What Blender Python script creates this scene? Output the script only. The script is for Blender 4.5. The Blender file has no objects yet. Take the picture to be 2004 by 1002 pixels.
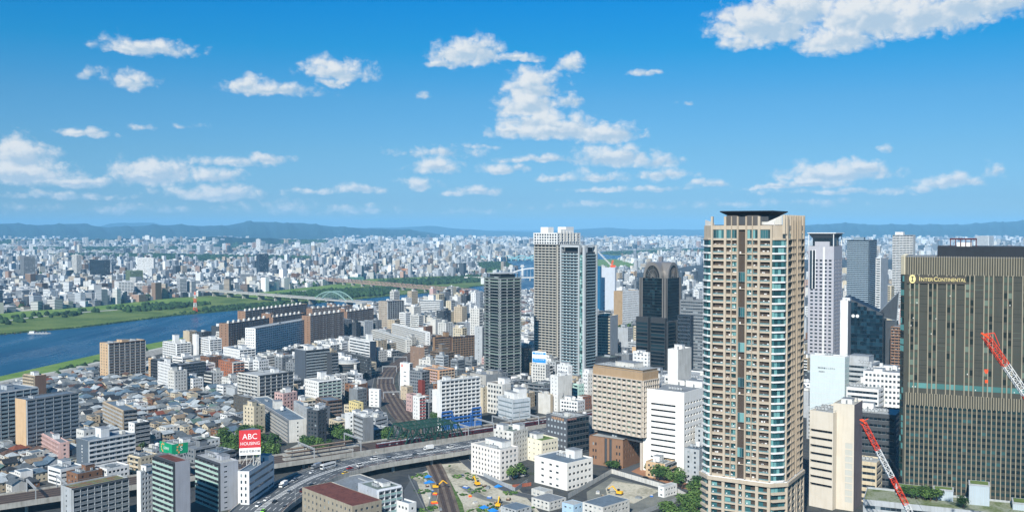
import bpy, math, random
import numpy as np
from mathutils import Vector
R_ = random.Random(7)
SC = bpy.context.scene
COL = SC.collection
rad = math.radians
# ------------------------------------------------------------ camera
F = 1948.0; H = 160.0; PITCH = math.atan(54 / 1948)
cp_, sp_ = math.cos(PITCH), math.sin(PITCH)
cd = bpy.data.cameras.new("camera"); cam = bpy.data.objects.new("camera", cd); COL.objects.link(cam)
cd.sensor_width = 36; cd.lens = 36 * F / 2004; cd.clip_start = 1; cd.clip_end = 120000
cam.location = (0, 0, H); cam.rotation_euler = (rad(90) - PITCH, 0, 0); SC.camera = cam
SC.view_settings.view_transform = 'Standard'; SC.view_settings.look = 'None'
SC.view_settings.exposure = 0.55; SC.view_settings.gamma = 1; SC.view_settings.use_curve_mapping = False
SC.render.engine = 'CYCLES'
SC.cycles.max_bounces = 5; SC.cycles.diffuse_bounces = 2; SC.cycles.glossy_bounces = 2; SC.cycles.transmission_bounces = 2
SC.cycles.volume_bounces = 0; SC.cycles.transparent_max_bounces = 6; SC.cycles.use_denoising = True
SC.cycles.caustics_reflective = False; SC.cycles.caustics_refractive = False
# ------------------------------------------------------------ sun and sky
SUN_EL = rad(38); SUN_AZ = rad(180 + 18)     # the sun stands behind the camera, to its left (azimuth clockwise from +Y)
sdir = Vector((math.sin(SUN_AZ) * math.cos(SUN_EL), math.cos(SUN_AZ) * math.cos(SUN_EL), math.sin(SUN_EL)))
sl = bpy.data.lights.new("sun", 'SUN'); sl.energy = 4.6; sl.angle = rad(0.53); sl.color = (1.0, 0.965, 0.90)
so = bpy.data.objects.new("sun", sl); COL.objects.link(so); so.location = (0, 0, 900)
so.rotation_euler = sdir.to_track_quat('Z', 'Y').to_euler()
W = bpy.data.worlds.new("World"); SC.world = W; W.use_nodes = True
WN_ = W.node_tree; WN_.nodes.clear()
def N(t, type_, **kw):
    n = t.nodes.new(type_)
    for k, v in kw.items(): setattr(n, k, v)
    return n
def mth(t, op, a, b=None, c=None, clamp=False):
    n = t.nodes.new('ShaderNodeMath'); n.operation = op; n.use_clamp = clamp
    for i, s in enumerate((a, b, c)):
        if s is None: continue
        if isinstance(s, (int, float)): n.inputs[i].default_value = s
        else: t.links.new(s, n.inputs[i])
    return n.outputs[0]
def vmt(t, op, a, b=None):
    n = t.nodes.new('ShaderNodeVectorMath'); n.operation = op
    for i, s in enumerate((a, b)):
        if s is None: continue
        if isinstance(s, tuple): n.inputs[i].default_value = s
        else: t.links.new(s, n.inputs[i])
    return n.outputs['Value'] if op in ('LENGTH', 'DOT_PRODUCT') else n.outputs[0]
def mixc(t, f, a, b, mode='MIX'):
    n = t.nodes.new('ShaderNodeMix'); n.data_type = 'RGBA'; n.blend_type = mode
    for i, s in ((0, f), (6, a), (7, b)):
        if isinstance(s, (int, float)): n.inputs[i].default_value = s
        elif isinstance(s, tuple): n.inputs[i].default_value = (*s, 1) if len(s) == 3 else s
        else: t.links.new(s, n.inputs[i])
    return n.outputs[2]
def mrange(t, v, a, b, c=0.0, d=1.0, smooth=True):
    n = t.nodes.new('ShaderNodeMapRange'); n.interpolation_type = 'SMOOTHSTEP' if smooth else 'LINEAR'
    n.inputs[1].default_value = a; n.inputs[2].default_value = b; n.inputs[3].default_value = c; n.inputs[4].default_value = d
    t.links.new(v, n.inputs[0]); return n.outputs[0]
def ray(px, py):
    u = (px - 1002) / F; v = (501 - py) / F
    return (u, cp_ + v * sp_, v * cp_ - sp_)
CLOUDS = [  # centre and half size (in the photo's own pixels, turned below into azimuth and height in the sky), strength
 (1492,62,88,50,1.1),(1555,30,95,48,1),(1442,92,38,22,1),(1640,84,75,36,1),(1700,45,120,56,1.1),(1800,42,100,50,1),(1885,20,95,42,1),(1950,8,52,30,1),
 (280,98,78,20,.95),(245,103,40,12,.9),(320,100,38,16,.9),(165,265,46,10,.75),(258,163,36,18,.7),(190,150,18,11,.6),(540,180,88,16,.85),(490,170,30,18,.85),(660,146,62,22,.85),(640,132,36,14,.6),(690,152,36,16,.8),(650,165,28,10,.7),
 (915,112,62,32,1),(925,98,40,22,.8),(858,128,26,8,.75),(1010,116,48,9,.85),(1110,132,24,20,.62),(1048,178,56,36,1.05),(1036,215,50,40,1.05),(1050,245,60,32,1.0),(1100,255,66,28,1.0),(1080,262,110,20,1),(1190,268,62,22,1),(1000,258,34,11,.8),(1112,205,24,15,.75),
 (1258,146,30,7,.55),(1340,204,14,5,.5),(830,195,14,7,.4),(40,318,62,40,1.05),(30,345,92,26,1),(85,350,60,16,.85),(185,358,44,11,.8),(305,343,78,26,1),(345,338,36,22,.85),(430,347,54,15,.72),(455,317,70,10,.6),(520,314,44,11,.8),(420,380,90,16,.7),
 (110,386,130,8,.55),(700,373,54,10,.8),(745,373,20,6,.6),(850,330,50,15,.72),(822,364,36,16,.9),(935,377,40,12,.8),(890,383,30,6,.6),(980,333,50,11,.75),(1055,312,66,10,.75),(1070,348,40,7,.62),(1200,313,82,24,.95),(1285,318,46,16,.75),(1300,342,70,12,.6),(1168,348,60,13,.7),
 (1300,370,48,7,.7),(1388,362,40,9,.85),(1180,374,52,6,.7),(850,303,70,11,.42),(930,290,40,6,.34),(1640,342,100,25,1),(1600,360,80,12,.9),(1520,367,50,6,.7),(1690,332,48,14,.85),(1850,360,62,14,.85),(1810,368,40,7,.7),(1945,335,20,15,.55),(1730,295,10,8,.4),(1640,377,130,6,.55),
 (30,300,44,26,1.05),(60,345,90,22,1),(150,362,60,12,.8),(290,352,60,18,1),(420,350,60,14,.8),(430,385,80,12,.8),(1050,168,40,26,1.05),(1080,250,70,26,1.05),
 (560,412,80,14,.5),(700,410,60,8,.42),(900,416,60,5,.42),(250,412,160,8,.36),(1200,405,120,5,.36),(1500,400,150,6,.36),(620,376,50,6,.5),(80,300,30,14,.55),(370,250,24,6,.42),(270,252,24,7,.45)]
def build_sky(t):
    tc = N(t, 'ShaderNodeTexCoord')
    sep = N(t, 'ShaderNodeSeparateXYZ'); t.links.new(tc.outputs['Generated'], sep.inputs[0])
    x, y, z = sep.outputs
    az = mth(t, 'ARCTAN2', x, y); el = mth(t, 'ARCSINE', z)
    cmb = N(t, 'ShaderNodeCombineXYZ'); t.links.new(az, cmb.inputs[0]); t.links.new(el, cmb.inputs[1])
    # one node group gives the cloud density in a direction of the sky
    g = bpy.data.node_groups.new("cloud_density", 'ShaderNodeTree')
    g.interface.new_socket("dir", in_out='INPUT', socket_type='NodeSocketVector')
    for o_ in ("density", "light"): g.interface.new_socket(o_, in_out='OUTPUT', socket_type='NodeSocketFloat')
    gi = N(g, 'NodeGroupInput'); go = N(g, 'NodeGroupOutput'); p = gi.outputs[0]
    nz = N(g, 'ShaderNodeTexNoise', noise_dimensions='2D'); nz.inputs['Scale'].default_value = 26; nz.inputs['Detail'].default_value = 3; nz.inputs['Roughness'].default_value = .55
    pst = vmt(g, 'MULTIPLY', p, (1, 1.5, 1)); g.links.new(pst, nz.inputs['Vector'])
    wob = vmt(g, 'MULTIPLY', vmt(g, 'SUBTRACT', nz.outputs['Color'], (.5, .5, .5)), (.03, .012, 0))
    q = vmt(g, 'ADD', p, wob)
    acc = top = None
    for cx, cy, rx, ry, s in CLOUDS:
        a = math.atan((cx - 1002) / F); e = math.atan((447 - cy) / F * math.cos(a))
        d = vmt(g, 'MULTIPLY', vmt(g, 'SUBTRACT', q, (a, e, 0)), (F / (rx * 1.24) / math.cos(a) ** 1, F / (ry * 1.28), 0))
        u = vmt(g, 'ADD', d, (.12, -.38, 0))
        d = vmt(g, 'MAXIMUM', d, vmt(g, 'MULTIPLY', d, (-1, -1.8, 0)))
        v = mth(g, 'MULTIPLY_ADD', vmt(g, 'LENGTH', d), -s, s); w = mth(g, 'MULTIPLY_ADD', vmt(g, 'LENGTH', u), -s, s)
        acc = v if acc is None else mth(g, 'MAXIMUM', acc, v); top = w if top is None else mth(g, 'MAXIMUM', top, w)
    n2 = N(g, 'ShaderNodeTexNoise', noise_dimensions='2D'); n2.inputs['Scale'].default_value = 34; n2.inputs['Detail'].default_value = 8; n2.inputs['Roughness'].default_value = .62
    g.links.new(vmt(g, 'MULTIPLY', p, (1, 1.35, 1)), n2.inputs['Vector'])
    vo = N(g, 'ShaderNodeTexVoronoi', voronoi_dimensions='2D'); vo.inputs['Scale'].default_value = 62; vo.inputs['Detail'].default_value = 2.0; vo.inputs['Roughness'].default_value = .55
    g.links.new(vmt(g, 'ADD', vmt(g, 'MULTIPLY', p, (1, 1.2, 1)), vmt(g, 'MULTIPLY', n2.outputs['Color'], (.02, .02, 0))), vo.inputs['Vector'])
    n3 = N(g, 'ShaderNodeTexNoise', noise_dimensions='2D'); n3.inputs['Scale'].default_value = 34; n3.inputs['Detail'].default_value = 5; n3.inputs['Roughness'].default_value = .6
    g.links.new(vmt(g, 'ADD', vmt(g, 'MULTIPLY', p, (1, 1.35, 1)), (-.003, .006, 0)), n3.inputs['Vector'])
    nn = mth(g, 'ADD', mth(g, 'MULTIPLY_ADD', n2.outputs['Fac'], .95, -.475), mth(g, 'MULTIPLY_ADD', vo.outputs['Distance'], -.42, .22))
    g.links.new(mth(g, 'ADD', mth(g, 'MAXIMUM', acc, -.6), nn), go.inputs[0])
    ls = mth(g, 'MULTIPLY', mth(g, 'SUBTRACT', n2.outputs['Fac'], n3.outputs['Fac']), .8)
    g.links.new(mth(g, 'ADD', mth(g, 'ADD', mth(g, 'SUBTRACT', top, acc), ls), mth(g, 'MULTIPLY_ADD', vo.outputs['Distance'], -.32, .16)), go.inputs[1])
    gn = t.nodes.new('ShaderNodeGroup'); gn.node_tree = g; t.links.new(cmb.outputs[0], gn.inputs[0]); d0, lt = gn.outputs
    alpha = mth(t, 'POWER', mrange(t, d0, -.20, .50), .95)
    lit = mrange(t, lt, -.46, .26)
    sky = N(t, 'ShaderNodeTexSky', sky_type='NISHITA'); sky.sun_disc = False
    sky.sun_elevation = SUN_EL; sky.sun_rotation = SUN_AZ; sky.air_density = 1.0; sky.dust_density = 0.6; sky.ozone_density = 2.2
    cr = N(t, 'ShaderNodeValToRGB'); e_ = cr.color_ramp; t.links.new(mth(t, 'DIVIDE', el, .26), cr.inputs[0])   # clear late summer air: the sky deepens fast with height
    e_.elements[0].color = (.36, .64, 1.0, 1); e_.elements[1].color = (.006, .50, .90, 1)
    for p_, c_ in ((.11, (.29, .54, .93)), (.29, (.26, .525, .80)), (.48, (.20, .525, .78)), (.68, (.05, .52, .82)), (.85, (.012, .51, .89))): x_ = e_.elements.new(p_); x_.color = (*c_, 1)
    e_.elements[0].color = (.40, .66, 1.0, 1)
    skc = mixc(t, 1.0, sky.outputs[0], cr.outputs[0], 'MULTIPLY')
    ccol = mixc(t, lit, (3.7, 4.8, 5.9), (6.5, 6.7, 6.8))
    low = mrange(t, el, .0, .05, .6, 1.0)
    cfin = mixc(t, mth(t, 'MULTIPLY', alpha, mth(t, 'MULTIPLY', low, .96)), skc, ccol)
    bg = N(t, 'ShaderNodeBackground'); bg.inputs[1].default_value = 0.087; t.links.new(cfin, bg.inputs[0])
    out = N(t, 'ShaderNodeOutputWorld'); t.links.new(bg.outputs[0], out.inputs[0])
build_sky(WN_)
W.cycles.sampling_method = 'MANUAL'; W.cycles.sample_map_resolution = 512
# ------------------------------------------------------------ pixels of the survey photo -> ground plan
def gp(px, py, z=0.0):
    r = ray(px, py); t = (z - H) / r[2]; return (r[0] * t, r[1] * t)
def zat(py, Y):
    r = ray(1002, py); return H + r[2] / r[1] * Y
def kx(px, py):
    r = ray(px, py); return r[0] / r[1]
def proj(x, y, z=0.0):
    dep = y * cp_ - (z - H) * sp_; up = y * sp_ + (z - H) * cp_
    return 1002 + F * x / dep, 501 - F * up / dep
# ------------------------------------------------------------ materials
MC = {}
def srgb(h):
    h = h.lstrip('#'); v = [int(h[i:i + 2], 16) / 255 for i in (0, 2, 4)]
    return tuple(a / 12.92 if a <= .04045 else ((a + .055) / 1.055) ** 2.4 for a in v)
def newmat(name):
    m = bpy.data.materials.new(name); m.use_nodes = True; t = m.node_tree
    return m, t, t.nodes['Principled BSDF']
def mat(name, col, rough=.75, spec=.3, dirt=.14, metal=0.0, scale=.22, streak=True):
    """a weathered solid: broad tone changes and rain streaks over one base colour"""
    if name in MC: return MC[name]
    if isinstance(col, str): col = srgb(col)
    m, t, b = newmat(name); b.inputs['Roughness'].default_value = rough; b.inputs['Specular IOR Level'].default_value = spec; b.inputs['Metallic'].default_value = metal
    if dirt:
        tc = N(t, 'ShaderNodeTexCoord'); oi = N(t, 'ShaderNodeObjectInfo')
        pos = vmt(t, 'ADD', tc.outputs['Object'], oi.outputs['Location'])
        n1 = N(t, 'ShaderNodeTexNoise'); n1.inputs['Scale'].default_value = scale; n1.inputs['Detail'].default_value = 5
        t.links.new(pos, n1.inputs['Vector'])
        n2 = N(t, 'ShaderNodeTexNoise'); n2.inputs['Scale'].default_value = 1.0; n2.inputs['Detail'].default_value = 4
        t.links.new(vmt(t, 'MULTIPLY', pos, (.9, .9, .07) if streak else (.8, .8, .8)), n2.inputs['Vector'])
        f = mth(t, 'ADD', mth(t, 'MULTIPLY', mrange(t, n1.outputs[0], .3, .75), .5), mth(t, 'MULTIPLY', mrange(t, n2.outputs[0], .42, .72), .6))
        c = mixc(t, f, tuple(min(1, x * (1 + dirt * .35)) for x in col), tuple(x * (1 - dirt * 1.7) * k for x, k in zip(col, (1, .985, .95))))
        t.links.new(c, b.inputs['Base Color'])
    else: b.inputs['Base Color'].default_value = (*col, 1)
    MC[name] = m; return m
def glassmat(name, dark, mid, light, pl=.16, pm=.45, rough=.12, spec=.6):
    """window glass; each pane (or face) has its own tone: dark room, pale reflection or drawn curtain"""
    if name in MC: return MC[name]
    m, t, b = newmat(name)
    oi = N(t, 'ShaderNodeObjectInfo'); at = N(t, 'ShaderNodeAttribute', attribute_name='rnd')
    f = mth(t, 'FRACT', mth(t, 'ADD', oi.outputs['Random'], at.outputs['Fac']))
    cr = N(t, 'ShaderNodeValToRGB'); e = cr.color_ramp; e.interpolation = 'CONSTANT'
    e.elements[0].color = (*srgb(dark), 1); e.elements[1].position = 1 - pl - pm; e.elements[1].color = (*srgb(mid), 1)
    x = e.elements.new(1 - pl); x.color = (*srgb(light), 1)
    t.links.new(f, cr.inputs[0]); t.links.new(cr.outputs[0], b.inputs['Base Color'])
    b.inputs['Roughness'].default_value = rough; b.inputs['Specular IOR Level'].default_value = spec
    MC[name] = m; return m
GL = glassmat('window_glass', '1d2830', '2c3c46', '8b9496', .10, .40)
GLB = glassmat('blue_glass', '14303f', '245266', '4f8798', .2, .4)
GLT = glassmat('teal_glass', '1c3d42', '335f63', '6a9896', .25, .42)
GLG = glassmat('green_grey_glass', '1c2722', '55675b', '7f9483', .12, .5)
GLD = glassmat('dark_glass', '0d161d', '15232c', '22343d', .15, .4)
WHITE = mat('white_paint', '#dadad7', dirt=.10); OFFW = mat('off_white_wall', '#c8c6bf'); CREAM = mat('cream_wall', '#c4b89f')
LGREY = mat('light_grey_wall', '#a6aaac'); MGREY = mat('mid_grey_wall', '#787c7f'); DGREY = mat('dark_grey_wall', '#44484c'); NAVY = mat('navy_wall', '#2c3846')
TAN = mat('tan_wall', '#c2a582', dirt=.08); BEIGE = mat('beige_wall', '#b5a68e'); BROWN = mat('brown_brick', '#7d5c45'); DBROWN = mat('dark_brown_wall', '#4d3a30')
ORANGE = mat('orange_wall', '#cf8f5a'); PINK = mat('pink_wall', '#bfa19b'); YELL = mat('yellow_wall', '#d6c68d'); RED = mat('red_paint', '#b3272b', dirt=.06); MAROON = mat('maroon_paint', '#4a1c22', rough=.4, dirt=.05)
BLUE = mat('blue_sheet', '#3a6cb0', dirt=.1); GREENP = mat('green_paint', '#0d9265', dirt=.05); DGREEN = mat('dark_green_paint', '#22463c', dirt=.1); MINT = mat('mint_wall', '#b7d3c6'); BLACK = mat('black_metal', '#20242a', rough=.5)
ROOFG = mat('grey_roof', '#797f84', streak=False, dirt=.22, scale=.12); ROOFB = mat('blue_grey_roof', '#62717d', streak=False, dirt=.2, scale=.12); ROOFL = mat('pale_roof', '#a3a6a4', streak=False, dirt=.2, scale=.12); ROOFGR = mat('greenish_roof', '#66726b', streak=False, dirt=.2, scale=.12)
FRAME = mat('window_frame', '#a9adae', rough=.5, dirt=0); CONC = mat('concrete', '#a5a39b', dirt=.22); STEEL = mat('steel', '#8f979c', rough=.45, dirt=.1, metal=.3)
RAILG = mat('balcony_glass', '#5d8084', rough=.2, spec=.6, dirt=.05); REDW = mat('crane_red', '#d8432a', dirt=.06); ORNG = mat('signal_orange', '#e8552b', dirt=0); YEL = mat('machine_yellow', '#e5ae1e', dirt=.05)
RUST = mat('rust_roof', '#6b3f33', dirt=.3, streak=False)
# ------------------------------------------------------------ objects
def tag(o, label=None, cat=None, group=None, kind=None):
    if label: o['label'] = label
    if cat: o['category'] = cat
    if group: o['group'] = group
    if kind: o['kind'] = kind
    return o
def empty(name, loc, rz=0.0, label=None, cat=None, group=None):
    o = bpy.data.objects.new(name, None); COL.objects.link(o); o.location = loc; o.rotation_euler = (0, 0, rz); o.empty_display_size = .5
    return tag(o, label, cat, group)
def link(name, me, parent=None, loc=(0, 0, 0), rz=0.0):
    o = bpy.data.objects.new(name, me); COL.objects.link(o); o.location = loc; o.rotation_euler = (0, 0, rz)
    if parent is not None: o.parent = parent
    return o
KIDS = {}
def copy_tree(o, parent=None):
    c = o.copy(); COL.objects.link(c)
    if parent is not None: c.parent = parent
    for ch in list(o.children): copy_tree(ch, c)
    return c
class MB:
    def __init__(s): s.v = []; s.f = []; s.m = []; s.r = []; s.mats = []
    def mi(s, m):
        if m not in s.mats: s.mats.append(m)
        return s.mats.index(m)
    def face(s, pts, m, r=None):
        n = len(s.v); s.v.extend(pts); s.f.append(tuple(range(n, n + len(pts)))); s.m.append(s.mi(m)); s.r.append(R_.random() if r is None else r)
    def strip(s, P, us, v0, v1, n, m, vs=None):
        b = len(s.v); k = len(us); s.v += [P(u, v0, n) for u in us] + [P(u, v1, n) for u in us]; mi = s.mi(m)
        for i in range(k - 1): s.f.append((b + i, b + i + 1, b + k + i + 1, b + k + i)); s.m.append(mi); s.r.append(R_.random())
    def box(s, x0, y0, z0, x1, y1, z1, m, bottom=True, top=None):
        n = len(s.v)
        s.v += [(x0, y0, z0), (x1, y0, z0), (x1, y1, z0), (x0, y1, z0), (x0, y0, z1), (x1, y0, z1), (x1, y1, z1), (x0, y1, z1)]
        fs = [(0, 1, 5, 4), (1, 2, 6, 5), (2, 3, 7, 6), (3, 0, 4, 7), (4, 5, 6, 7)]
        if bottom: fs.append((3, 2, 1, 0))
        r = R_.random(); mi = s.mi(m); mt = s.mi(top) if top else mi
        for i, f in enumerate(fs): s.f.append(tuple(n + k for k in f)); s.m.append(mt if i == 4 else mi); s.r.append(r)
    def beam(s, p, q, w, m, h=None, up=(0, 0, 1)):
        p = Vector(p); q = Vector(q); d = q - p
        if d.length < 1e-6: return
        d.normalize(); u = Vector(up)
        if abs(d.dot(u)) > .98: u = Vector((0, 1, 0))
        a = d.cross(u).normalized() * (w / 2); b = a.cross(d).normalized() * ((h or w) / 2)
        n = len(s.v)
        for o in (p, q):
            for k in (-a - b, a - b, a + b, -a + b): s.v.append(tuple(o + k))
        mi = s.mi(m)
        for f in ((0, 1, 5, 4), (1, 2, 6, 5), (2, 3, 7, 6), (3, 0, 4, 7), (4, 5, 6, 7), (3, 2, 1, 0)): s.f.append(tuple(n + k for k in f)); s.m.append(mi); s.r.append(0.5)
    def cyl(s, x, y, z0, z1, r, m, k=12, r2=None, cap=True):
        n = len(s.v); r2 = r if r2 is None else r2
        for i in range(k): a = 2 * math.pi * i / k; s.v.append((x + r * math.cos(a), y + r * math.sin(a), z0))
        for i in range(k): a = 2 * math.pi * i / k; s.v.append((x + r2 * math.cos(a), y + r2 * math.sin(a), z1))
        mi = s.mi(m)
        for i in range(k): j = (i + 1) % k; s.f.append((n + i, n + j, n + k + j, n + k + i)); s.m.append(mi); s.r.append(.5)
        if cap: s.f.append(tuple(n + k + i for i in range(k))); s.m.append(mi); s.r.append(.5)
    def prism(s, poly, z0, z1, m, top=None, bottom=False):
        n = len(s.v); k = len(poly)
        s.v += [(x, y, z0) for x, y in poly] + [(x, y, z1) for x, y in poly]; mi = s.mi(m); mt = s.mi(top or m)
        for i in range(k): j = (i + 1) % k; s.f.append((n + i, n + j, n + k + j, n + k + i)); s.m.append(mi); s.r.append(R_.random())
        s.f.append(tuple(n + k + i for i in range(k))); s.m.append(mt); s.r.append(.5)
        if bottom: s.f.append(tuple(n + i for i in reversed(range(k)))); s.m.append(mi); s.r.append(.5)
    def mesh(s, name):
        me = bpy.data.meshes.new(name); me.from_pydata(s.v, [], s.f)
        for m in s.mats: me.materials.append(m)
        me.polygons.foreach_set('material_index', s.m)
        a = me.attributes.new('rnd', 'FLOAT', 'FACE'); a.data.foreach_set('value', s.r)
        me.update(); return me
    def build(s, name, parent=None, loc=(0, 0, 0), rz=0.0):
        return link(name, s.mesh(name), parent, loc, rz)
# ================================================================ the setting
def tone_mat(name, cols, scale, scale2, rough=.95, spec=.1, bump=0.0, detail=6):
    m, t, b = newmat(name); b.inputs['Roughness'].default_value = rough; b.inputs['Specular IOR Level'].default_value = spec
    ge = N(t, 'ShaderNodeNewGeometry')
    n1 = N(t, 'ShaderNodeTexNoise'); n1.inputs['Scale'].default_value = scale; n1.inputs['Detail'].default_value = detail; t.links.new(ge.outputs['Position'], n1.inputs['Vector'])
    n2 = N(t, 'ShaderNodeTexNoise'); n2.inputs['Scale'].default_value = scale2; n2.inputs['Detail'].default_value = 6; n2.inputs['Roughness'].default_value = .65; t.links.new(ge.outputs['Position'], n2.inputs['Vector'])
    f = mth(t, 'ADD', mth(t, 'MULTIPLY', n1.outputs[0], .55), mth(t, 'MULTIPLY', n2.outputs[0], .45))
    cr = N(t, 'ShaderNodeValToRGB'); e = cr.color_ramp
    k = len(cols); e.elements[0].position = .34; e.elements[0].color = (*srgb(cols[0]), 1); e.elements[1].position = .66; e.elements[1].color = (*srgb(cols[-1]), 1)
    for i in range(1, k - 1): x = e.elements.new(.34 + .32 * i / (k - 1)); x.color = (*srgb(cols[i]), 1)
    t.links.new(f, cr.inputs[0]); t.links.new(cr.outputs[0], b.inputs['Base Color'])
    if bump:
        bm = N(t, 'ShaderNodeBump'); bm.inputs['Strength'].default_value = bump; bm.inputs['Distance'].default_value = 1.0
        t.links.new(n2.outputs[0], bm.inputs['Height']); t.links.new(bm.outputs[0], b.inputs['Normal'])
    return m
GROUND = tone_mat('city_ground', ['2b2f33', '3e4245', '4d4e4c', '3a4634'], .012, .16)
GRASS = tone_mat('river_grass', ['36492a', '4f6535', '6b7a45', '5a6b3c'], .014, .25, bump=.5)
MEADOW = tone_mat('mown_grass', ['4d6b38', '64803f', '7f8f57'], .02, .5)
DIRT = tone_mat('bare_earth', ['6b685a', '9a9582', 'bdb7a5', '7d8068'], .045, .5)
ASPH = tone_mat('asphalt', ['43474b', '53575a', '606366'], .05, 1.2)
BALL = tone_mat('track_ballast', ['4e4640', '6a5f55', '7b6f62'], .08, 1.5)
PATHM = tone_mat('pale_path', ['8d9089', 'a5a69d', 'b3b2a8'], .05, .9)
GRAVEL = tone_mat('grey_gravel', ['595c58', '6f716b', '858479'], .08, 1.4)
FOREST = tone_mat('far_forest', ['12211f', '1a2d2a', '22372f'], .0012, .012, bump=1.0)
def watermat():
    m, t, b = newmat('river_water'); b.inputs['Base Color'].default_value = (*srgb('#24506e'), 1); b.inputs['Roughness'].default_value = .3; b.inputs['Specular IOR Level'].default_value = .28
    ge = N(t, 'ShaderNodeNewGeometry'); n = N(t, 'ShaderNodeTexNoise'); n.inputs['Scale'].default_value = .16; n.inputs['Detail'].default_value = 7; n.inputs['Roughness'].default_value = .7
    t.links.new(vmt(t, 'MULTIPLY', ge.outputs['Position'], (1, .6, 1)), n.inputs['Vector'])
    bm = N(t, 'ShaderNodeBump'); bm.inputs['Strength'].default_value = .8; bm.inputs['Distance'].default_value = 1.6; t.links.new(n.outputs[0], bm.inputs['Height']); t.links.new(bm.outputs[0], b.inputs['Normal'])
    n2 = N(t, 'ShaderNodeTexNoise'); n2.inputs['Scale'].default_value = .006; n2.inputs['Detail'].default_value = 4; t.links.new(ge.outputs['Position'], n2.inputs['Vector'])
    n3 = N(t, 'ShaderNodeTexNoise'); n3.inputs['Scale'].default_value = 1.0; n3.inputs['Detail'].default_value = 5; t.links.new(vmt(t, 'MULTIPLY', ge.outputs['Position'], (.035, .004, 1)), n3.inputs['Vector'])
    f_ = mth(t, 'ADD', mth(t, 'MULTIPLY', n2.outputs[0], .5), mth(t, 'MULTIPLY', n3.outputs[0], .5))
    t.links.new(mixc(t, mrange(t, f_, .38, .62), srgb('#0f334e'), srgb('#1f4c65')), b.inputs['Base Color']); t.links.new(mrange(t, n3.outputs[0], .35, .65, .2, .42), b.inputs['Roughness'])
    return m
WATER = watermat()
def inpoly(x, y, poly):
    x = np.asarray(x, float); y = np.asarray(y, float); r = np.zeros(x.shape, bool); n = len(poly)
    for i in range(n):
        x0, y0 = poly[i]; x1, y1 = poly[(i + 1) % n]
        if y0 == y1: continue
        c = ((y0 > y) != (y1 > y)) & (x < (x1 - x0) * (y - y0) / (y1 - y0) + x0); r ^= c
    return r
def area(p): return .5 * sum(p[i][0] * p[(i + 1) % len(p)][1] - p[(i + 1) % len(p)][0] * p[i][1] for i in range(len(p)))
def sheet(name, pix, z, m, kind='structure', zp=None, ground=None):
    poly = ground or [gp(x, y, z if zp is None else zp) for x, y in pix]
    if area(poly) < 0: poly = poly[::-1]
    mb = MB(); mb.face([(x, y, z) for x, y in poly], m, .5); o = mb.build(name); tag(o, kind=kind); return poly
def catmull(pts, step=6.0):
    P = [Vector(p) for p in pts]; P = [P[0] * 2 - P[1]] + P + [P[-1] * 2 - P[-2]]; out = []
    for i in range(1, len(P) - 2):
        a, b, c, d = P[i - 1:i + 3]; n = max(2, int((c - b).length / step))
        for k in range(n):
            t = k / n; out.append(.5 * ((2 * b) + (c - a) * t + (2 * a - 5 * b + 4 * c - d) * t * t + (3 * b - a - 3 * c + d) * t ** 3))
    out.append(P[-2]); return out
def offs(path):
    """unit left normals along a plan path"""
    out = []
    for i in range(len(path)):
        a = path[max(0, i - 1)]; b = path[min(len(path) - 1, i + 1)]; d = (b - a).normalized(); out.append(Vector((-d.y, d.x)))
    return out
def ribbon(mb, path, nrm, o0, o1, z0, z1, m, zf=None):
    for i in range(len(path) - 1):
        q = []
        for j, o, z in ((i, o0, z0), (i, o1, z1), (i + 1, o1, z1), (i + 1, o0, z0)):
            p = path[j] + nrm[j] * o; q.append((p.x, p.y, z + (zf[j] if zf else 0)))
        if o1 > o0 or (o0 == o1 and z1 < z0): q = q[::-1]
        mb.face(q, m, .5)
SETTING_Z = 0.0
mb = MB(); S_ = 90000
mb.face([(-S_, -2000, 0), (S_, -2000, 0), (S_, S_, 0), (-S_, S_, 0)], GROUND, .5); tag(mb.build('ground'), kind='structure')
NEARW = [(-330, 832), (-150, 780), (0, 736), (197, 692), (290, 673), (447, 643), (560, 625), (740, 606), (860, 592), (960, 583), (1048, 577), (1110, 556)]
FARW = [(949, 559), (929, 561), (890, 569), (789, 577), (690, 587), (550, 599), (400, 613), (340, 618), (160, 641), (0, 655), (-330, 697)]
UPW = [(1160, 524), (1170, 516), (1250, 501), (1375, 497), (1560, 497), (1560, 484), (1375, 484), (1165, 493), (1047, 508), (975, 511), (962, 515), (1005, 519), (1014, 529), (960, 545)]
RIVER = sheet('river', NEARW + UPW + FARW, .30, WATER)
FARG = sheet('far_riverbank', [(-330, 640), (0, 614), (180, 601), (337, 583), (500, 573), (633, 559), (720, 546), (850, 541), (949, 539)] + FARW, .40, GRASS)
PENIN = sheet('wooded_spit', [(922, 514), (962, 513.5), (1005, 519), (1014, 529), (985, 531), (960, 543), (949, 540), (940, 528)], .42, GRASS)
RIGHTG = sheet('right_riverbank', [(1100, 510), (1165, 508), (1205, 507), (1250, 519), (1258, 531), (1165, 532), (1110, 540)], .44, MEADOW)
ISL = sheet('river_island', [(1170, 496), (1200, 492), (1300, 488), (1380, 490), (1375, 493), (1290, 496), (1200, 500)], .46, GRASS)
NEARG = sheet('near_riverbank', NEARW[:7] + [(740, 612), (560, 634), (447, 656), (285, 691), (120, 730), (0, 752), (-150, 800), (-330, 860)], .40, MEADOW)
FLATS = []
for nm, px_ in (('pale_riverside_path', [(0, 628), (120, 613), (250, 604), (250, 605.2), (120, 614.6), (0, 630)]), ('sports_ground', [(565, 571), (625, 566), (632, 567.5), (575, 573.5)]), ('sandy_field', [(480, 575), (520, 574), (515, 577), (470, 578)])):
    FLATS.append(sheet(nm, px_, .55, PATHM))
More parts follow.
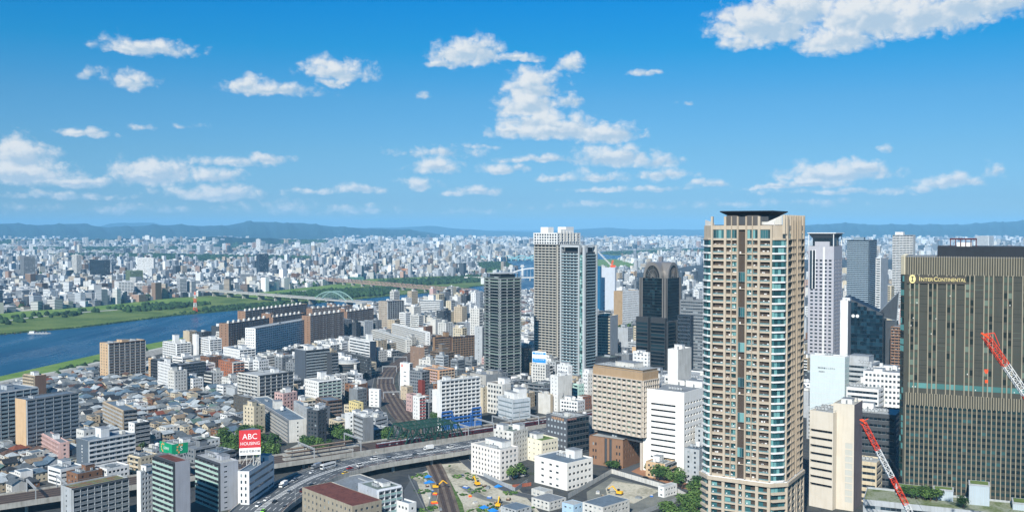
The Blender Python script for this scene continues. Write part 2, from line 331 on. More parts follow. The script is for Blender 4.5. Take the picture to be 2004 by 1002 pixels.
LAWN = sheet('riverside_lawn', [(0, 612), (180, 600), (340, 583), (420, 583), (400, 592), (250, 603), (120, 612), (0, 627)], .5, MEADOW)
LAWN2 = sheet('river_meadow', [(500, 573), (633, 559), (700, 553), (720, 560), (640, 570), (560, 583), (470, 585)], .5, MEADOW)
LAWN3 = sheet('riverside_pitches', [(720, 547), (850, 542), (900, 541), (880, 547), (790, 553), (720, 556)], .5, MEADOW)
def levee(name, pix, w, hgt):
    path = catmull([Vector(gp(x, y)) for x, y in pix], 25); n = offs(path); mb = MB()
    ribbon(mb, path, n, w, w * .35, .45, hgt, MEADOW); ribbon(mb, path, n, w * .35, -w * .35, hgt, hgt, PATHM); ribbon(mb, path, n, -w * .35, -w, hgt, .2, CONC)
    return tag(mb.build(name), kind='structure')
levee('near_levee', [(-330, 866), (-150, 806), (0, 757), (120, 734), (285, 695), (447, 660), (560, 637), (740, 614)], 12, 5)
levee('far_levee', [(-330, 638), (0, 611), (180, 598), (337, 581), (500, 571), (633, 557)], 18, 6)
# hills: every range is a solid ridge with spurs, standing at its own distance
def ridge(name, prof, D, depth, seed, spur):
    """prof: (azimuth as photo column, crest as photo row)"""
    rr = random.Random(seed); cols = []
    xs = np.linspace(prof[0][0], prof[-1][0], 150); ys = np.interp(xs, [p[0] for p in prof], [p[1] for p in prof])
    ph = [rr.uniform(0, 6.28) for _ in range(6)]
    mb = MB(); nr = 16; V = []
    for i, (x, y) in enumerate(zip(xs, ys)):
        zc = zat(y, D) + D * .0006 * (math.sin(i * .9 + ph[0]) * .3 + math.sin(i * .37 + ph[1]) * .5)
        for k in range(nr + 1):
            t = k / nr; Y = D - depth * (1 - t) * 1.0
            w = math.sin(t * math.pi / 2) ** 1.25
            s = spur * zc * math.sin(i * .8 + ph[2] + 2.2 * math.sin(t * 3 + ph[3])) * math.sin(t * math.pi) + spur * .6 * zc * math.sin(i * 1.9 + ph[4] + 3 * t) * math.sin(t * math.pi)
            V.append((kx(x, 447) * Y, Y, max(-3, zc * w + s - 2)))
        V.append((kx(x, 447) * (D + depth * .5), D + depth * .5, -3))
    c = nr + 2; mb.v = V; mi = mb.mi(FOREST)
    for i in range(len(xs) - 1):
        for k in range(c - 1):
            a = i * c + k; mb.f.append((a, a + c, a + c + 1, a + 1)); mb.m.append(mi); mb.r.append(.5)
    me = mb.mesh(name)
    for p in me.polygons: p.use_smooth = True
    return tag(link(name, me), kind='structure')
ridge('mountain_range', [(-260, 437), (-60, 441), (0, 438), (35, 437), (75, 441), (110, 440), (160, 437), (185, 442), (215, 445), (260, 443), (310, 440), (345, 440), (400, 443), (440, 441), (490, 434), (540, 436), (590, 436), (640, 443), (700, 446), (740, 448), (800, 450), (840, 454), (880, 463), (930, 470)], 17500, 4200, 3, .16)
ridge('distant_mountains', [(180, 446), (215, 438), (240, 436), (270, 437), (300, 436), (330, 442), (420, 446), (600, 447), (760, 446), (800, 444), (840, 441), (880, 447), (940, 450), (1010, 453), (1060, 455), (1150, 447), (1190, 446), (1240, 449), (1300, 448), (1360, 450), (1450, 448), (1560, 445)], 27000, 4500, 5, .1)
ridge('eastern_mountains', [(1440, 452), (1540, 444), (1600, 439), (1660, 437), (1720, 440), (1800, 439), (1860, 440), (1900, 438), (1950, 435), (2004, 432), (2080, 434), (2260, 440)], 19000, 4000, 8, .14)
ridge('wooded_foothills', [(-260, 470), (-40, 468), (20, 473), (70, 470), (110, 476), (190, 470), (250, 466), (330, 469), (420, 463), (520, 466), (600, 472), (640, 476)], 9500, 1500, 11, .1)
# ================================================================ building kit
def WNS(bay=3.4, ww=1.9, wh=1.5, fh=3.3, sill=.95, rd=.22, mar=.8, cols=None, g=None, m=None, z0=0, top=.9, lip=0): return dict(s='win', bay=bay, ww=ww, wh=wh, fh=fh, sill=sill, rd=rd, mar=mar, cols=cols, g=g, m=m, z0=z0, top=top, lip=lip)
def BND(fh=3.6, sill=1.0, wh=1.7, bay=2.4, rd=.25, mar=.8, g=None, m=None, z0=0, top=1.2): return dict(s='band', fh=fh, sill=sill, wh=wh, bay=bay, rd=rd, mar=mar, g=g, m=m, z0=z0, top=top)
def BAL(rail=None, bay=5.6, fh=3.0, bd=1.3, m=None, g=None, fin=True, finm=None, z0=0, top=.7, rh=1.1, ww=.74, mar=.4): return dict(s='balc', rail=rail, bay=bay, fh=fh, bd=bd, m=m, g=g, fin=fin, finm=finm, z0=z0, top=top, rh=rh, ww=ww, mar=mar)
def BLK(m=None): return dict(s='blank', m=m)
def CUR(fh=3.9, bay=1.6, sp=.9, spm=None, g=None, m=None, top=1.0, z0=0, mul=None, pd=.14): return dict(s='cur', fh=fh, bay=bay, sp=sp, spm=spm, g=g, m=m, top=top, z0=z0, mul=mul, pd=pd)
def GRD(fh=3.6, bay=3.6, pd=.9, cw=.5, ch=.7, m=None, g=None, top=.8, z0=0, pan=.4): return dict(s='grid', fh=fh, bay=bay, pd=pd, cw=cw, ch=ch, m=m, g=g, top=top, z0=z0, pan=pan)
PANES = {}
def pane_mesh(w, h, g, nb=1):
    k = (round(w, 2), round(h, 2), g.name, nb)
    if k in PANES: return PANES[k]
    mb = MB(); fr = min(.08, w * .08)
    x0, x1, z0, z1 = -w / 2, w / 2, -h / 2, h / 2
    mb.face([(x0, 0, z0), (x1, 0, z0), (x1 - fr, 0, z0 + fr), (x0 + fr, 0, z0 + fr)], FRAME); mb.face([(x0 + fr, 0, z1 - fr), (x1 - fr, 0, z1 - fr), (x1, 0, z1), (x0, 0, z1)], FRAME)
    mb.face([(x0, 0, z0), (x0 + fr, 0, z0 + fr), (x0 + fr, 0, z1 - fr), (x0, 0, z1)], FRAME); mb.face([(x1 - fr, 0, z0 + fr), (x1, 0, z0), (x1, 0, z1), (x1 - fr, 0, z1 - fr)], FRAME)
    n = nb if nb > 1 else (2 if w > 1.3 else 1); st = (w - 2 * fr) / n
    for i in range(n):
        a = x0 + fr + i * st; b = a + st - (.05 if i < n - 1 else 0)
        mb.face([(a, 0, z0 + fr), (b, 0, z0 + fr), (b, 0, z1 - fr), (a, 0, z1 - fr)], g, (R_.random() if nb > 1 else R_.random() * .15))
        if i < n - 1: mb.face([(b, 0, z0 + fr), (b + .05, 0, z0 + fr), (b + .05, 0, z1 - fr), (b, 0, z1 - fr)], FRAME)
    PANES[k] = mb.mesh('window'); return PANES[k]
def facade(mb, P, W, h, S, wm, gm, wins, bals):
    """one face of a building: wall pieces go to mb; panes to wins and balconies to bals (or into mb when those are None)"""
    m = S.get('m') or wm; g = S.get('g') or gm; st = S['s']
    def q(u0, u1, v0, v1, n, mm, r=None):
        if u1 - u0 > .001 and v1 - v0 > .001: mb.face([P(u0, v0, n), P(u1, v0, n), P(u1, v1, n), P(u0, v1, n)], mm, r)
    def hz(u0, u1, v, n0, n1, mm, up):
        pts = [P(u0, v, n1), P(u1, v, n1), P(u1, v, n0), P(u0, v, n0)]
        mb.face(pts if up else pts[::-1], mm)
    def vt(u, v0, v1, n0, n1, mm, right):
        pts = [P(u, v0, n1), P(u, v0, n0), P(u, v1, n0), P(u, v1, n1)]
        mb.face(pts if right else pts[::-1], mm)
    def bx(t, u0, u1, v0, v1, n0, n1, mm):
        for pts in ([P(u0, v0, n1), P(u1, v0, n1), P(u1, v1, n1), P(u0, v1, n1)], [P(u0, v1, n1), P(u1, v1, n1), P(u1, v1, n0), P(u0, v1, n0)], [P(u0, v0, n0), P(u1, v0, n0), P(u1, v0, n1), P(u0, v0, n1)],
                    [P(u1, v0, n1), P(u1, v0, n0), P(u1, v1, n0), P(u1, v1, n1)], [P(u0, v0, n0), P(u0, v0, n1), P(u0, v1, n1), P(u0, v1, n0)]): t.face(pts, mm)
    if st == 'blank': q(0, W, 0, h, 0, m); return
    z0 = S['z0']; zt = h - S['top']; fh0 = S['fh']
    q(0, W, 0, z0, 0, m); q(0, W, zt, h, 0, m)
    nf = max(1, round((zt - z0) / fh0)); fh = (zt - z0) / nf
    if st in ('win', 'band'):
        rd = S['rd']; mar = min(S['mar'], W * .2); wh = min(S['wh'], fh * .8); sl = min(S['sill'], fh - wh - .1)
        if st == 'band': cells = [(mar, W - mar)]
        elif S['cols']: cells = [(c * W - w / 2, c * W + w / 2) for c, w in S['cols']]
        else:
            nb = max(1, round((W - 2 * mar) / S['bay'])); bw = (W - 2 * mar) / nb; ww = min(S['ww'], bw * .92); cells = [(mar + i * bw + (bw - ww) / 2, mar + i * bw + (bw + ww) / 2) for i in range(nb)]
        for f in range(nf):
            v = z0 + f * fh; a, b = v + sl, v + sl + wh
            q(0, W, v, a, 0, m); q(0, W, b, v + fh, 0, m)
            u = 0
            for c0, c1 in cells:
                q(u, c0, a, b, 0, m); u = c1
                hz(c0, c1, a, -rd, 0, m, True); hz(c0, c1, b, -rd, 0, m, False); vt(c0, a, b, -rd, 0, m, True); vt(c1, a, b, -rd, 0, m, False)
                nbp = max(2, round((c1 - c0) / S['bay'])) if st == 'band' else 1
                if wins is not None: wins.append(((c0 + c1) / 2, (a + b) / 2, -rd, c1 - c0, wh, g, nbp))
                elif st == 'band':
                    w_ = (c1 - c0) / nbp
                    for i in range(nbp): q(c0 + i * w_, c0 + (i + 1) * w_ - .12, a, b, -rd, g); q(c0 + (i + 1) * w_ - .12, c0 + (i + 1) * w_, a, b, -rd, FRAME)
                else: q(c0, c1, a, b, -rd, g)
            q(u, W, a, b, 0, m)
    elif st == 'balc':
        mar = min(S['mar'], W * .1); nb = max(1, round((W - 2 * mar) / S['bay'])); bw = (W - 2 * mar) / nb; bd = S['bd']; rail = S['rail'] or m; ww = bw * S['ww']
        for f in range(nf):
            v = z0 + f * fh; a, b = v + .15, v + min(2.2, fh * .75)
            q(0, W, v, a, 0, m); q(0, W, b, v + fh, 0, m); u = 0
            for i in range(nb):
                c0 = mar + i * bw + (bw - ww) / 2; c1 = c0 + ww; q(u, c0, a, b, 0, m); u = c1
                if wins is not None: wins.append(((c0 + c1) / 2, (a + b) / 2, 0, ww, b - a, g, 3))
                else:
                    for j in range(2): q(c0 + ww * j / 2, c0 + ww * (j + 1) / 2, a, b, 0, g)
            q(u, W, a, b, 0, m)
            t = mb if bals is None else MB()
            vv = v if bals is None else 0
            u0, u1 = mar - .05, W - mar + .05
            if bals is None or not bals or bals[-1][3] != (S['s'], id(S)):
                bx(t, u0, u1, vv - .22, vv, 0.0, bd, wm); bx(t, u0, u1, vv, vv + S['rh'], bd - .12, bd - .01, rail)
                bx(t, u0, u0 + .12, vv, vv + S['rh'], 0.0, bd - .121, rail); bx(t, u1 - .12, u1, vv, vv + S['rh'], 0.0, bd - .121, rail)
                if rail is not m and rail is not WHITE: bx(t, u0, u1, vv + S['rh'], vv + S['rh'] + .12, bd - .16, bd + .03, FRAME)
                for i in range(nb):
                    if R_.random() < .6: c = mar + (i + R_.random() * .8 + .1) * bw; bx(t, c - .45, c + .45, vv + .001, vv + .8, .1, .5, WHITE)
            if bals is not None: bals.append((v, t if t.f else None, f, (S['s'], id(S))))
        if S['fin']:
            for i in range(nb + 1):
                u = mar + i * bw; bx(mb, max(0, u - .11), min(W, u + .11), z0, zt, 0.0, bd + .12 if S['finm'] else bd - .14, S['finm'] or m)
        bx(mb, mar - .06, W - mar + .06, zt - .2, zt + .1, 0.0, bd + .1, m)
    elif st == 'cur':
        nb = max(1, round(W / S['bay'])); bw = W / nb; sp = S['sp']; spm = S['spm'] or m
        for f in range(nf):
            v = z0 + f * fh; q(0, W, v, v + sp, .02, spm)
            if wins is not None: wins.append((W / 2, v + sp + (fh - sp) / 2, .0, W, fh - sp, g, nb))
            else:
                for i in range(nb): q(i * bw, (i + 1) * bw, v + sp, v + fh, 0, g)
        if S['mul']:
            for i in range(nb + 1): u = i * bw; bx(mb, max(0, u - .1), min(W, u + .1), z0, zt + .3, 0.02, S['pd'], S['mul'])
    elif st == 'grid':
        nb = max(1, round(W / S['bay'])); bw = W / nb; pd = S['pd']; cw = S['cw']; ch = S['ch']
        for f in range(nf):
            v = z0 + f * fh; a = v + ch + (fh - ch) * S['pan']
            q(0, W, v, a, 0, m)
            if wins is not None: wins.append((W / 2, (a + v + fh) / 2, 0, W, v + fh - a, g, nb))
            else:
                for i in range(nb): q(i * bw, (i + 1) * bw, a, v + fh, 0, g)
        for f in range(nf + 1): v = z0 + f * fh; bx(mb, 0, W, v - ch / 2 if f else v, v + ch / 2, 0.0, pd, m)
        for i in range(nb + 1): u = i * bw; bx(mb, max(0, u - cw / 2), min(W, u + cw / 2), z0, zt, 0.0, pd - .03, m)
HERO = []      # plan boxes of everything placed by hand, for keeping the rest of the town off them
def faces_of(w, d):
    return {'F': (lambda u, v, n: (-w / 2 + u, -d / 2 - n, v), w, 0.0), 'R': (lambda u, v, n: (w / 2 + n, -d / 2 + u, v), d, rad(90)),
            'B': (lambda u, v, n: (w / 2 - u, d / 2 + n, v), w, rad(180)), 'L': (lambda u, v, n: (-w / 2 - n, d / 2 - u, v), d, rad(-90))}
def fit(xc, yb, yt, xl=None, xr=None, th=30, w=None, dp=None, z=0.0):
    t = rad(th); C = gp(xc, yb, z); ym = (yb + yt) / 2
    u = (-math.cos(t), math.sin(t)); v = (math.sin(t), math.cos(t))
    def solve(px, d): k = kx(px, yb); return (k * C[1] - C[0]) / (d[0] - k * d[1])
    if w is None: w = abs(solve(xl, u))
    if dp is None: dp = abs(solve(xr, v))
    w = min(max(w, 3), 140); dp = min(max(dp, 3), 140)
    cx = C[0] + u[0] * w / 2 + v[0] * dp / 2; cy = C[1] + u[1] * w / 2 + v[1] * dp / 2
    return dict(x=cx, y=cy, w=w, d=dp, h=zat(yt, C[1]) - z, th=t, z=z)
def flat_roof(root, w, d, h, wm, rm, par=.8, th=.3, x=0, y=0):
    mb = MB(); x0, x1, y0, y1 = x - w / 2, x + w / 2, y - d / 2, y + d / 2
    a = [(x0, y0), (x1, y0), (x1, y1), (x0, y1)]; b = [(x0 + th, y0 + th), (x1 - th, y0 + th), (x1 - th, y1 - th), (x0 + th, y1 - th)]
    for i in range(4):
        j = (i + 1) % 4
        mb.face([(*a[i], h), (*a[j], h), (*b[j], h), (*b[i], h)], wm); mb.face([(*b[j], h - par), (*b[i], h - par), (*b[i], h), (*b[j], h)], wm)
    mb.build('parapet', root)
    mb = MB(); mb.face([(*p, h - par) for p in b], rm, .5)
    return mb.build('roof', root)
def topbits(root, w, d, z, wm, bits, seed=0):
    """what stands on a roof: p penthouse, t round tank, b box tank, a air conditioners, m mast, r rail, s pale stair house"""
    rr = random.Random(seed)
    for b in bits:
        k = b[0]; fx, fy = (b[1], b[2]) if len(b) > 2 else (rr.uniform(-.3, .3), rr.uniform(-.3, .3))
        x, y = fx * w, fy * d; mb = MB()
        if k in 'ps':
            a, c, e = b[3:6] if len(b) > 5 else (min(7, w * .35), min(6, d * .4), 3.6)
            m = wm if k == 'p' else WHITE
            mb.box(x - a / 2, y - c / 2, z, x + a / 2, y + c / 2, z + e, m, top=ROOFL); mb.box(x - a / 2 - .2, y - c / 2 - .2, z + e, x + a / 2 + .2, y + c / 2 + .2, z + e + .3, m, top=ROOFG)
            ph = mb.build('penthouse', root); mb = MB(); mb.box(x - .6, y - c / 2 - .06, z, x + .5, y - c / 2, z + 2.1, MGREY); mb.build('door', ph)
        elif k == 't':
            mb.cyl(x, y, z + .8, z + 3.2, 1.5, WHITE, 12); mb.cyl(x, y, z + 3.2, z + 3.7, 1.5, WHITE, 12, .3)
            tk = mb.build('water_tank', root)
            for i in range(4): mb = MB(); mb.box(x + (1 if i & 1 else -1) - .1, y + (1 if i & 2 else -1) - .1, z, x + (1 if i & 1 else -1) + .1, y + (1 if i & 2 else -1) + .1, z + .8, STEEL); mb.build('leg', tk)
        elif k == 'b':
            mb.box(x - 1.8, y - 1.3, z + .5, x + 1.8, y + 1.3, z + 2.7, OFFW); mb.box(x - 1.6, y - 1.1, z, x + 1.6, y + 1.1, z + .5, MGREY); mb.build('water_tank', root)
        elif k == 'a':
            n = b[3] if len(b) > 3 else 3
            for i in range(n):
                mb = MB(); X = x + (i - n / 2) * 2.1; mb.box(X - .8, y - .7, z + .25, X + .8, y + .7, z + 1.8, LGREY); mb.box(X - .7, y - .6, z, X + .7, y + .6, z + .25, DGREY); mb.cyl(X, y, z + 1.8, z + 1.95, .55, DGREY, 8); mb.build('air_conditioner', root)
        elif k == 'm':
            e = b[3] if len(b) > 3 else 7
            mb.cyl(x, y, z, z + e, .13, STEEL, 6, .06); mb.beam((x - .9, y, z + e * .8), (x + .9, y, z + e * .8), .1, STEEL); mb.beam((x - .6, y, z + e * .65), (x + .6, y, z + e * .65), .1, STEEL); mb.build('antenna', root)
        elif k == 'd':
            for i in range(3): a = rr.uniform(-.3, .3) * w; mb.box(a - .3, y - d * .25, z + .2, a + .3, y + d * .2, z + .75 + i * .2, STEEL)
            mb.box(-w * .3, y + d * .2, z + .2, w * .3, y + d * .2 + .6, z + .8, LGREY); mb.build('roof_duct', root)
        elif k == 'r':
            for p, q in (((-1, -1), (1, -1)), ((1, -1), (1, 1)), ((1, 1), (-1, 1)), ((-1, 1), (-1, -1))): mb.beam((p[0] * w / 2 * .96, p[1] * d / 2 * .96, z + 1.7), (q[0] * w / 2 * .96, q[1] * d / 2 * .96, z + 1.7), .12, STEEL)
            mb.build('roof_rail', root)
MAXW = 90
def tower_of(name, label, cat, G, wm=None, Fs=None, Rs=None, Ls=None, Bs=None, g=None, rm=None, bits=(), parts=True, group=None, par=.8, keep=True, wcap=MAXW):
    wm = wm or OFFW; g = g or GL; rm = rm or ROOFG
    root = empty(name, (G['x'], G['y'], G.get('z', 0)), -G['th'], label, cat, group)
    w, d, h = G['w'], G['d'], G['h']; mb = MB(); fo = faces_of(w, d); nw = 0; extra = MB(); nbal = 0
    for key, S in (('F', Fs), ('R', Rs), ('L', Ls), ('B', Bs)):
        P, L, rz = fo[key]; S = S or BLK()
        wins = [] if parts else None; bals = [] if parts else None
        facade(mb, P, L, h, S, wm, g, wins, bals)
        for u, v, n, ww, wh, gm, nb in reversed(wins or []):
            if nw < wcap: link('window', pane_mesh(ww, wh, gm, nb), root, P(u, v, n + (.003 if n == 0 else 0)), rz); nw += 1
            else:
                n += .003 if n == 0 else 0; k = max(1, min(nb, 3) if S['s'] != 'win' else 2); 
                for i in range(k): a = u - ww / 2 + ww * i / k; extra.face([P(a, v - wh / 2, n), P(a + ww / k - .06, v - wh / 2, n), P(a + ww / k - .06, v + wh / 2, n), P(a, v + wh / 2, n)], gm)
        bm = None
        for v, t, f, _ in (bals or []):
            if t is not None: bm = t.mesh('balcony')
            link('balcony', bm, root, (0, 0, v)); nbal += 1
    if extra.f: tag(extra.build('windows', root), kind='stuff')
    mb.build('wall', root)
    flat_roof(root, w, d, h, wm, rm, par)
    if bits: topbits(root, w, d, h - par, wm, bits, int(G['x'] * 7 + G['y']))
    if keep: HERO.append((G['x'], G['y'], w, d, G['th'], h, label, name))
    return root
def T(name, label, cat, spot, *a, **k): return tower_of(name, label, cat, fit(*spot[:5], **(spot[5] if len(spot) > 5 else {})), *a, **k)
# ================================================================ the tall landmarks
def local(root_xy, th):
    c, s = math.cos(th), math.sin(th)
    return lambda x, y: (root_xy[0] + x * c + y * s, root_xy[1] - x * s + y * c)
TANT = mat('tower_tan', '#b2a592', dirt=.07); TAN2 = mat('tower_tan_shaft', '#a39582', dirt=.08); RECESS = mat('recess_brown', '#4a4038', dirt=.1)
def owners_tower():
    th = rad(31); W_ = 40.0; c = 5.6; k = kx(1449, 600); Yf = 466.0
    fx, fy = k * Yf, Yf; v = (math.sin(th), math.cos(th)); ctr = (fx + v[0] * 20, fy + v[1] * 20)
    root = empty('residential_tower', (*ctr, 0), -th, 'tallest tan residential tower with teal corner windows and a dark flat crown canopy', 'tower')
    HERO.append((*ctr, 46, 46, th, 170, 'tallest tan residential tower', 'residential_tower'))
    fh = 3.3; zb = 42.6; nf = 35; ztop = zb + nf * fh
    fo = faces_of(W_, W_); wall = MB(); units = MB(); more = MB(); nwin = 0
    inner = [(-19.2, -18.4 + c), (-18.4 + c, -19.2), (18.4 - c, -19.2), (19.2, -18.4 + c), (19.2, 18.4 - c), (18.4 - c, 19.2), (-18.4 + c, 19.2), (-19.2, 18.4 - c)]
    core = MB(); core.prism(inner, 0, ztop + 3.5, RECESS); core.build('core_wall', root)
    def face(key, bays, piers):
        nonlocal nwin
        P, L, rz = fo[key]
        def b(u0, u1, v0, v1, n0, n1, m, t=wall):
            p = [P(u, v, n) for n in (n0, n1) for u, v in ((u0, v0), (u1, v0), (u1, v1), (u0, v1))]
            for f in ((4, 5, 6, 7), (7, 6, 2, 3), (0, 1, 5, 4), (5, 1, 2, 6), (0, 4, 7, 3)): t.face([p[i] for i in f], m, .5)
        for u, wd, pr in piers: b(u - wd / 2, u + wd / 2, zb, ztop + (7.5 if pr else 3.2), -.8, .45 + pr, TANT if not pr or wd > .8 else TAN2)
        for bi, (u0, u1, kind) in enumerate(bays):
            for f in range(nf):
                v = zb + f * fh; top = f >= nf - 1
                if kind == 'slot':
                    if f % 5 == 3 and f < nf - 4:
                        o = link('window', pane_mesh(u1 - u0, fh * 1.35, GLT, 3), root, P((u0 + u1) / 2, v + fh * .7, .1), rz); nwin += 1
                    elif f % 5 == 2: b(u0, u1, v - .3, v + .05, -.8, -.1, TAN2)
                    if f % 5 == 2: b(u0 + .4, u0 + 1.1, v + .05, v + .9, -.5, -.2, WHITE, units)
                    continue
                hi = (1.0 if top else 1.05)
                if key == 'R': b(u0 - .3, u1 + .3, v - .14, v + .14, -.2, .9, TANT)
                b(u0, u1, v - .45, v + (.45 if kind != 'win' or top else .8), -.8, .22, TANT)
                wn = (f * 7 + bi * 3) % 5
                if kind == 'win' or top or (kind == 'mix' and wn < 4):
                    a0, a1 = u0, u1
                    if kind == 'mix' and not top:
                        a0, a1 = (u0, u0 + (u1 - u0) * (.62 if bi != 1 else .5)) if bi != 1 else (u0 + (u1 - u0) * .42, u1)
                    hh = 2.2 if not top else 4.2
                    if nwin < 92 and (top or f % 2): link('window', pane_mesh(a1 - a0, hh, GLT, 4), root, P((a0 + a1) / 2, v + .45 + hh / 2, -.3 if kind == 'mix' and not top else 0), rz); nwin += 1
                    else:
                        n_ = -.3 if kind == 'mix' and not top else 0
                        for j in range(4): s = (a1 - a0) / 4; more.face([P(a0 + j * s, v + .45, n_), P(a0 + j * s + s - .1, v + .45, n_), P(a0 + j * s + s - .1, v + .45 + hh, n_), P(a0 + j * s, v + .45 + hh, n_)], GLT)
                if kind != 'win' and not top:
                    b(u0, u1, v + .45, v + 1.0, .12, .2, RAILG if (f + bi) % 3 else TAN2)
                    for _ in range(2):
                        if R_.random() < .75: x = u0 + .5 + R_.random() * (u1 - u0 - 1.4); b(x, x + .5 + R_.random() * .5, v + .46, v + 1.1 + R_.random() * .5, -.65, -.2, WHITE if R_.random() < .8 else LGREY, units)
        b(c, L - c, ztop - .5 + 3.3 * .55, ztop + 3.2, -.8, .25, TANT)
    face('F', [(6.6, 11.9, 'bal'), (13.1, 18.2, 'mix'), (19.0, 22.2, 'slot'), (23.1, 28.1, 'mix'), (29.3, 34.1, 'bal')], [(6.0, .9, .1), (12.5, 1.1, .12), (15.6, .5, .12), (18.6, .8, .12), (22.65, .8, .12), (25.6, .45, .12), (28.7, 1.1, .12), (34.4, .9, 0)])
    face('R', [(6.8, 12.2, 'bal'), (13.2, 17.6, 'bal'), (18.6, 21.5, 'slot'), (22.5, 26.8, 'bal'), (27.8, 33.4, 'bal')], [(6.2, 1.0, .1), (12.7, .5, .5), (15.4, .3, .5), (18.1, .5, .5), (22.0, .5, .5), (24.6, .3, .5), (27.3, .5, .5), (33.9, .8, .3)])
    for key in ('B', 'L'):
        P, L, rz = fo[key]; facade(wall, lambda u, v, n, P=P: P(u + c, v, n), L - 2 * c, ztop + 3, WNS(bay=5, ww=3.4, wh=2.1, z0=zb), TANT, GLT, None, None)
    # chamfered corner bays: teal glass and white slab bands
    for sx, sy in ((1, -1), (-1, -1), (1, 1)):
        A = (sx * 20.0, sy * (20.0 - c)) ; B = (sx * (20.0 - c), sy * 20.0)
        ax = Vector((A[0], A[1])); bx_ = Vector((B[0], B[1]))
        if sx * sy < 0: ax, bx_ = bx_, ax
        if sx < 0 and sy < 0: pass
        nn = Vector((sx, sy)).normalized()
        # order the ends so that the outward normal is nn
        d = bx_ - ax
        if Vector((d.y, -d.x)).dot(nn) < 0: ax, bx_ = bx_, ax
        for f in range(nf):
            v = zb + f * fh; hi = f >= nf - 6
            if f < nf - 1:
                gm = MB(); p0 = ax + nn * -.2; p1 = bx_ + nn * -.2
                mid0 = ax.lerp(bx_, .2) + nn * .55; mid1 = ax.lerp(bx_, .8) + nn * .55
                pts = [p0, mid0, mid1, p1]
                for i in range(3):
                    for j in range(3 if i == 1 else 1):
                        nseg = 3 if i == 1 else 1; q0 = pts[i].lerp(pts[i + 1], j / nseg); q1 = pts[i].lerp(pts[i + 1], (j + .94) / nseg)
                        gm.face([(q0.x, q0.y, v + .5), (q1.x, q1.y, v + .5), (q1.x, q1.y, v + 3.1), (q0.x, q0.y, v + 3.1)], GLT)
                gm.build('corner_window', root)
            bb = MB(); e = .5 if not hi else .3
            q = [ax + nn * -1.2, ax + nn * .05, ax.lerp(bx_, .18) + nn * (.75 + e), ax.lerp(bx_, .82) + nn * (.75 + e), bx_ + nn * .05, bx_ + nn * -1.2]
            bb.prism([(p.x, p.y) for p in q], v - .22, v + .52, TANT if f >= nf - 1 else WHITE, bottom=True); bb.build('corner_balcony', root)
        q = [ax + nn * -2, ax, bx_, bx_ + nn * -2]; wall.prism([(p.x, p.y) for p in q], ztop - 3.5, ztop + 3.2, TANT)
    tag(more.build('windows', root), kind='stuff'); tag(units.build('balcony_units', root), kind='stuff')
    # lower block, one metre wider all round, below the ledge
    wall.build('wall', root)
    low = MB(); e = 1.3
    oct_ = lambda k: [(-20 - k, -20 + c - k * .4), (-20 + c - k * .4, -20 - k), (20 - c + k * .4, -20 - k), (20 + k, -20 + c - k * .4), (20 + k, 20 - c), (20 - c, 20 + k), (-20 + c, 20 + k), (-20 - k, 20 - c)]
    low.prism(oct_(e + .5), zb - 2.2, zb - .6, TANT, bottom=True); low.prism(oct_(e - .3), zb - .6, zb - .35, WHITE); low.build('ledge', root)
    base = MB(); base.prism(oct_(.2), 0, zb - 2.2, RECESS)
    for key in ('F', 'R'):
        P, L, rz = fo[key]
        def b2(u0, u1, v0, v1, n0, n1, m):
            p = [P(u, v, n) for n in (n0, n1) for u, v in ((u0, v0), (u1, v0), (u1, v1), (u0, v1))]
            for f in ((4, 5, 6, 7), (7, 6, 2, 3), (0, 1, 5, 4), (5, 1, 2, 6), (0, 4, 7, 3)): base.face([p[i] for i in f], m, .5)
        ps = [5.9, 12.5, 19.2, 22.4, 28.7, 34.3]
        for i, u in enumerate(ps): b2(u - .7, u + .7, 0, zb - 2.2, -.3, e, TANT)
        for f in range(12):
            v = zb - 5.6 - f * 3.4
            if v < 0: break
            for i in range(5):
                a0, a1 = ps[i] + .7, ps[i + 1] - .7; b2(a0, a1, v - .3, v + .55, .2, e - .2, TANT); b2(a0, a1, v + .55, v + 1.0, e - .35, e - .3, RAILG)
                base.face([P(a0, v + .55, .25), P((a0 + a1) / 2, v + .55, .25), P((a0 + a1) / 2, v + 2.8, .25), P(a0, v + 2.8, .25)], GLT)
                if R_.random() < .7: b2(a0 + .6, a0 + 1.2, v + .55, v + 1.4, .4, .9, WHITE)
    for sx, sy in ((1, -1), (-1, -1)):
        nn = Vector((sx, sy)).normalized(); m_ = Vector((sx * (20 - c / 2), sy * (20 - c / 2))); d = Vector((-nn.y, nn.x))
        for f in range(12):
            v = zb - 5.6 - f * 3.4
            if v < 0: break
            h_ = c * .72; q = [m_ + d * -h_, m_ + d * -h_ * .8 + nn * 1.7, m_ + d * h_ * .8 + nn * 1.7, m_ + d * h_]
            if Vector(((q[1] - q[0]).y, -(q[1] - q[0]).x)).dot(nn) < 0: q = q[::-1]
            base.prism([(p.x, p.y) for p in q], v - .4, v + .7, TANT, bottom=True)
            r = [m_ + d * -h_ * .9 + nn * .6, m_ + d * h_ * .9 + nn * .6]
            if Vector(((r[1] - r[0]).y, -(r[1] - r[0]).x)).dot(nn) < 0: r = r[::-1]
            for j in range(4): q0 = r[0].lerp(r[1], j / 4); q1 = r[0].lerp(r[1], (j + .93) / 4); base.face([(q0.x, q0.y, v + .7), (q1.x, q1.y, v + .7), (q1.x, q1.y, v + 3), (q0.x, q0.y, v + 3)], GLT)
    base.build('lower_block', root)
    # crown: set back drum, fins, pale raking screens, thin dark canopy
    cr = MB(); z1 = ztop + 3.3
    cr.prism([(-10, -10), (10, -10), (10, 10), (-10, 10)], z1 - .2, z1 + 5.0, DGREY); cr.build('plant_room', root)
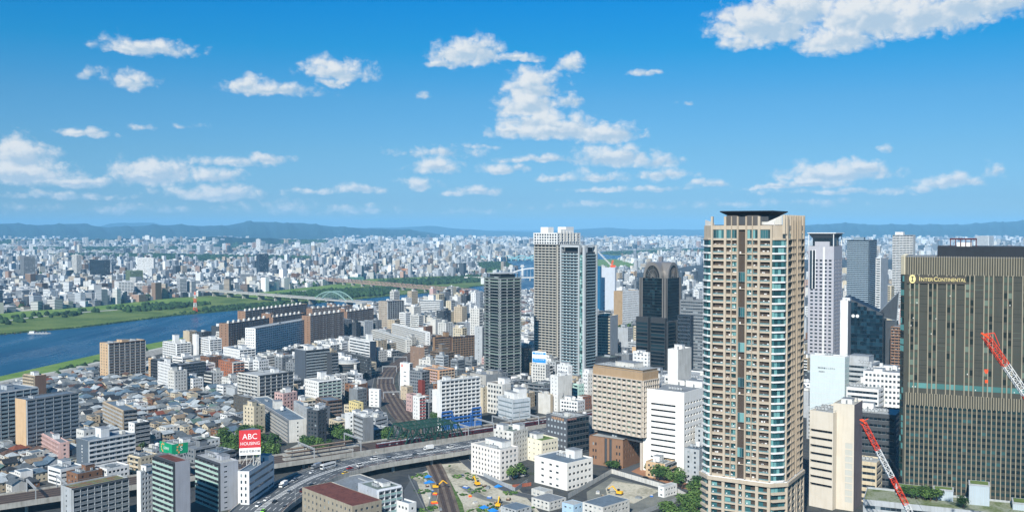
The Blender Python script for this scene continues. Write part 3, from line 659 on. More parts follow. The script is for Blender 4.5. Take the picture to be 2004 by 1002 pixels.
    GR_ = mat('crown_grille', '#55524f', dirt=.05); s = MB()
    for u0, u1 in ((13.0, 18.4), (22.8, 28.5)):
        s = MB(); P = fo['F'][0]; a, b_ = P(u0, z1, .2), P(u1, z1, -.1); s.box(a[0], a[1], z1, b_[0], b_[1], z1 + 4.6, GR_); s.build('louvre_screen', root)
    w2 = MB()
    for x0, y0, x1, y1, ha, hb in ((-19.5, -14, -13.5, -19.0, 2.6, 1.2), (10, -19, 17.5, -14, .6, 4.6), (-6.0, -16, -2.0, -16, 3, 1), (9.0, -17, 15, -17, 1.6, 1.6)):
        a, b_ = Vector((x0, y0)), Vector((x1, y1)); dd = (b_ - a).normalized(); n_ = Vector((dd.y, -dd.x)) * .2
        p = [a + n_, b_ + n_, b_ - n_, a - n_]; hs = (ha, hb, hb, ha)
        lo = [(q.x, q.y, z1 - .1) for q in p]; up = [(q.x, q.y, z1 + h_) for q, h_ in zip(p, hs)]
        for i in range(4): j = (i + 1) % 4; w2.face([lo[i], lo[j], up[j], up[i]], OFFW)
        w2.face(up, OFFW)
    w2.build('roof_screen', root)
    fn = MB(); P = fo['R'][0]
    for u in np.linspace(2, 36, 12): p = [P(u - .3, z1 - 4, .3), P(u + .3, z1 - 4, .3), P(u + .3, z1 + 4.8, .3), P(u - .3, z1 + 4.8, .3)]; q = [P(u - .3, z1 - 4, -1), P(u + .3, z1 - 4, -1), P(u + .3, z1 + 4.8, -1), P(u - .3, z1 + 4.8, -1)]; fn.face(p, TANT); fn.face([p[3], p[2], q[2], q[3]], TANT); fn.face([q[0], p[0], p[3], q[3]], TANT); fn.face([p[1], q[1], q[2], p[2]], TANT)
    fn.build('crown_fin', root)
    cn = MB(); cn.v = [(x * 9, y * 9, z1 + 4.2) for x, y in ((-1, -1), (1, -1), (1, 1), (-1, 1))] + [(x * 12.8, y * 12.8, z1 + 6.4) for x, y in ((-1, -1), (1, -1), (1, 1), (-1, 1))] + [(x * 12.8, y * 12.8, z1 + 6.9) for x, y in ((-1, -1), (1, -1), (1, 1), (-1, 1))]
    mi = cn.mi(BLACK)
    for i in range(4):
        j = (i + 1) % 4
        for f in ((i, j, 4 + j, 4 + i), (4 + i, 4 + j, 8 + j, 8 + i)): cn.f.append(f); cn.m.append(mi); cn.r.append(.5)
    for f in ((8, 9, 10, 11), (3, 2, 1, 0)): cn.f.append(f); cn.m.append(mi); cn.r.append(.5)
    cn.build('canopy', root)
owners_tower()

def text(name, s, size, parent, loc, rot, m, ext=.06, align='CENTER', sx=1.0):
    cu = bpy.data.curves.new(name, 'FONT'); cu.body = s; cu.size = size; cu.extrude = ext; cu.align_x = align; cu.align_y = 'CENTER'; cu.resolution_u = 3
    tmp = link('letters', cu); bpy.context.view_layer.update(); me = bpy.data.meshes.new_from_object(tmp.evaluated_get(bpy.context.evaluated_depsgraph_get())); bpy.data.objects.remove(tmp); me.materials.clear(); me.materials.append(m)
    o = link(name, me, parent); o.location = loc; o.rotation_euler = rot; o.scale = (sx, 1, 1); return o
FIN = mat('tan_fin', '#8d8674', dirt=.06); FIND = mat('brown_spandrel', '#42433c', dirt=.08); GOLD = mat('pale_gold_sign', '#e0cf8e', rough=.5, dirt=0)
def hotel():
    th = rad(24); k0 = kx(1761, 700); Y0 = 508.0; A = (k0 * Y0, Y0); u = (math.cos(th), -math.sin(th)); v = (math.sin(th), math.cos(th))
    W_, D_ = 78.0, 48.0; ctr = (A[0] + u[0] * W_ / 2 + v[0] * D_ / 2, A[1] + u[1] * W_ / 2 + v[1] * D_ / 2)
    root = empty('hotel_tower', (*ctr, 0), -th, 'dark glass hotel tower with tan vertical fins and a gold rooftop name sign', 'tower')
    HERO.append((*ctr, W_, D_, th, 146, 'dark hotel tower with tan fins', 'hotel_tower'))
    P, L, rz = faces_of(W_, D_)['F']; h = zat(503, Y0); zA = zat(537, Y0); zB = zat(768, Y0); zC = zat(789, Y0)
    wall = MB(); w_, d_ = W_ / 2, D_ / 2
    wall.prism([(-w_ + 1.8, -d_ + .0), (w_, -d_), (w_, d_), (-w_, d_), (-w_, -d_ + 2.6)], 0, h, FIND, top=ROOFG); wall.build('wall', root)
    GLH = glassmat('hotel_glass', '1f2826', '46534a', '66766a', .06, .62, .1); GLH2 = glassmat('hotel_glass_lower', '16262a', '20373a', '35585a', .10, .5, .1); GLS = glassmat('hotel_service_glass', '45706d', '4f7d7a', '5a8a87', .3, .3)
    def bx(t, u0, u1, v0, v1, n0, n1, m):
        p = [P(a, b, n) for n in (n0, n1) for a, b in ((u0, v0), (u1, v0), (u1, v1), (u0, v1))]
        for f in ((4, 5, 6, 7), (7, 6, 2, 3), (0, 1, 5, 4), (5, 1, 2, 6), (0, 4, 7, 3)): t.face([p[i] for i in f], m, .5)
    us = []; x = 4.6
    for k in range(60):
        us.append(x); x += (2.05, 2.05, 4.4)[k % 3]
        if x > W_ - .5: break
    nf = 15; fh = (zA - zB) / (nf + .6); lit_ = MB(); pan = MB()
    for f in range(nf):
        v0 = zB + .5 * fh + f * fh + .15; mb = MB(); gm = GLS if f == 0 else GLH
        cells = [(4.0, us[0])] + list(zip(us, us[1:]))
        mb.strip(P, [4.0] + us, v0 + .95, v0 + fh - .3, .06, gm); mb.build('glazing', root)
        for a, b in cells:
            if b - a > 3 and f: pan.face([P(a + .2, v0 + 1.1, .09), P(b - .2, v0 + 1.1, .09), P(b - .2, v0 + fh - .4, .09), P(a + .2, v0 + fh - .4, .09)], FIND)
            elif R_.random() < .10: xx = a + .5 + R_.random(); lit_.face([P(xx, v0 + 1.2, .08), P(xx + .35, v0 + 1.2, .08), P(xx + .35, v0 + 1.8, .08), P(xx, v0 + 1.8, .08)], WHITE)
    tag(lit_.build('pale_curtains', root), kind='stuff'); tag(pan.build('blank_panels', root), kind='stuff')
    nf2 = 24; f2 = zC / nf2
    for f in range(nf2):
        v0 = f * f2; mb = MB()
        mb.strip(P, list(np.arange(3.0, W_, 2.2)), v0 + 1.3, v0 + f2 - .1, .06, GLH2)
        mb.build('glazing', root)
    fin = MB()
    for x in us: bx(fin, x - .25, x + .25, zB + .4, zA + .3, .0, .75, FIN)
    for x in us:
        pass
    for x in np.arange(2.4, W_, 1.12): bx(fin, x - .19, x + .19, zA, h + .6, .0, .65, FIN)
    for x in np.arange(3.2, W_, 1.12): bx(fin, x - .22, x + .22, zC - .3, zB + .5, .02, .85, FIN)
    for x in np.arange(3.0, W_, 2.2): bx(fin, x - .22, x + .22, 0, zC - .25, .0, .8, FIN)
    fin.build('fins', root)
    # glass corner strip on the left end
    cg = MB(); Q0 = Vector((-w_ + 1.75, -d_ - .05)); Q1 = Vector((-w_ - .05, -d_ + 2.6)); Q2 = Vector((-w_ - .05, d_)); GLC = glassmat('corner_glass', '0f1e20', '1c3c3d', '5f9c98', .35, .35, .1)
    for f in range(38):
        v0 = 1 + f * (zA - 1) / 38; e = (zA - 1) / 38
        for a, b in ((Q1, Q0), (Q2, Q1)):
            for j in range(2): s0 = a.lerp(b, j / 2); s1 = a.lerp(b, (j + .95) / 2); cg.face([(s0.x, s0.y, v0), (s1.x, s1.y, v0), (s1.x, s1.y, v0 + e * .8), (s0.x, s0.y, v0 + e * .8)], GLC)
    cg.build('corner_glazing', root)
    tc_ = MB(); tc_.prism([(-w_ - .1, -d_ + 2.55), (-w_ + 1.7, -d_ - .12), (-w_ + 2.0, -d_ - .12), (-w_ + 2.0, d_ + .1), (-w_ - .1, d_ + .1)], zA, h + .5, mat('pale_stone', '#d3c9ad', dirt=.06)); tc_.build('corner_cap', root)
    pr = MB(); pr.prism([(-w_ + 17, -d_ + 8), (w_ - 21, -d_ + 8), (w_ - 21, d_ - 8), (-w_ + 17, d_ - 8)], h, h + 5.4, BLACK, top=DGREY); pr.build('plant_room', root)
    rb = MB()
    for x in np.arange(-16, -3.9, 2.4): rb.box(x - .2, -d_ + 12, h + 5.4, x + .2, -d_ + 12.4, h + 9.4, MAROON); rb.box(x - .2, -d_ + 18, h + 5.4, x + .2, -d_ + 18.4, h + 9.4, MAROON)
    rb.box(-16.3, -d_ + 11.8, h + 8.8, -3.7, -d_ + 12.6, h + 9.5, MAROON); rb.box(-16.3, -d_ + 17.8, h + 8.8, -3.7, -d_ + 18.6, h + 9.5, MAROON); rb.box(-13, -d_ + 13, h + 5.4, -6, -d_ + 17, h + 7.4, WHITE); rb.build('gondola_frame', root)
    sg = MB(); X0 = 5.4; zs = (zA + zat(552, Y0)) / 2 - .2
    bx(sg, 3.0, 30.5, zs - 2.2, zs + 1.6, .1, .8, mat('sign_board', '#4b463e', dirt=.05)); so_ = sg.build('sign_board', root)
    em = MB(); n0 = 20
    prof = [(math.sin(a) * 1.55, math.cos(a) * 2.2) for a in np.linspace(0, 2 * math.pi, n0, endpoint=False)]
    em.face([P(5.6 + x, zs + z, .95) for x, z in prof][::-1], GOLD, .5)
    em.face([P(5.35, zs - 1.3, 1.0), P(5.85, zs - 1.3, 1.0), P(5.85, zs + 1.3, 1.0), P(5.35, zs + 1.3, 1.0)], FIND)
    em.face([P(5.0, zs + .9, 1.0), P(6.2, zs + .9, 1.0), P(6.2, zs + 1.3, 1.0), P(5.0, zs + 1.3, 1.0)], FIND); em.face([P(5.0, zs - 1.3, 1.0), P(6.2, zs - 1.3, 1.0), P(6.2, zs - .9, 1.0), P(5.0, zs - .9, 1.0)], FIND)
    em.build('emblem', root)
    y = -d_ - 1.0
    text('lettering', "I", 3.1, root, (-w_ + 8.6, y, zs), (rad(90), 0, 0), GOLD, .08, 'LEFT'); text('lettering', "NTER", 2.45, root, (-w_ + 9.5, y, zs - .22), (rad(90), 0, 0), GOLD, .08, 'LEFT', .95)
    text('lettering', "C", 3.1, root, (-w_ + 15.4, y, zs), (rad(90), 0, 0), GOLD, .08, 'LEFT'); text('lettering', "ONTINENTAL", 2.45, root, (-w_ + 17.4, y, zs - .22), (rad(90), 0, 0), GOLD, .08, 'LEFT', .84)
hotel()

# ---- three dark residential towers in the middle
SLAB = mat('white_slab', '#aeb2b3', dirt=.06); DKW = mat('dark_panel', '#3a3f44', dirt=.06)
def slab_tower():       # the 33 storey one with fanned white slabs
    G = fit(978, 742, 546, 950, 1018, th=52); w, d, h = G['w'], G['d'], G['h']
    root = empty('slab_tower', (G['x'], G['y'], 0), -G['th'], 'dark residential tower striped by thin white slabs, flat roof canopy', 'tower'); HERO.append((G['x'], G['y'], w, d, G['th'], h, 'dark tower with white slabs', 'slab_tower'))
    wl = MB(); wl.prism([(-w / 2, -d / 2), (w / 2, -d / 2), (w / 2, d / 2), (-w / 2, d / 2)], 0, h, DKW, top=ROOFG)
    for k, Wd in (('F', w), ('R', d)):
        P = faces_of(w, d)[k][0]
        for i in range(int(Wd / 3.2)):
            u = (i + .5) * 3.2; wl.face([P(u - 1.3, 1, .02), P(u + 1.3, 1, .02), P(u + 1.3, h - 1, .02), P(u - 1.3, h - 1, .02)], GLD)
        for u in (.3, Wd * .33, Wd * .66 if k == 'R' else Wd - .3, Wd - .3):
            wl.face([P(u - .35, 0, 1.62), P(u + .35, 0, 1.62), P(u + .35, h, 1.62), P(u - .35, h, 1.62)], DKW if u == .3 and k == 'F' else SLAB); wl.face([P(u - .35, 0, .0), P(u - .35, 0, 1.62), P(u - .35, h, 1.62), P(u - .35, h, .0)], SLAB); wl.face([P(u + .35, 0, 1.62), P(u + .35, 0, .0), P(u + .35, h, .0), P(u + .35, h, 1.62)], SLAB)
    wl.build('wall', root)
    nf = 33; fh = h / nf; bm = MB(); e = 1.9
    bm.prism([(-w / 2 - .4, -d / 2 - e), (w / 2 + e * .6, -d / 2 - e), (w / 2 + e, -d / 2 - e * .6), (w / 2 + e, d / 2 + .4), (-w / 2 - .4, d / 2 + .4)], -.2, .12, SLAB, bottom=True)
    for a, b in (((-w / 2 - .3, -d / 2 - e + .1), (w / 2 + e * .6, -d / 2 - e + .1)), ((w / 2 + e - .1, -d / 2 - e * .5), (w / 2 + e - .1, d / 2 + .3))): bm.beam((*a, .75), (*b, .75), .05, GLG, .9)
    me = bm.mesh('balcony')
    for f in range(1, nf + 1): link('balcony', me, root, (0, 0, f * fh))
    cn = MB(); cn.box(-w / 2 + 3, -d / 2 + 4, h, w / 2 - 4, d / 2 - 4, h + 4.4, DKW); cn.build('plant_room', root)
    cn = MB(); cn.box(-w / 2 + .5, -d / 2 + 1.5, h + 5.2, w / 2 - 1.5, d / 2 - 1.5, h + 6.0, LGREY)
    for x, y in ((-w / 2 + 1, -d / 2 + 2), (w / 2 - 2, -d / 2 + 2), (w / 2 - 2, d / 2 - 2), (-w / 2 + 1, d / 2 - 2)): cn.box(x - .3, y - .3, h, x + .3, y + .3, h + 5.2, DKW)
    cn.build('canopy', root); topbits(root, w, d, h, OFFW, [('a', .2, -.42, 3), ('m', .1, .1, 9)], 3)
slab_tower()
def twin_front():
    G = fit(1146, 752, 480, 1098, 1166, th=42); w, d, h = G['w'], G['d'], G['h']
    root = empty('balcony_tower', (G['x'], G['y'], 0), -G['th'], 'dark tower with pale blue balconies and a white portal frame', 'tower'); HERO.append((G['x'], G['y'], w, d, G['th'], h, 'dark tower with a white portal frame', 'balcony_tower'))
    wl = MB(); hb = h - 7; PBL = mat('pale_blue_balcony', '#7f979d', dirt=.06, rough=.4)
    wl.prism([(-w / 2, -d / 2), (w / 2, -d / 2), (w / 2, d / 2), (-w / 2, d / 2)], 0, hb, DKW, top=ROOFG)
    fo = faces_of(w, d)
    for k, Wd in (('F', w), ('R', d)):
        P = fo[k][0]; nb = int(Wd / 3)
        for i in range(nb): u = (i + .5) * Wd / nb; wl.face([P(u - 1.2, 1, .02), P(u + 1.2, 1, .02), P(u + 1.2, hb - 1, .02), P(u - 1.2, hb - 1, .02)], GLD)
    wl.build('wall', root)
    fr = MB(); P = fo['F'][0]
    def bx(t, P, u0, u1, v0, v1, n0, n1, m):
        p = [P(a, b, n) for n in (n0, n1) for a, b in ((u0, v0), (u1, v0), (u1, v1), (u0, v1))]
        for f in ((4, 5, 6, 7), (7, 6, 2, 3), (0, 1, 5, 4), (5, 1, 2, 6), (0, 4, 7, 3)): t.face([p[i] for i in f], m, .5)
    bx(fr, P, 0, 1.5, h * .0, h, -3, 2.2, SLAB); bx(fr, P, w - 2.6, w, 0, h, -3, 2.2, SLAB); bx(fr, P, 1.5, w * .74, h - 2.2, h, -3, 2.1, SLAB); bx(fr, P, w * .74, w * .78, 0, h, -2, 2.15, SLAB); bx(fr, P, w * .9, w - 2.6, h - 2.2, h, -3, 2.1, SLAB)
    P2 = fo['R'][0]; bx(fr, P2, d - 1.8, d, 0, h, -3, 2, SLAB); bx(fr, P2, .02, d - 1.8, h - 2.0, h - .05, -3, .4, SLAB); fr.build('portal_frame', root)
    nf = 44; fh = hb / nf; GLW = glassmat('strip_glass', '2c4444', '5e8a88', '93b5ae', .35, .4)
    bm = MB(); bx(bm, P, 1.5, w * .735, -.2, 0, 0, 1.8, SLAB); bx(bm, P, 1.55, w * .73, 0, .95, 1.6, 1.72, PBL)
    for i in range(5): u = 3 + i * (w * .7 - 4) / 4; bx(bm, P, u - .5, u + .5, .01, 1.5, .3, .8, WHITE)
    bx(bm, P2, .1, d - 1.8, -.2, 0, 0, 1.8, SLAB); bx(bm, P2, .1, d - 1.9, 0, .85, 1.6, 1.72, PBL); me = bm.mesh('balcony')
    for f in range(1, nf): link('balcony', me, root, (0, 0, f * fh))
    for f in range(nf - 1):
        o = MB(); a, b = w * .785, w - 2.7
        for j in range(2): o.face([P(a + (b - a) * j / 2, f * fh + .5, .9), P(a + (b - a) * (j + .92) / 2, f * fh + .5, .9), P(a + (b - a) * (j + .92) / 2, f * fh + fh, .9), P(a + (b - a) * j / 2, f * fh + fh, .9)], GLW)
        o.build('window', root)
    pr = MB(); pr.box(-w / 2 + 3, -d / 2 + 3, hb, w / 2 - 3, d / 2 - 2, h - 2.6, DKW); pr.build('plant_room', root)
twin_front()
def twin_back():
    Y = 1115.0; th = rad(42); k = kx(1090, 600); C = (k * Y, Y); t = th
    w = 33; d = 40; cx = C[0] - math.cos(t) * w / 2 + math.sin(t) * d / 2; cy = C[1] + math.sin(t) * w / 2 + math.cos(t) * d / 2; h = zat(456, Y)
    root = empty('pale_tower', (cx, cy, 0), -th, 'tallest pale residential tower with stepped white penthouses, behind the portal framed tower', 'tower'); HERO.append((cx, cy, w, d, th, h, 'tallest pale tower', 'pale_tower'))
    PALE = mat('pale_cream', '#b3afa4', dirt=.06); wl = MB(); fo = faces_of(w, d); nf = 50; hb = h - 13
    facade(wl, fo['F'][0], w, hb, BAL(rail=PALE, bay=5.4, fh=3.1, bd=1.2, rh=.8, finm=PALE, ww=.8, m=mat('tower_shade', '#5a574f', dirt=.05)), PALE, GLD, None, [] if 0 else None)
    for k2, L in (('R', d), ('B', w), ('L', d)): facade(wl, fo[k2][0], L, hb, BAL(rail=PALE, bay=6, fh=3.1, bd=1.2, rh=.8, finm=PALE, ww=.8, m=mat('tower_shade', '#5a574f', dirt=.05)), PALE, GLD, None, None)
    wl.face([(-w / 2, -d / 2, hb), (w / 2, -d / 2, hb), (w / 2, d / 2, hb), (-w / 2, d / 2, hb)], ROOFG); wl.build('wall', root)
    cr = MB(); a = [(-w / 2 - 1, -d / 2 - 1, w / 2 + 1.2, d / 2 + 1)]; x0, y0, x1, y1 = a[0]; PL2 = WHITE
    for key, L in (('F', x1 - x0), ('R', y1 - y0)):
        Q = faces_of(x1 - x0, y1 - y0)[key][0]; facade(cr, lambda u, v, n, Q=Q: Q(u, v + hb, n), L, 13, WNS(bay=3.6, ww=2.6, wh=2, fh=3.1, sill=.6, rd=.5, top=.7), WHITE, GL, None, None)
    cr.face([(x0, y0, h), (x1, y0, h), (x1, y1, h), (x0, y1, h)], ROOFL); cr.face([(x0, y1, hb), (x0, y0, hb), (x0, y0, h), (x0, y1, h)], WHITE); cr.build('crown', root)
    for x, y, a, c, e in ((-8, -8, 11, 10, 6.5), (8, 6, 12, 14, 6.8), (13, -6, 4, 10, 4)):
        p = MB(); p.box(x - a / 2, y - c / 2, h, x + a / 2, y + c / 2, h + e, WHITE, top=ROOFG); p.build('penthouse', root)
    fn = MB()
    for i in range(6): y = -d / 2 + 5 + i * 5.5; fn.box(w / 2 + .5, y, h - 10, w / 2 + 2, y + 1, h + 4 - i * .8, OFFW)
    fn.build('crown_fin', root)
twin_back()

def arch_tower():
    Y = 1075.0; th = rad(40); k = kx(1302, 620); C = (k * Y, Y); w = 33.0; d = 33.0
    cx = C[0] - math.cos(th) * w / 2 + math.sin(th) * d / 2; cy = C[1] + math.sin(th) * w / 2 + math.cos(th) * d / 2
    root = empty('arched_tower', (cx, cy, 0), -th, 'black glass tower with round arched tops above its fan windows', 'tower'); HERO.append((cx, cy, w + 6, d + 6, th, 125, 'black glass tower with arched tops', 'arched_tower'))
    ST = mat('warm_steel', '#85807a', rough=.35, spec=.5, dirt=.06, metal=.3); h = zat(545, Y); ha = zat(514, Y); r = ha - h; zl = zat(622, Y)
    BG = glassmat('black_glass', '0a1114', '101b1f', '1d3036', .2, .4, .08); DS = mat('dark_stone', '#3a3b3c', rough=.5, dirt=.06); fo = faces_of(w, d)
    b = MB(); b.prism([(-w / 2, -d / 2), (w / 2, -d / 2), (w / 2, d / 2), (-w / 2, d / 2)], 0, h, DS, top=DGREY)
    for key in 'FR':
        P = fo[key][0]
        for u0 in (0, w - 4.1, 2.8, w - 1.3):
            b.face([P(u0, 0, .35), P(u0 + 1.3, 0, .35), P(u0 + 1.3, h, .35), P(u0, h, .35)], ST); b.face([P(u0 + 1.3, 0, .35), P(u0 + 1.3, 0, 0), P(u0 + 1.3, h, 0), P(u0 + 1.3, h, .35)], ST); b.face([P(u0, 0, 0), P(u0, 0, .35), P(u0, h, .35), P(u0, h, 0)], ST)
        for u in np.arange(1.4, 2.6, .62): b.face([P(u, 0, .06), P(u + .3, 0, .06), P(u + .3, h, .06), P(u, h, .06)], DS)
    b.build('wall', root)
    nf = 33; fh = h / nf
    for key in 'FR':
        P = fo[key][0]
        for f in range(nf):
            mb = MB(); v = f * fh
            mb.strip(P, [4.2 + i * (w - 8.4) / 8 for i in range(9)], v, v + fh * .9, .1, BG)
            mb.build('glazing', root)
    # the two crossing barrel vaults
    R2 = (w - 10) / 2; vt_ = MB(); sy = r / R2; n = 18
    def arcp(rr): return [(-rr * math.cos(math.pi * i / n), rr * math.sin(math.pi * i / n) * sy * (R2 / R2)) for i in range(n + 1)]
    for ax in (0, 1):
        A = arcp(R2); mk = (lambda a, z, t: (a, t, z + h)) if ax == 0 else (lambda a, z, t: (-t, a, z + h))
        T0, T1 = -d / 2 - .3, d / 2 - 2
        for i in range(n):
            (a0, z0), (a1, z1) = A[i], A[i + 1]; vt_.face([mk(a0, z0, T0), mk(a1, z1, T0), mk(a1, z1, T1), mk(a0, z0, T1)][::-1], ST, .5)
        vt_.face([mk(a, z, T1) for a, z in A], ST, .5)
        B = arcp(R2 - 2.3)
        for i in range(n):
            p = [mk(A[i][0], A[i][1], T0), mk(B[i][0], B[i][1], T0), mk(B[i + 1][0], B[i + 1][1], T0), mk(A[i + 1][0], A[i + 1][1], T0)]; vt_.face(p, ST, .5)
            p = [mk(B[i][0], B[i][1], T0), mk(B[i][0], B[i][1], T0 + 1.5), mk(B[i + 1][0], B[i + 1][1], T0 + 1.5), mk(B[i + 1][0], B[i + 1][1], T0)]; vt_.face(p, ST, .5)
    vt_.build('arched_roof', root)
    for ax in (0, 1):
        mk = (lambda a, z, t: (a, t, z + h)) if ax == 0 else (lambda a, z, t: (-t, a, z + h)); fw = MB(); T0 = -d / 2 + 1.0; B = arcp(R2 - 2.3)
        for ring in ((0, .32), (.36, .66), (.70, 1)):
            for i in range(n):
                q = []
                for rr, j in ((ring[0], i), (ring[1], i), (ring[1], i + 1), (ring[0], i + 1)):
                    s = .06 if j == i else -.06; q.append(mk(B[j][0] * rr, B[j][1] * rr, T0))
                fw.face(q[::-1], BG, i * .618 % 1)
        for i in range(0, n + 1): fw.beam(mk(B[i][0] * .12, B[i][1] * .12, T0 - .15), mk(B[i][0], B[i][1], T0 - .15), .22, ST)
        for rr in (.34, .68): 
            for i in range(n): fw.beam(mk(B[i][0] * rr, B[i][1] * rr, T0 - .15), mk(B[i + 1][0] * rr, B[i + 1][1] * rr, T0 - .15), .22, ST)
        fw.build('fan_window', root)
    lo = MB(); e = 4.5
    for key in 'FR':
        P = fo[key][0]
        for (u0, u1) in ((-1.5, w * .42), (w * .52, w + 2.5)):
            p = [P(a, 0, n_) for n_, a in ((0, u0), (0, u1), (e, u1), (e, u0))]; pl = [(x, y) for x, y, z in p]
            if area(pl) < 0: pl = pl[::-1]
            lo.prism(pl, 0, zl - (4 if key == 'R' else 0), DS, top=DGREY)
            for f in range(15): v = f * (zl - 5) / 15 + .4; lo.face([P(u0 + .5, v, e + .04), P(u1 - .5, v, e + .04), P(u1 - .5, v + 2.6, e + .04), P(u0 + .5, v + 2.6, e + .04)], BG)
    lo.build('lower_wing', root)
arch_tower()
OCT = mat('warm_grey_precast', '#bfb5a8', dirt=.08); OCTB = mat('tan_cornice', '#a38a6c', dirt=.06); BRK = mat('brown_tile', '#8a6a52', dirt=.08)
def honeycomb():
    G = fit(1257, 922, 729, 1161, 1287, th=46); w, d, h = G['w'], G['d'], G['h']
    root = empty('office_tower', (G['x'], G['y'], 0), -G['th'], 'warm grey office block of deep honeycomb window cells above a brown brick podium', 'tower'); HERO.append((G['x'], G['y'], w + 3, d + 3, G['th'], h, 'warm grey honeycomb office block', 'office_tower'))
    zb = zat(846, G['y'] - d / 2 + 4); fo = faces_of(w, d); wl = MB(); nf = 10; hh = h - 5.2
    core = MB(); core.prism([(-w / 2 + .4, -d / 2 + .4), (w / 2 - .4, -d / 2 + .4), (w / 2 - .4, d / 2 - .4), (-w / 2 + .4, d / 2 - .4)], zb - 1, h + 1.5, DGREY, top=ROOFL); core.build('core_wall', root)
    for key in 'FRBL':
        P, L, rz = fo[key]; wins = [] if key in 'FR' else None
        facade(wl, lambda u, v, n, P=P: P(u, v + zb, n), L, hh - zb, GRD(fh=3.55, bay=L / 9.5 if key in 'FB' else L / 7, pd=1.15, cw=.55, ch=.55, pan=.34, top=.3), OCT, GLG, wins, None)
        for (u, v, n, ww, wh, gm, nb) in wins or []:
            if key == 'F' or True: link('window', pane_mesh(ww, wh, gm, nb), root, P(u, v + zb, .004), rz)
        if key == 'F':   # precast hoods inside the cells
            nb = max(1, round(L / (L / 9.5))); bw = L / nb
            for f in range(10):
                for i in range(nb): u = (i + .62) * bw; v = zb + (f + .18) * (hh - zb) / 10; wl.face([P(u - .1, v, .02), P(u + bw * .36, v, 1.12), P(u + bw * .36, v + 2.6, 1.12), P(u - .1, v + 2.6, .02)], OCT)
    wl.prism([(-w / 2 - .2, -d / 2 - .2), (w / 2 + .2, -d / 2 - .2), (w / 2 + .2, d / 2 + .2), (-w / 2 - .2, d / 2 + .2)], hh, h, OCTB, top=ROOFL); wl.build('wall', root)
    flat_roof(root, w + .4, d + .4, h + 1.4, OCTB, ROOFL, 1.2, .5); topbits(root, w, d, h + .2, OFFW, [('p', .05, .1, 16, 10, 4), ('a', -.3, -.1, 4), ('a', .3, -.3, 4), ('b', -.2, .3), ('r', 0, 0)], 5)
    nk = MB(); nk.prism([(-w / 2 + 2, -d / 2 + 2), (w / 2 - 2, -d / 2 + 2), (w / 2 - 2, d / 2 - 2), (-w / 2 + 2, d / 2 - 2)], zb - 4, zb, DGREY); nk.build('recessed_storey', root)
    for x_, y_ in ((w / 2 - 2.5, -d / 2 + 2.5), (w / 2 - 2.5, d / 2 - 3), (0, d / 2 - 3), (-w / 2 + 3, d / 2 - 3)): cl = MB(); cl.box(x_ - .8, y_ - .8, 0, x_ + .8, y_ + .8, zb - 4, OCT); cl.build('column', root)
    Gp = fit(1219, 917, 868, 1153, 1257, th=36); base = MB(); w2, d2, h2 = Gp['w'], Gp['d'], zb - 3.5
    pr = empty('brick_podium', (Gp['x'], Gp['y'], 0), -Gp['th'], 'low brown brick podium at the foot of the honeycomb office block', 'podium'); HERO.append((Gp['x'], Gp['y'], w2, d2, Gp['th'], h2, 'brown brick podium', 'brick_podium'))
    f2 = faces_of(w2, d2); facade(base, f2['F'][0], w2, h2, WNS(bay=5, ww=1.0, wh=2.0, fh=5, cols=[(.12, 1), (.2, 1), (.82, 1), (.9, 1)], top=2, z0=3), BRK, GL, None, None); facade(base, f2['R'][0], d2, h2, WNS(bay=3.4, ww=1.1, wh=2, fh=4.6, top=2, z0=5), BRK, GL, None, None)
    for k in 'BL': facade(base, f2[k][0], w2 if k == 'B' else d2, h2, BLK(), BRK, GL, None, None)
    P = f2['F'][0]
    for u in (w2 * .42, w2 * .56): base.face([P(u, 2, .5), P(u + 1.2, 2, .5), P(u + 1.2, h2 + .5, .5), P(u, h2 + .5, .5)], BRK); base.face([P(u + 1.3, 2, .1), P(u + 3, 2, .1), P(u + 3, h2, .1), P(u + 1.3, h2, .1)], DGREY); base.face([P(u + 1.2, 2, .5), P(u + 1.2, 2, 0), P(u + 1.2, h2 + .5, 0), P(u + 1.2, h2 + .5, .5)], BRK)
    base.build('wall', pr); flat_roof(pr, w2, d2, h2 + .7, BRK, ROOFL, .7); topbits(pr, w2, d2, h2, OFFW, [('a', .25, -.2, 5)], 1)
honeycomb()

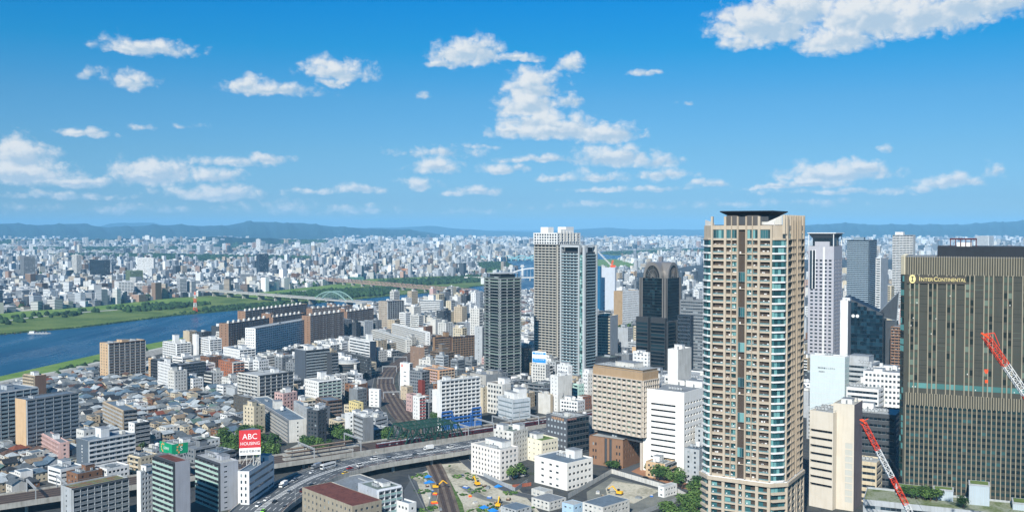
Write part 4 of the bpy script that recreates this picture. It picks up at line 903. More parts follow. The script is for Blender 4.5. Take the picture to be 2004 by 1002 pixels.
def grey_stone():    # pale stone tower with the wide flat roof plate, at the right
    GS = mat('pale_stone_clad', '#a9a8ad', dirt=.06); SH = WHITE
    G = fit(1630, 730, 482, 1580, 1646, th=34); w, d, h = G['w'], G['d'], G['h']; fo = faces_of(w, d)
    root = empty('stone_tower', (G['x'], G['y'], 0), -G['th'], 'pale grey stone office tower under a wide thin flat roof plate', 'tower'); HERO.append((G['x'], G['y'], w, d, G['th'], h, 'pale grey stone office tower', 'stone_tower'))
    wl = MB()
    for k in 'FRBL':
        P, L, rz = fo[k]; wins = []
        facade(wl, P, L, h, WNS(bay=5.5, ww=3.0, wh=2.0, fh=4.1, sill=1.1, rd=.3, mar=1.5, top=14), GS, GLD, wins if k in 'FR' else None, None)
        for i, (u, v, n, ww, wh, gm, nb) in enumerate(wins):
            if len(root.children) < 98: link('window', pane_mesh(ww, wh, gm, 2), root, P(u, v, n), rz)
            else: wl.face([P(u - ww / 2, v - wh / 2, n), P(u + ww / 2, v - wh / 2, n), P(u + ww / 2, v + wh / 2, n), P(u - ww / 2, v + wh / 2, n)], GLD)
    P = fo['F'][0]; L = w
    for u in (L * .1, L * .22): wl.face([P(u - 1, h * .66, .1), P(u + 1.4, h * .66, .1), P(u + 1.4, h - 5, .1), P(u - 1, h - 5, .1)], GLD); wl.face([P(u + 1.5, h * .66, .4), P(u + 2.3, h * .66, .4), P(u + 2.3, h - 4, .4), P(u + 1.5, h - 4, .4)], WHITE)
    for u in (L * .58, L * .62): wl.face([P(u, 0, .35), P(u + .9, 0, .35), P(u + .9, h - 1, .35), P(u, h - 1, .35)], SH)
    wl.build('wall', root); flat_roof(root, w, d, h + .1, GS, ROOFG)
    cap = MB(); cap.box(-w / 2 + 4, -d / 2 + 3, h - .6, w / 2 - 3, d / 2 - 3, h + 10, GLD)
    cap.box(-w * .25, -d / 2 + .6, h, w * .32, d / 2 - 3, h + 5.0, GS); cap.build('top_storeys', root)
    pl = MB(); z = zat(457, G['y']); pl.box(-w / 2 - 1, -d / 2 - 1, z, w / 2 + 2, d / 2 + 1, z + .9, WHITE)
    for x in (-w / 2, w / 2 - 1): pl.box(x, -d / 2, h, x + .8, -d / 2 + .8, z, WHITE); pl.box(x, d / 2 - 1, h, x + .8, d / 2 - .2, z, WHITE)
    mi = pl.mi(DGREY); pl.v += [(-w / 2 + 3, -d / 2 + 3, z - 5), (w / 2 - 3, -d / 2 + 3, z - 5), (w / 2 - 3, d / 2 - 3, z - 5), (-w / 2 + 3, d / 2 - 3, z - 5), (-w / 2, -d / 2, z - .02), (w / 2 + 1, -d / 2, z - .02), (w / 2 + 1, d / 2, z - .02), (-w / 2, d / 2, z - .02)]; b = len(pl.v) - 8
    for i in range(4): j = (i + 1) % 4; pl.f.append((b + i, b + j, b + 4 + j, b + 4 + i)); pl.m.append(mi); pl.r.append(.5)
    pl.build('roof_plate', root)
grey_stone()
def wedge():     # black glass building cut by a sloping roof, with a thin triangular fin
    th = rad(30); BGL = glassmat('wedge_glass', '0c1a22', '12242e', '1d3541', .25, .4, .08); Y = 1010.0
    k = kx(1727, 650); C = Vector((k * Y, Y)); u = Vector((-math.cos(th), math.sin(th))); v = Vector((math.sin(th), math.cos(th)))
    w = 37.0; d = 24.0; o = C; root = empty('wedge_building', (o.x, o.y, 0), -th, 'black glass building with a steep slanting roof and three round white dishes', 'building'); HERO.append((C.x + u.x * w / 2 + v.x * d / 2, C.y + u.y * w / 2 + v.y * d / 2, w, d, th, 100, 'black glass wedge building', 'wedge_building'))
    zl = zat(580, Y + w * math.sin(th)); zr = zat(614, Y)
    b = MB(); A = [(-w, 0, 0), (0, 0, 0), (0, d, 0), (-w, d, 0)]; Tt = [(-w, 0, zl), (0, 0, zr), (0, d, zr), (-w, d, zl)]
    for i in range(4): j = (i + 1) % 4; b.face([A[i], A[j], Tt[j], Tt[i]], DGREY)
    b.face(Tt, BLACK); b.build('wall', root); nf = 24
    for f in range(nf):
        v0 = f * 4.0; mb = MB(); us = [-w + i * w / 12 for i in range(13) if v0 + 3.9 < zl + (zr - zl) * i / 12 or v0 + 3.9 < zr]
        if len(us) > 1: mb.strip(lambda u, v, n: (u, -n, v), us, v0, v0 + 3.85, .05, BGL)
        if v0 + 3.8 < zr: mb.strip(lambda u, v, n: (n, u, v), [i * d / 6 for i in range(7)], v0, v0 + 3.85, .05, BGL)
        if mb.f: mb.build('glazing', root)
    for i in range(3):
        mb = MB(); cx = -w + 4 + i * 4.2; cz = zr - 3.4; pts = [(cx + 1.7 * math.cos(a), -.5, cz + 1.7 * math.sin(a)) for a in np.linspace(0, 2 * math.pi, 16, endpoint=False)]
        mb.face(pts, WHITE, .5)
        for i2 in range(16): p, q = pts[i2], pts[(i2 + 1) % 16]; mb.face([(p[0], 0, p[2]), (q[0], 0, q[2]), q, p][::-1], WHITE, .5)
        mb.build('dish', root)
    fn = MB(); zt = zat(569, Y + 20); zb = zr - 2
    fp = [(-7, 3, zb), (13, 16, zt), (11, 16.6, zb - 6)]; fn.face(fp, DGREY); fn.face([(x - .6, y + .9, z) for x, y, z in fp][::-1], DGREY)
    for a, b_ in ((0, 1), (1, 2), (2, 0)): fn.beam(fp[a], fp[b_], .5, STEEL)
    fn.prism([(1, 12), (12, 12), (12, 20), (1, 20)], 0, zb - 6, DGREY); fn.build('sail_fin', root)
wedge()
# ================================================================ the buildings one can tell apart
APT = 'apartment_block'; OFF = 'office_building'
def th(a, **k): return dict(th=a, **k)
WSM = WNS(bay=3.2, ww=1.5, wh=1.4); 
# ---- bottom left
T(APT, 'pale grey apartment block with bluish balconies at the left edge, behind the taller slab', 'building', (-62, 890, 776, -110, 76, th(33)), LGREY, BLK(), BAL(rail=mat('blue_grey_rail', '#8fa3a8', dirt=.05), bay=6, fh=2.9, bd=1, finm=LGREY), rm=ROOFB, bits=[('p', .1, .2, 8, 6, 3), ('a', 0, -.2, 4)])
T(APT, 'big apartment slab with dark balconies and a blank tan end wall', 'building', (52, 887, 782, 31, 155, th(33)), MGREY, BLK(TAN), BAL(rail=mat('dark_rail', '#838d92', dirt=.06), bay=6.3, fh=2.9, bd=1.0, m=MGREY, finm=LGREY, ww=.6), rm=ROOFB, bits=[('m', 0, .3), ('a', .1, -.3, 3)])
T(APT, 'small brown and tan riverside block standing alone by the levee', 'building', (69, 787, 735, 47, 91, th(36)), BEIGE, BAL(bay=4, fh=2.9, rail=BEIGE), BLK(mat('brown_end', '#7c6352')), rm=ROOFL, bits=[('s', 0, 0, 6, 5, 3)])
T(APT, 'large tan apartment slab on the riverbank with white column fins', 'building', (212, 744, 672, 196, 285, th(37)), TAN, WNS(bay=5, ww=1.6, wh=1.5, fh=2.9), BAL(rail=MGREY, bay=6.2, fh=2.9, m=DBROWN, finm=OFFW), rm=ROOFL, bits=[('p', 0, 0, 10, 8, 2.5), ('a', 0, .3, 5), ('a', 0, -.3, 5), ('r', 0, 0)])
T(APT, 'tall grey block with punched windows among the low houses', 'building', (242, 852, 803, 203, 269, th(52)), BEIGE, BAL(rail=LGREY, bay=4, fh=2.9, bd=.8), BAL(rail=MGREY, bay=3.5, fh=2.9, m=DGREY), rm=ROOFB, bits=[('s', -.1, .2, 5, 5, 3), ('m', 0, 0)])
T(APT, 'slim white apartment building with dark stacked balconies, in front of the tall grey block', 'building', (264, 886, 828, 252, 293, th(40)), WHITE, WNS(bay=3, ww=1.2, wh=1.4, fh=2.9), BAL(rail=MGREY, bay=4, fh=2.9, m=DGREY), rm=ROOFB, bits=[('m', 0, 0), ('b', .2, 0)])
T(APT, 'stepped white apartment block with a column of white lettering on its slate end', 'building', (173, 928, 862, 150, 265, th(38)), WHITE, BLK(mat('slate_end', '#5a646d', dirt=.06)), BAL(rail=WHITE, bay=4.6, fh=2.9, m=LGREY, bd=1.2, ww=.55), rm=ROOFB, bits=[('s', -.1, -.05, 7, 6, 6), ('b', .2, .3), ('m', -.2, .1, 9)])
T(APT, 'pale lower wing joined behind the stepped white apartment block', 'building', (165, 905, 842, 150, 196, th(38)), OFFW, WSM, WSM, rm=ROOFB, bits=[('a', 0, 0, 3)])
T(APT, 'low pinkish apartment house with a flat dark roof at the foot of the big slab', 'building', (118, 902, 866, 65, 136, th(50)), PINK, BAL(rail=PINK, bay=4, fh=2.9), WSM, rm=ROOFG, bits=[('s', .2, 0, 4, 4, 3)])
T(APT, 'grey apartment slab with reddish planting on its roof at the bottom edge', 'building', (141, 1040, 956, 120, 252, th(40)), LGREY, WNS(bay=9, ww=1.2, wh=1.3, fh=2.9), BAL(rail=MGREY, bay=3.8, fh=2.9, m=DGREY, finm=LGREY), rm=tone_mat('roof_planting', ['5a4636', '7a5a44', '5f6b45', '8a7460'], .2, .9), bits=[('r', 0, 0)])
T(APT, 'white tower block with round windows beside the green sign building', 'building', (276, 1012, 922, 271, 306, th(28)), WHITE, BLK(), WNS(bay=2.6, ww=1.2, wh=1.5, fh=2.9), rm=ROOFL, bits=[('s', 0, 0, 4, 4, 3)])
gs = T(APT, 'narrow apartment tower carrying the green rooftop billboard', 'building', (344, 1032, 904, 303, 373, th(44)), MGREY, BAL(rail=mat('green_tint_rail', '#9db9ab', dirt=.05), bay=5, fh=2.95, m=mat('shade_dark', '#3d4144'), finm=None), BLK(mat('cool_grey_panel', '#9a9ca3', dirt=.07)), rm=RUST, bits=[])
T(APT, 'grey apartment tower with mint balconies left of the red billboard', 'building', (432, 1000, 906, 386, 467, th(46)), mat('cool_grey', '#a3a6ac', dirt=.08), BAL(rail=mat('mint_rail', '#9fc0b2', dirt=.05), bay=4.4, fh=3.1, m=DGREY), WNS(bay=6, ww=2.0, wh=.9, fh=3.1, cols=[(.3, 2.0)]), rm=ROOFL, bits=[('p', .1, .2, 6, 5, 2.5), ('a', -.2, 0, 3)])
ab = T(OFF, 'white office building with long ribbon windows carrying the red rooftop billboard', 'building', (488, 1000, 922, 466, 537, th(7)), WHITE, WNS(bay=3, ww=1.0, wh=1.9, fh=3.4), BND(fh=4.2, sill=1.3, wh=1.5, bay=2.2), rm=ROOFB, bits=[('p', .15, .3, 6, 6, 3)])
# ---- left middle, between the houses and the river
T(APT, 'navy building with a white chequered front by the houses', 'building', (334, 768, 712, 309, 348, th(48)), NAVY, WNS(bay=3.4, ww=1.9, wh=1.6, fh=2.9, m=WHITE), BLK(), rm=ROOFL, bits=[('s', 0, 0, 6, 4, 4)])
T(APT, 'long dark apartment slab attached to the navy building', 'building', (349, 765, 714, 346, 403, th(40, w=14)), DGREY, BLK(), BAL(rail=mat('slate_rail', '#4d565f'), bay=6, fh=2.9, m=DGREY), rm=ROOFG, bits=[('a', 0, 0, 4)])
T(APT, 'slim tan tower left of the navy building', 'building', (304, 745, 702, 291, 311, th(40)), TAN, WNS(bay=3, ww=1.4, wh=1.4, fh=2.9), BAL(bay=4, fh=2.9), rm=ROOFG, bits=[('b', 0, 0)])
T(APT, 'white slab with pale terraces and a lift tower near the levee', 'building', (345, 706, 672, 320, 374, th(45)), WHITE, BAL(bay=4.6, fh=2.9), BAL(bay=5, fh=2.9), rm=ROOFL, bits=[('s', -.1, 0, 6, 6, 9), ('s', .2, .2, 5, 5, 4), ('m', -.1, 0, 12)])
T(APT, 'white riverside apartment with a blank white slab tower on its left end', 'building', (410, 706, 664, 388, 434, th(48)), WHITE, BAL(bay=5, fh=2.9), BAL(bay=5, fh=2.9), rm=ROOFL, bits=[('s', .1, .1, 7, 6, 3)])
T('stair_tower', 'blank white stair tower at the left end of the white riverside apartment', 'tower', (385, 704, 655, 377, 389, th(48)), WHITE, BLK(), BLK(), bits=[('m', 0, 0, 6)])
T(APT, 'two tone brick apartment tower with white window bays', 'building', (455, 756, 709, 428, 478, th(45)), mat('red_brick', '#a0674a'), WNS(bay=4, ww=1.5, wh=1.6, fh=2.9), BAL(rail=mat('red_brick', '#a0674a'), bay=4, fh=2.9, m=OFFW), rm=ROOFG, bits=[('p', 0, 0, 5, 5, 3)])
T(APT, 'white apartment with a stepped mansard top behind the brick tower', 'building', (468, 722, 684, 437, 500, th(46)), WHITE, WNS(bay=3.2, ww=1.6, wh=1.3), BAL(bay=5, fh=2.9), rm=ROOFB, bits=[('s', .2, 0, 8, 6, 4), ('b', -.2, 0)])
T(APT, 'black and white apartment tower beside the low houses', 'building', (506, 812, 735, 467, 574, th(42)), mat('dark_apartment', '#474b4d', dirt=.07), BAL(rail=OFFW, bay=5, fh=2.9, m=OFFW), BAL(rail=MGREY, bay=5.4, fh=2.9, m=DGREY, finm=OFFW), rm=ROOFL, bits=[('s', .1, .2, 6, 5, 3), ('a', -.2, 0, 4), ('m', .2, .1)])
T(APT, 'lower charcoal block in front of the black and white apartment tower', 'building', (486, 816, 778, 457, 512, th(42)), mat('charcoal_block', '#55524c', dirt=.07), WNS(bay=4, ww=1.3, wh=1.4, fh=2.9), BAL(rail=MGREY, bay=4.6, fh=2.9), rm=ROOFG, bits=[('a', 0, 0, 3)])
T(APT, 'dark slab tower with grey balconies and a blank charcoal end', 'building', (598, 766, 686, 577, 645, th(46)), LGREY, BLK(mat('charcoal_end', '#4d555e', dirt=.06)), BAL(rail=mat('grey_rail', '#8d9699', dirt=.05), bay=6, fh=2.9, m=DGREY), rm=ROOFL, bits=[('s', -.05, -.1, 7, 8, 4), ('s', .1, .25, 5, 5, 3), ('a', 0, 0, 4)])
T(APT, 'tall dark block adjoining the charcoal ended slab tower', 'building', (648, 765, 692, 640, 662, th(46)), DGREY, BLK(), BAL(rail=MGREY, bay=5, fh=2.9), rm=ROOFG)
T(OFF, 'white terraced building below the dark slab tower', 'building', (622, 800, 746, 596, 668, th(46)), WHITE, WNS(bay=3, ww=1.5, wh=1.3), BAL(rail=mat('greenish_rail', '#9fb3a6'), bay=5, fh=3), rm=ROOFL, bits=[('s', -.25, .1, 6, 6, 6), ('t', .1, .1), ('b', .25, 0), ('s', 0, .3, 7, 5, 3)])
T(APT, 'brown five storey block with wraparound dark balconies', 'building', (641, 828, 784, 620, 669, th(54)), mat('mid_brown', '#75675c'), BAL(rail=mat('mid_brown', '#75675c'), bay=5, fh=2.95), BAL(rail=mat('mid_brown', '#75675c'), bay=4, fh=2.95, m=DBROWN), rm=ROOFB, bits=[])
T(APT, 'low cream block with a bright orange stair end', 'building', (592, 815, 784, 582, 620, th(48)), CREAM, BLK(ORANGE), BAL(rail=OFFW, bay=4, fh=2.9), rm=ROOFGR, bits=[('s', -.2, -.3, 5, 4, 3)])
T(APT, 'long apartment block with hanging laundry balconies and a brown cornice', 'building', (566, 866, 822, 494, 600, th(62)), OFFW, BAL(rail=mat('laundry_rail', '#aaa59c'), bay=3.6, fh=2.9, m=MGREY), WNS(bay=9, ww=1, wh=1.2), rm=ROOFB, bits=[('p', 0, .0, 8, 6, 6), ('t', .12, 0), ('a', -.3, 0, 3)])
T(APT, 'grey walled wing behind the laundry balcony block', 'building', (612, 850, 804, 575, 624, th(62)), LGREY, WNS(bay=4, ww=1.4, wh=1.2), BAL(bay=4, fh=2.9, rail=LGREY), rm=ROOFB, bits=[('b', 0, 0)])
T(APT, 'grey apartment with white balcony front beside the railway gardens', 'building', (713, 868, 817, 691, 731, th(58)), WHITE, BAL(rail=LGREY, bay=4, fh=2.95, m=MGREY), BLK(mat('grey_tile', '#74777a')), rm=ROOFL, bits=[('s', 0, 0, 5, 5, 2.5), ('a', .2, .2, 3), ('b', -.2, .2)])
T('stair_tower', 'narrow white stair tower on the left of the grey railway side apartment', 'tower', (684, 862, 811, 675, 692, th(58)), WHITE, BLK(), WSM)
T('house', 'yellowish three storey house right of the brown block', 'house', (700, 818, 788, 683, 711, th(50)), YELL, WSM, WSM, rm=ROOFGR)
T('house', 'cream terraced house in front of the brown block', 'house', (662, 850, 824, 644, 682, th(50)), CREAM, WSM, BAL(bay=4, fh=2.9), rm=ROOFG, bits=[('b', 0, 0)])
T(OFF, 'long white wedge shaped shed beside the curving tracks', 'building', (742, 797, 762, 722, 746, th(24)), WHITE, WNS(bay=5, ww=2.4, wh=.8), BLK(), rm=ROOFL, par=.2)
T(APT, 'white building with stacked dark ribbon windows at the railway curve', 'building', (720, 742, 700, 660, 727, th(58)), DGREY, BND(fh=3.1, sill=1.0, wh=1.3), BND(fh=3.1), rm=ROOFL, bits=[('a', 0, 0, 5)])
T(APT, 'white office with a navy stair tower near the railway curve', 'building', (724, 722, 668, 684, 736, th(52)), WHITE, BND(fh=3.2, m=WHITE), BLK(NAVY), rm=ROOFL, bits=[('p', .3, .1, 6, 6, 8), ('a', -.2, 0, 4)])
T(OFF, 'red brown warehouse roof building behind the white office', 'building', (655, 692, 676, 638, 660, th(50)), RED, WSM, WSM, rm=RUST)
def round_building():
    c = Vector(gp(681, 752)); c.y += 11; c.x = kx(681, 740) * c.y; r, h = 12.2, zat(706, c.y - 11); o = empty('round_building', (*c, 0), 0, 'round dark building with banded windows and a tall pale column at its side', 'building'); HERO.append((*c, 24, 24, 0, h, 'round dark building', 'round_building')); mb = MB(); mb.cyl(0, 0, 0, h - 3, r - .4, GLD, 32)
    nf = 7
    for f in range(nf): mb.cyl(0, 0, f * (h - 3) / nf, f * (h - 3) / nf + 2.0, r, mat('dark_band', '#4a4b4c', dirt=.06), 32)
    mb.cyl(0, 0, h - 3.4, h - 2.6, r + .3, OFFW, 32); mb.cyl(0, 0, h - 2.6, h, r - 2, LGREY, 24); mb.build('wall', o); mb = MB(); mb.cyl(r * .75, -r * .75, 0, h - 4, 1.6, OFFW, 12); mb.build('column', o); topbits(o, 16, 16, h, OFFW, [('s', 0, 0, 6, 6, 3), ('a', -.2, 0, 3), ('m', .1, .1)], 3)
round_building()
# ---- brown slabs by the river with their white companion
BRS = mat('brown_slab', '#85756a', dirt=.06); BRE = mat('orange_brown_end', '#8a6d58', dirt=.06)
def teeth(root, w, d, h):
    for i in range(int(w / 11)):
        mb = MB(); x = -w / 2 + 4 + i * 11; mb.box(x - 1.5, -d / 2 + 1, h, x + 1.5, -d / 2 + 4, h + 3.2, OFFW); mb.box(x - 1.1, -d / 2 + 1.4, h + 3.2, x + 1.1, -d / 2 + 3.6, h + 4.0, OFFW); mb.build('roof_vent', root)
def brown_slab(lbl, xa, ya, xb, yb_, base_a, top, depth=14):
    """long slab from pixel column xa to xb (bases given), seen from its long side"""
    A = Vector(gp(xa, base_a)); B = Vector(gp(xb, yb_)); d = B - A; L = d.length; t = math.atan2(-d.y, d.x); nrm = Vector((-d.y, d.x)).normalized(); c = (A + B) / 2 + nrm * depth / 2; h = zat(top, A.y)
    G = dict(x=c.x, y=c.y, w=L, d=depth, h=h, th=t)
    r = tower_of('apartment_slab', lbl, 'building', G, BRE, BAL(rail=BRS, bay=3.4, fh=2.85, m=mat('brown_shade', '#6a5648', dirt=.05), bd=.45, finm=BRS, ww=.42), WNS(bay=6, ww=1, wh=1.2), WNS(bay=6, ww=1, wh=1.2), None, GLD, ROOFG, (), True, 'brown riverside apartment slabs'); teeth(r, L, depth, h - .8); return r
def core_tower(lbl, xc, yb, yt, xl, xr):
    return T('lift_tower', lbl, 'tower', (xc, yb, yt, xl, xr, th(30)), BRE, WNS(bay=5, ww=1, wh=1.2, fh=2.9), BLK(BRS), bits=[('s', 0, 0, 4, 4, 2)], parts=False)
brown_slab('nearest long brown apartment slab at the left, partly behind the white slab', 447, 0, 527, 677, 692, 633)
brown_slab('brown apartment slab with white roof vents rising behind the white slab', 534, 0, 598, 653, 664, 621)
brown_slab('farthest left brown apartment slab next to the river', 480, 0, 602, 636, 655, 609)
brown_slab('brown apartment slab right of the white slab, left wing', 607, 0, 673, 663, 674, 618)
brown_slab('brown apartment slab at the right end of the row', 679, 0, 731, 646, 655, 610)
brown_slab('low brown slab behind the right pair of brown slabs', 611, 0, 690, 634, 642, 604)
core_tower('brown lift tower between the two left brown slabs', 530, 664, 614, 512, 537); core_tower('brown lift tower of the farthest left slab', 562, 640, 599, 548, 568); core_tower('brown lift tower joining the right pair of brown slabs', 675, 655, 604, 663, 681); core_tower('farthest brown lift tower of the row', 650, 632, 595, 640, 658)
def white_slab():
    A = Vector(gp(499, 694)); B = Vector(gp(609, 670)); d = B - A; L = d.length; t = math.atan2(-d.y, d.x); n_ = Vector((-d.y, d.x)).normalized(); c = (A + B) / 2 + n_ * 7
    tower_of('apartment_slab', 'long white apartment slab standing before the brown slabs', 'building', dict(x=c.x, y=c.y, w=L, d=14, h=zat(642, A.y), th=t), WHITE, BAL(rail=WHITE, bay=5, fh=2.9, m=LGREY, bd=.8, finm=WHITE), WSM, WSM, rm=ROOFL, bits=[('a', 0, 0, 3)])
white_slab()
# ---- towers right of the slabs, river side
T(APT, 'tan and grey tower next to the truss bridge end', 'building', (758, 652, 590, 741, 790, th(40)), mat('tan_grey', '#a59a8b'), WNS(bay=5, ww=1.5, wh=1.4), BAL(rail=MGREY, bay=5, fh=2.9, m=DGREY, finm=LGREY), rm=ROOFG, bits=[('a', 0, 0, 4)])
T(APT, 'broad white tower left of the whitest river tower', 'building', (782, 644, 597, 778, 820, th(55)), WHITE, BLK(), BAL(bay=4.4, fh=2.9, rail=WHITE, m=LGREY), rm=ROOFL, bits=[('s', 0, 0, 8, 6, 4)])
T(APT, 'whitest river tower with a square white penthouse', 'building', (862, 634, 588, 822, 868, th(24)), WHITE, BAL(bay=4, fh=2.9, rail=WHITE, m=LGREY), WSM, rm=ROOFL, bits=[('s', 0, .1, 10, 8, 9)])
T(APT, 'long low white slab with arcaded floors near the pond of trees', 'building', (834, 676, 650, 735, 842, th(64)), WHITE, BAL(bay=5, fh=2.9, rail=OFFW), WSM, rm=ROOFL, bits=[('s', .3, 0, 6, 5, 5)], parts=False)
T(APT, 'long white walk-up slab in front of the arcaded slab', 'building', (795, 690, 664, 722, 806, th(64)), OFFW, BAL(bay=5, fh=2.9, rail=OFFW), WSM, rm=ROOFL, bits=[('a', 0, 0, 4)], parts=False)
T(OFF, 'white clinic block beside the long low slabs', 'building', (822, 655, 634, 806, 840, th(50)), WHITE, WSM, WSM, rm=ROOFL, bits=[('s', 0, 0, 10, 6, 3)], parts=False)
T(APT, 'brown balconied block with a penthouse, left half of the brown pair', 'building', (851, 700, 660, 847, 884, th(52)), mat('ochre_brown', '#8f7355'), BLK(), BAL(rail=mat('ochre_brown', '#8f7355'), bay=4, fh=2.9, m=DBROWN), rm=ROOFG, bits=[('p', .1, .2, 6, 5, 6), ('p', -.1, -.2, 5, 5, 3)])
T(APT, 'brown balconied block, right half of the brown pair', 'building', (884, 706, 660, 881, 932, th(48)), DBROWN, BLK(), BAL(rail=mat('ochre_brown', '#8f7355'), bay=4.4, fh=2.9, m=DBROWN, finm=mat('ochre_brown', '#8f7355')), rm=RUST, bits=[('a', 0, 0, 4)])
T(OFF, 'brown stepped pyramid building beside the railway', 'building', (870, 722, 690, 843, 888, th(44)), mat('taupe', '#766757'), BAL(rail=mat('taupe', '#766757'), bay=4, fh=2.9), BAL(rail=mat('taupe', '#766757'), bay=4, fh=2.9), rm=ROOFG, bits=[('p', 0, 0, 12, 10, 4), ('p', 0, 0, 6, 6, 9)])
T(APT, 'brown tower with white side stripes by the railway', 'building', (829, 724, 680, 803, 837, th(40)), mat('taupe_brown', '#87705f'), WNS(bay=9, ww=1, wh=1.2), BAL(rail=OFFW, bay=4, fh=2.9), rm=ROOFL, bits=[('a', 0, 0, 3), ('s', .1, .2, 4, 4, 3)])
T(OFF, 'tall grey slab behind the white striped dark tower', 'building', (944, 722, 640, 929, 951, th(30)), LGREY, WNS(bay=9, ww=1, wh=1), BLK(MGREY), rm=ROOFG)
T(OFF, 'grey slab tower with a white roof room left of the slab tower', 'building', (938, 690, 604, 920, 946, th(36)), OFFW, WSM, BND(), rm=ROOFL, bits=[('s', 0, 0, 5, 5, 4)], parts=False)
# ---- along the curving tracks
T(OFF, 'white tower with an orange emblem at its top', 'building', (802, 766, 711, 783, 808, th(36)), WHITE, WNS(bay=5, ww=2.6, wh=.8, fh=4, cols=[(.5, 3.4)], top=6), BND(m=MGREY), rm=ROOFL, bits=[('a', 0, 0, 3)])
T('house', 'beige gabled house in front of the white emblem tower', 'house', (797, 783, 757, 784, 808, th(40)), BEIGE, WNS(bay=4, ww=.8, wh=1), WSM, rm=ROOFG)
T(APT, 'pink and yellow apartment block beyond the red balconied one', 'building', (858, 772, 724, 829, 889, th(48)), mat('soft_orange', '#cda582'), BAL(rail=PINK, bay=4, fh=2.9), BAL(rail=BEIGE, bay=4, fh=2.9), rm=ROOFG, bits=[('p', -.3, .1, 5, 5, 3), ('a', .1, .1, 4)])
T(APT, 'pink block with a black roof by the tracks', 'building', (806, 806, 772, 795, 819, th(48)), PINK, WSM, WSM, rm=DGREY)
T(APT, 'white apartment with red balcony fronts', 'building', (819, 822, 776, 808, 832, th(48)), WHITE, WNS(bay=3, ww=1, wh=1.3), BAL(rail=mat('red_rail', '#9c2e30'), bay=4, fh=2.9), rm=ROOFL, bits=[('b', 0, 0)])
T(OFF, 'tall brick red shaft behind the red balconied apartment', 'building', (826, 780, 745, 818, 832, th(48)), mat('dark_red_brick', '#7d3a31'), BLK(), BLK())
T(OFF, 'blank white slab pair left of the blue netted tower', 'building', (857, 822, 764, 846, 864, th(50)), WHITE, BLK(), BLK(), rm=ROOFL)
sc_ = T(APT, 'white apartment tower with blue netting round its lower floors', 'building', (862, 844, 745, 856, 939, th(53)), WHITE, BLK(), BAL(rail=WHITE, bay=4.2, fh=3.0, m=LGREY, finm=WHITE), rm=ROOFL, bits=[('s', -.1, -.3, 5, 5, 3), ('b', .1, .1), ('a', 0, .3, 3)])
T(OFF, 'grey concrete block with a taller blank wall behind the blue netted tower', 'building', (951, 800, 734, 920, 982, th(44)), mat('warm_grey', '#a6a39b'), WNS(bay=12, ww=1, wh=1), BLK(mat('flat_grey', '#8f9190')), rm=ROOFG, bits=[('p', .2, .2, 8, 7, 3), ('a', -.2, -.2, 3)])
T(OFF, 'cream office with recessed brown windows behind the stepped pale office', 'building', (983, 812, 752, 953, 1000, th(44)), OFFW, WNS(bay=3.5, ww=2.2, wh=2.2, fh=4), BLK(), rm=mat('brown_roof', '#6a625a', streak=False), bits=[('s', .2, .2, 8, 6, 5)])
T(OFF, 'pale metal clad office with stepped upper floors', 'building', (1003, 822, 782, 974, 1038, th(56)), mat('pale_metal', '#b9c0c4', rough=.5), BND(fh=3.6, sill=1.2, wh=1.4, g=mat('pale_glass', '#7f8c92', rough=.2, dirt=.03)), BND(fh=3.6, sill=1.2, wh=1.2, g=mat('pale_glass', '#7f8c92', rough=.2, dirt=.03)), rm=ROOFL, bits=[('s', -.05, .1, 15, 12, 5), ('s', .1, .25, 9, 8, 8), ('a', -.3, -.2, 3)])
sg_ = T('hotel_building', 'slim white hotel tower with a blue and white rooftop billboard', 'hotel', (1068, 778, 713, 1041, 1076, th(32)), OFFW, WNS(bay=3, ww=1.6, wh=1.6, fh=2.9, rd=.5), WSM, rm=ROOFL)
T(OFF, 'white tower with a black crane symbol on its right side', 'building', (1092, 812, 736, 1077, 1119, th(52)), WHITE, WNS(bay=4, ww=1, wh=1.1), BLK(OFFW), rm=ROOFL, bits=[('s', 0, 0, 5, 5, 3), ('t', .1, .2)])
T(OFF, 'white block behind the slim hotel tower', 'building', (1112, 790, 716, 1090, 1120, th(50)), WHITE, WSM, WNS(bay=4, ww=1, wh=1.2), rm=ROOFL, bits=[('s', 0, 0, 7, 5, 3)])
T(OFF, 'beige annexe below the slim hotel tower', 'building', (1077, 812, 772, 1053, 1082, th(46)), BEIGE, BLK(OFFW), BLK(), rm=ROOFL, bits=[('b', .1, 0), ('a', 0, .2, 3)])
T(OFF, 'dark netted shed of scaffolding with a rusty frame on top', 'building', (1104, 800, 752, 1098, 1126, th(55)), MGREY, BLK(), CUR(bay=1.2, fh=3, sp=.3, g=DGREY, mul=STEEL), rm=RUST)
T(APT, 'white curved balcony tower left of the honeycomb office', 'building', (1150, 792, 730, 1140, 1165, th(50)), WHITE, WSM, WNS(bay=3, ww=1.2, wh=1.2), rm=ROOFL, bits=[('s', 0, 0, 6, 6, 4), ('b', .2, .2)])
T(APT, 'mint green apartment left of the white curved tower', 'building', (1132, 800, 752, 1122, 1143, th(50)), MINT, BAL(rail=MINT, bay=4, fh=2.9), WSM, rm=ROOFL, bits=[('b', 0, 0)])
T(OFF, 'brown brick office with white corner below the mint apartment', 'building', (1140, 812, 776, 1130, 1158, th(54)), mat('brick_brown2', '#7f5b4a'), WNS(bay=3, ww=1.2, wh=1.3, m=WHITE), WNS(bay=3, ww=1.4, wh=1.3), rm=ROOFL)
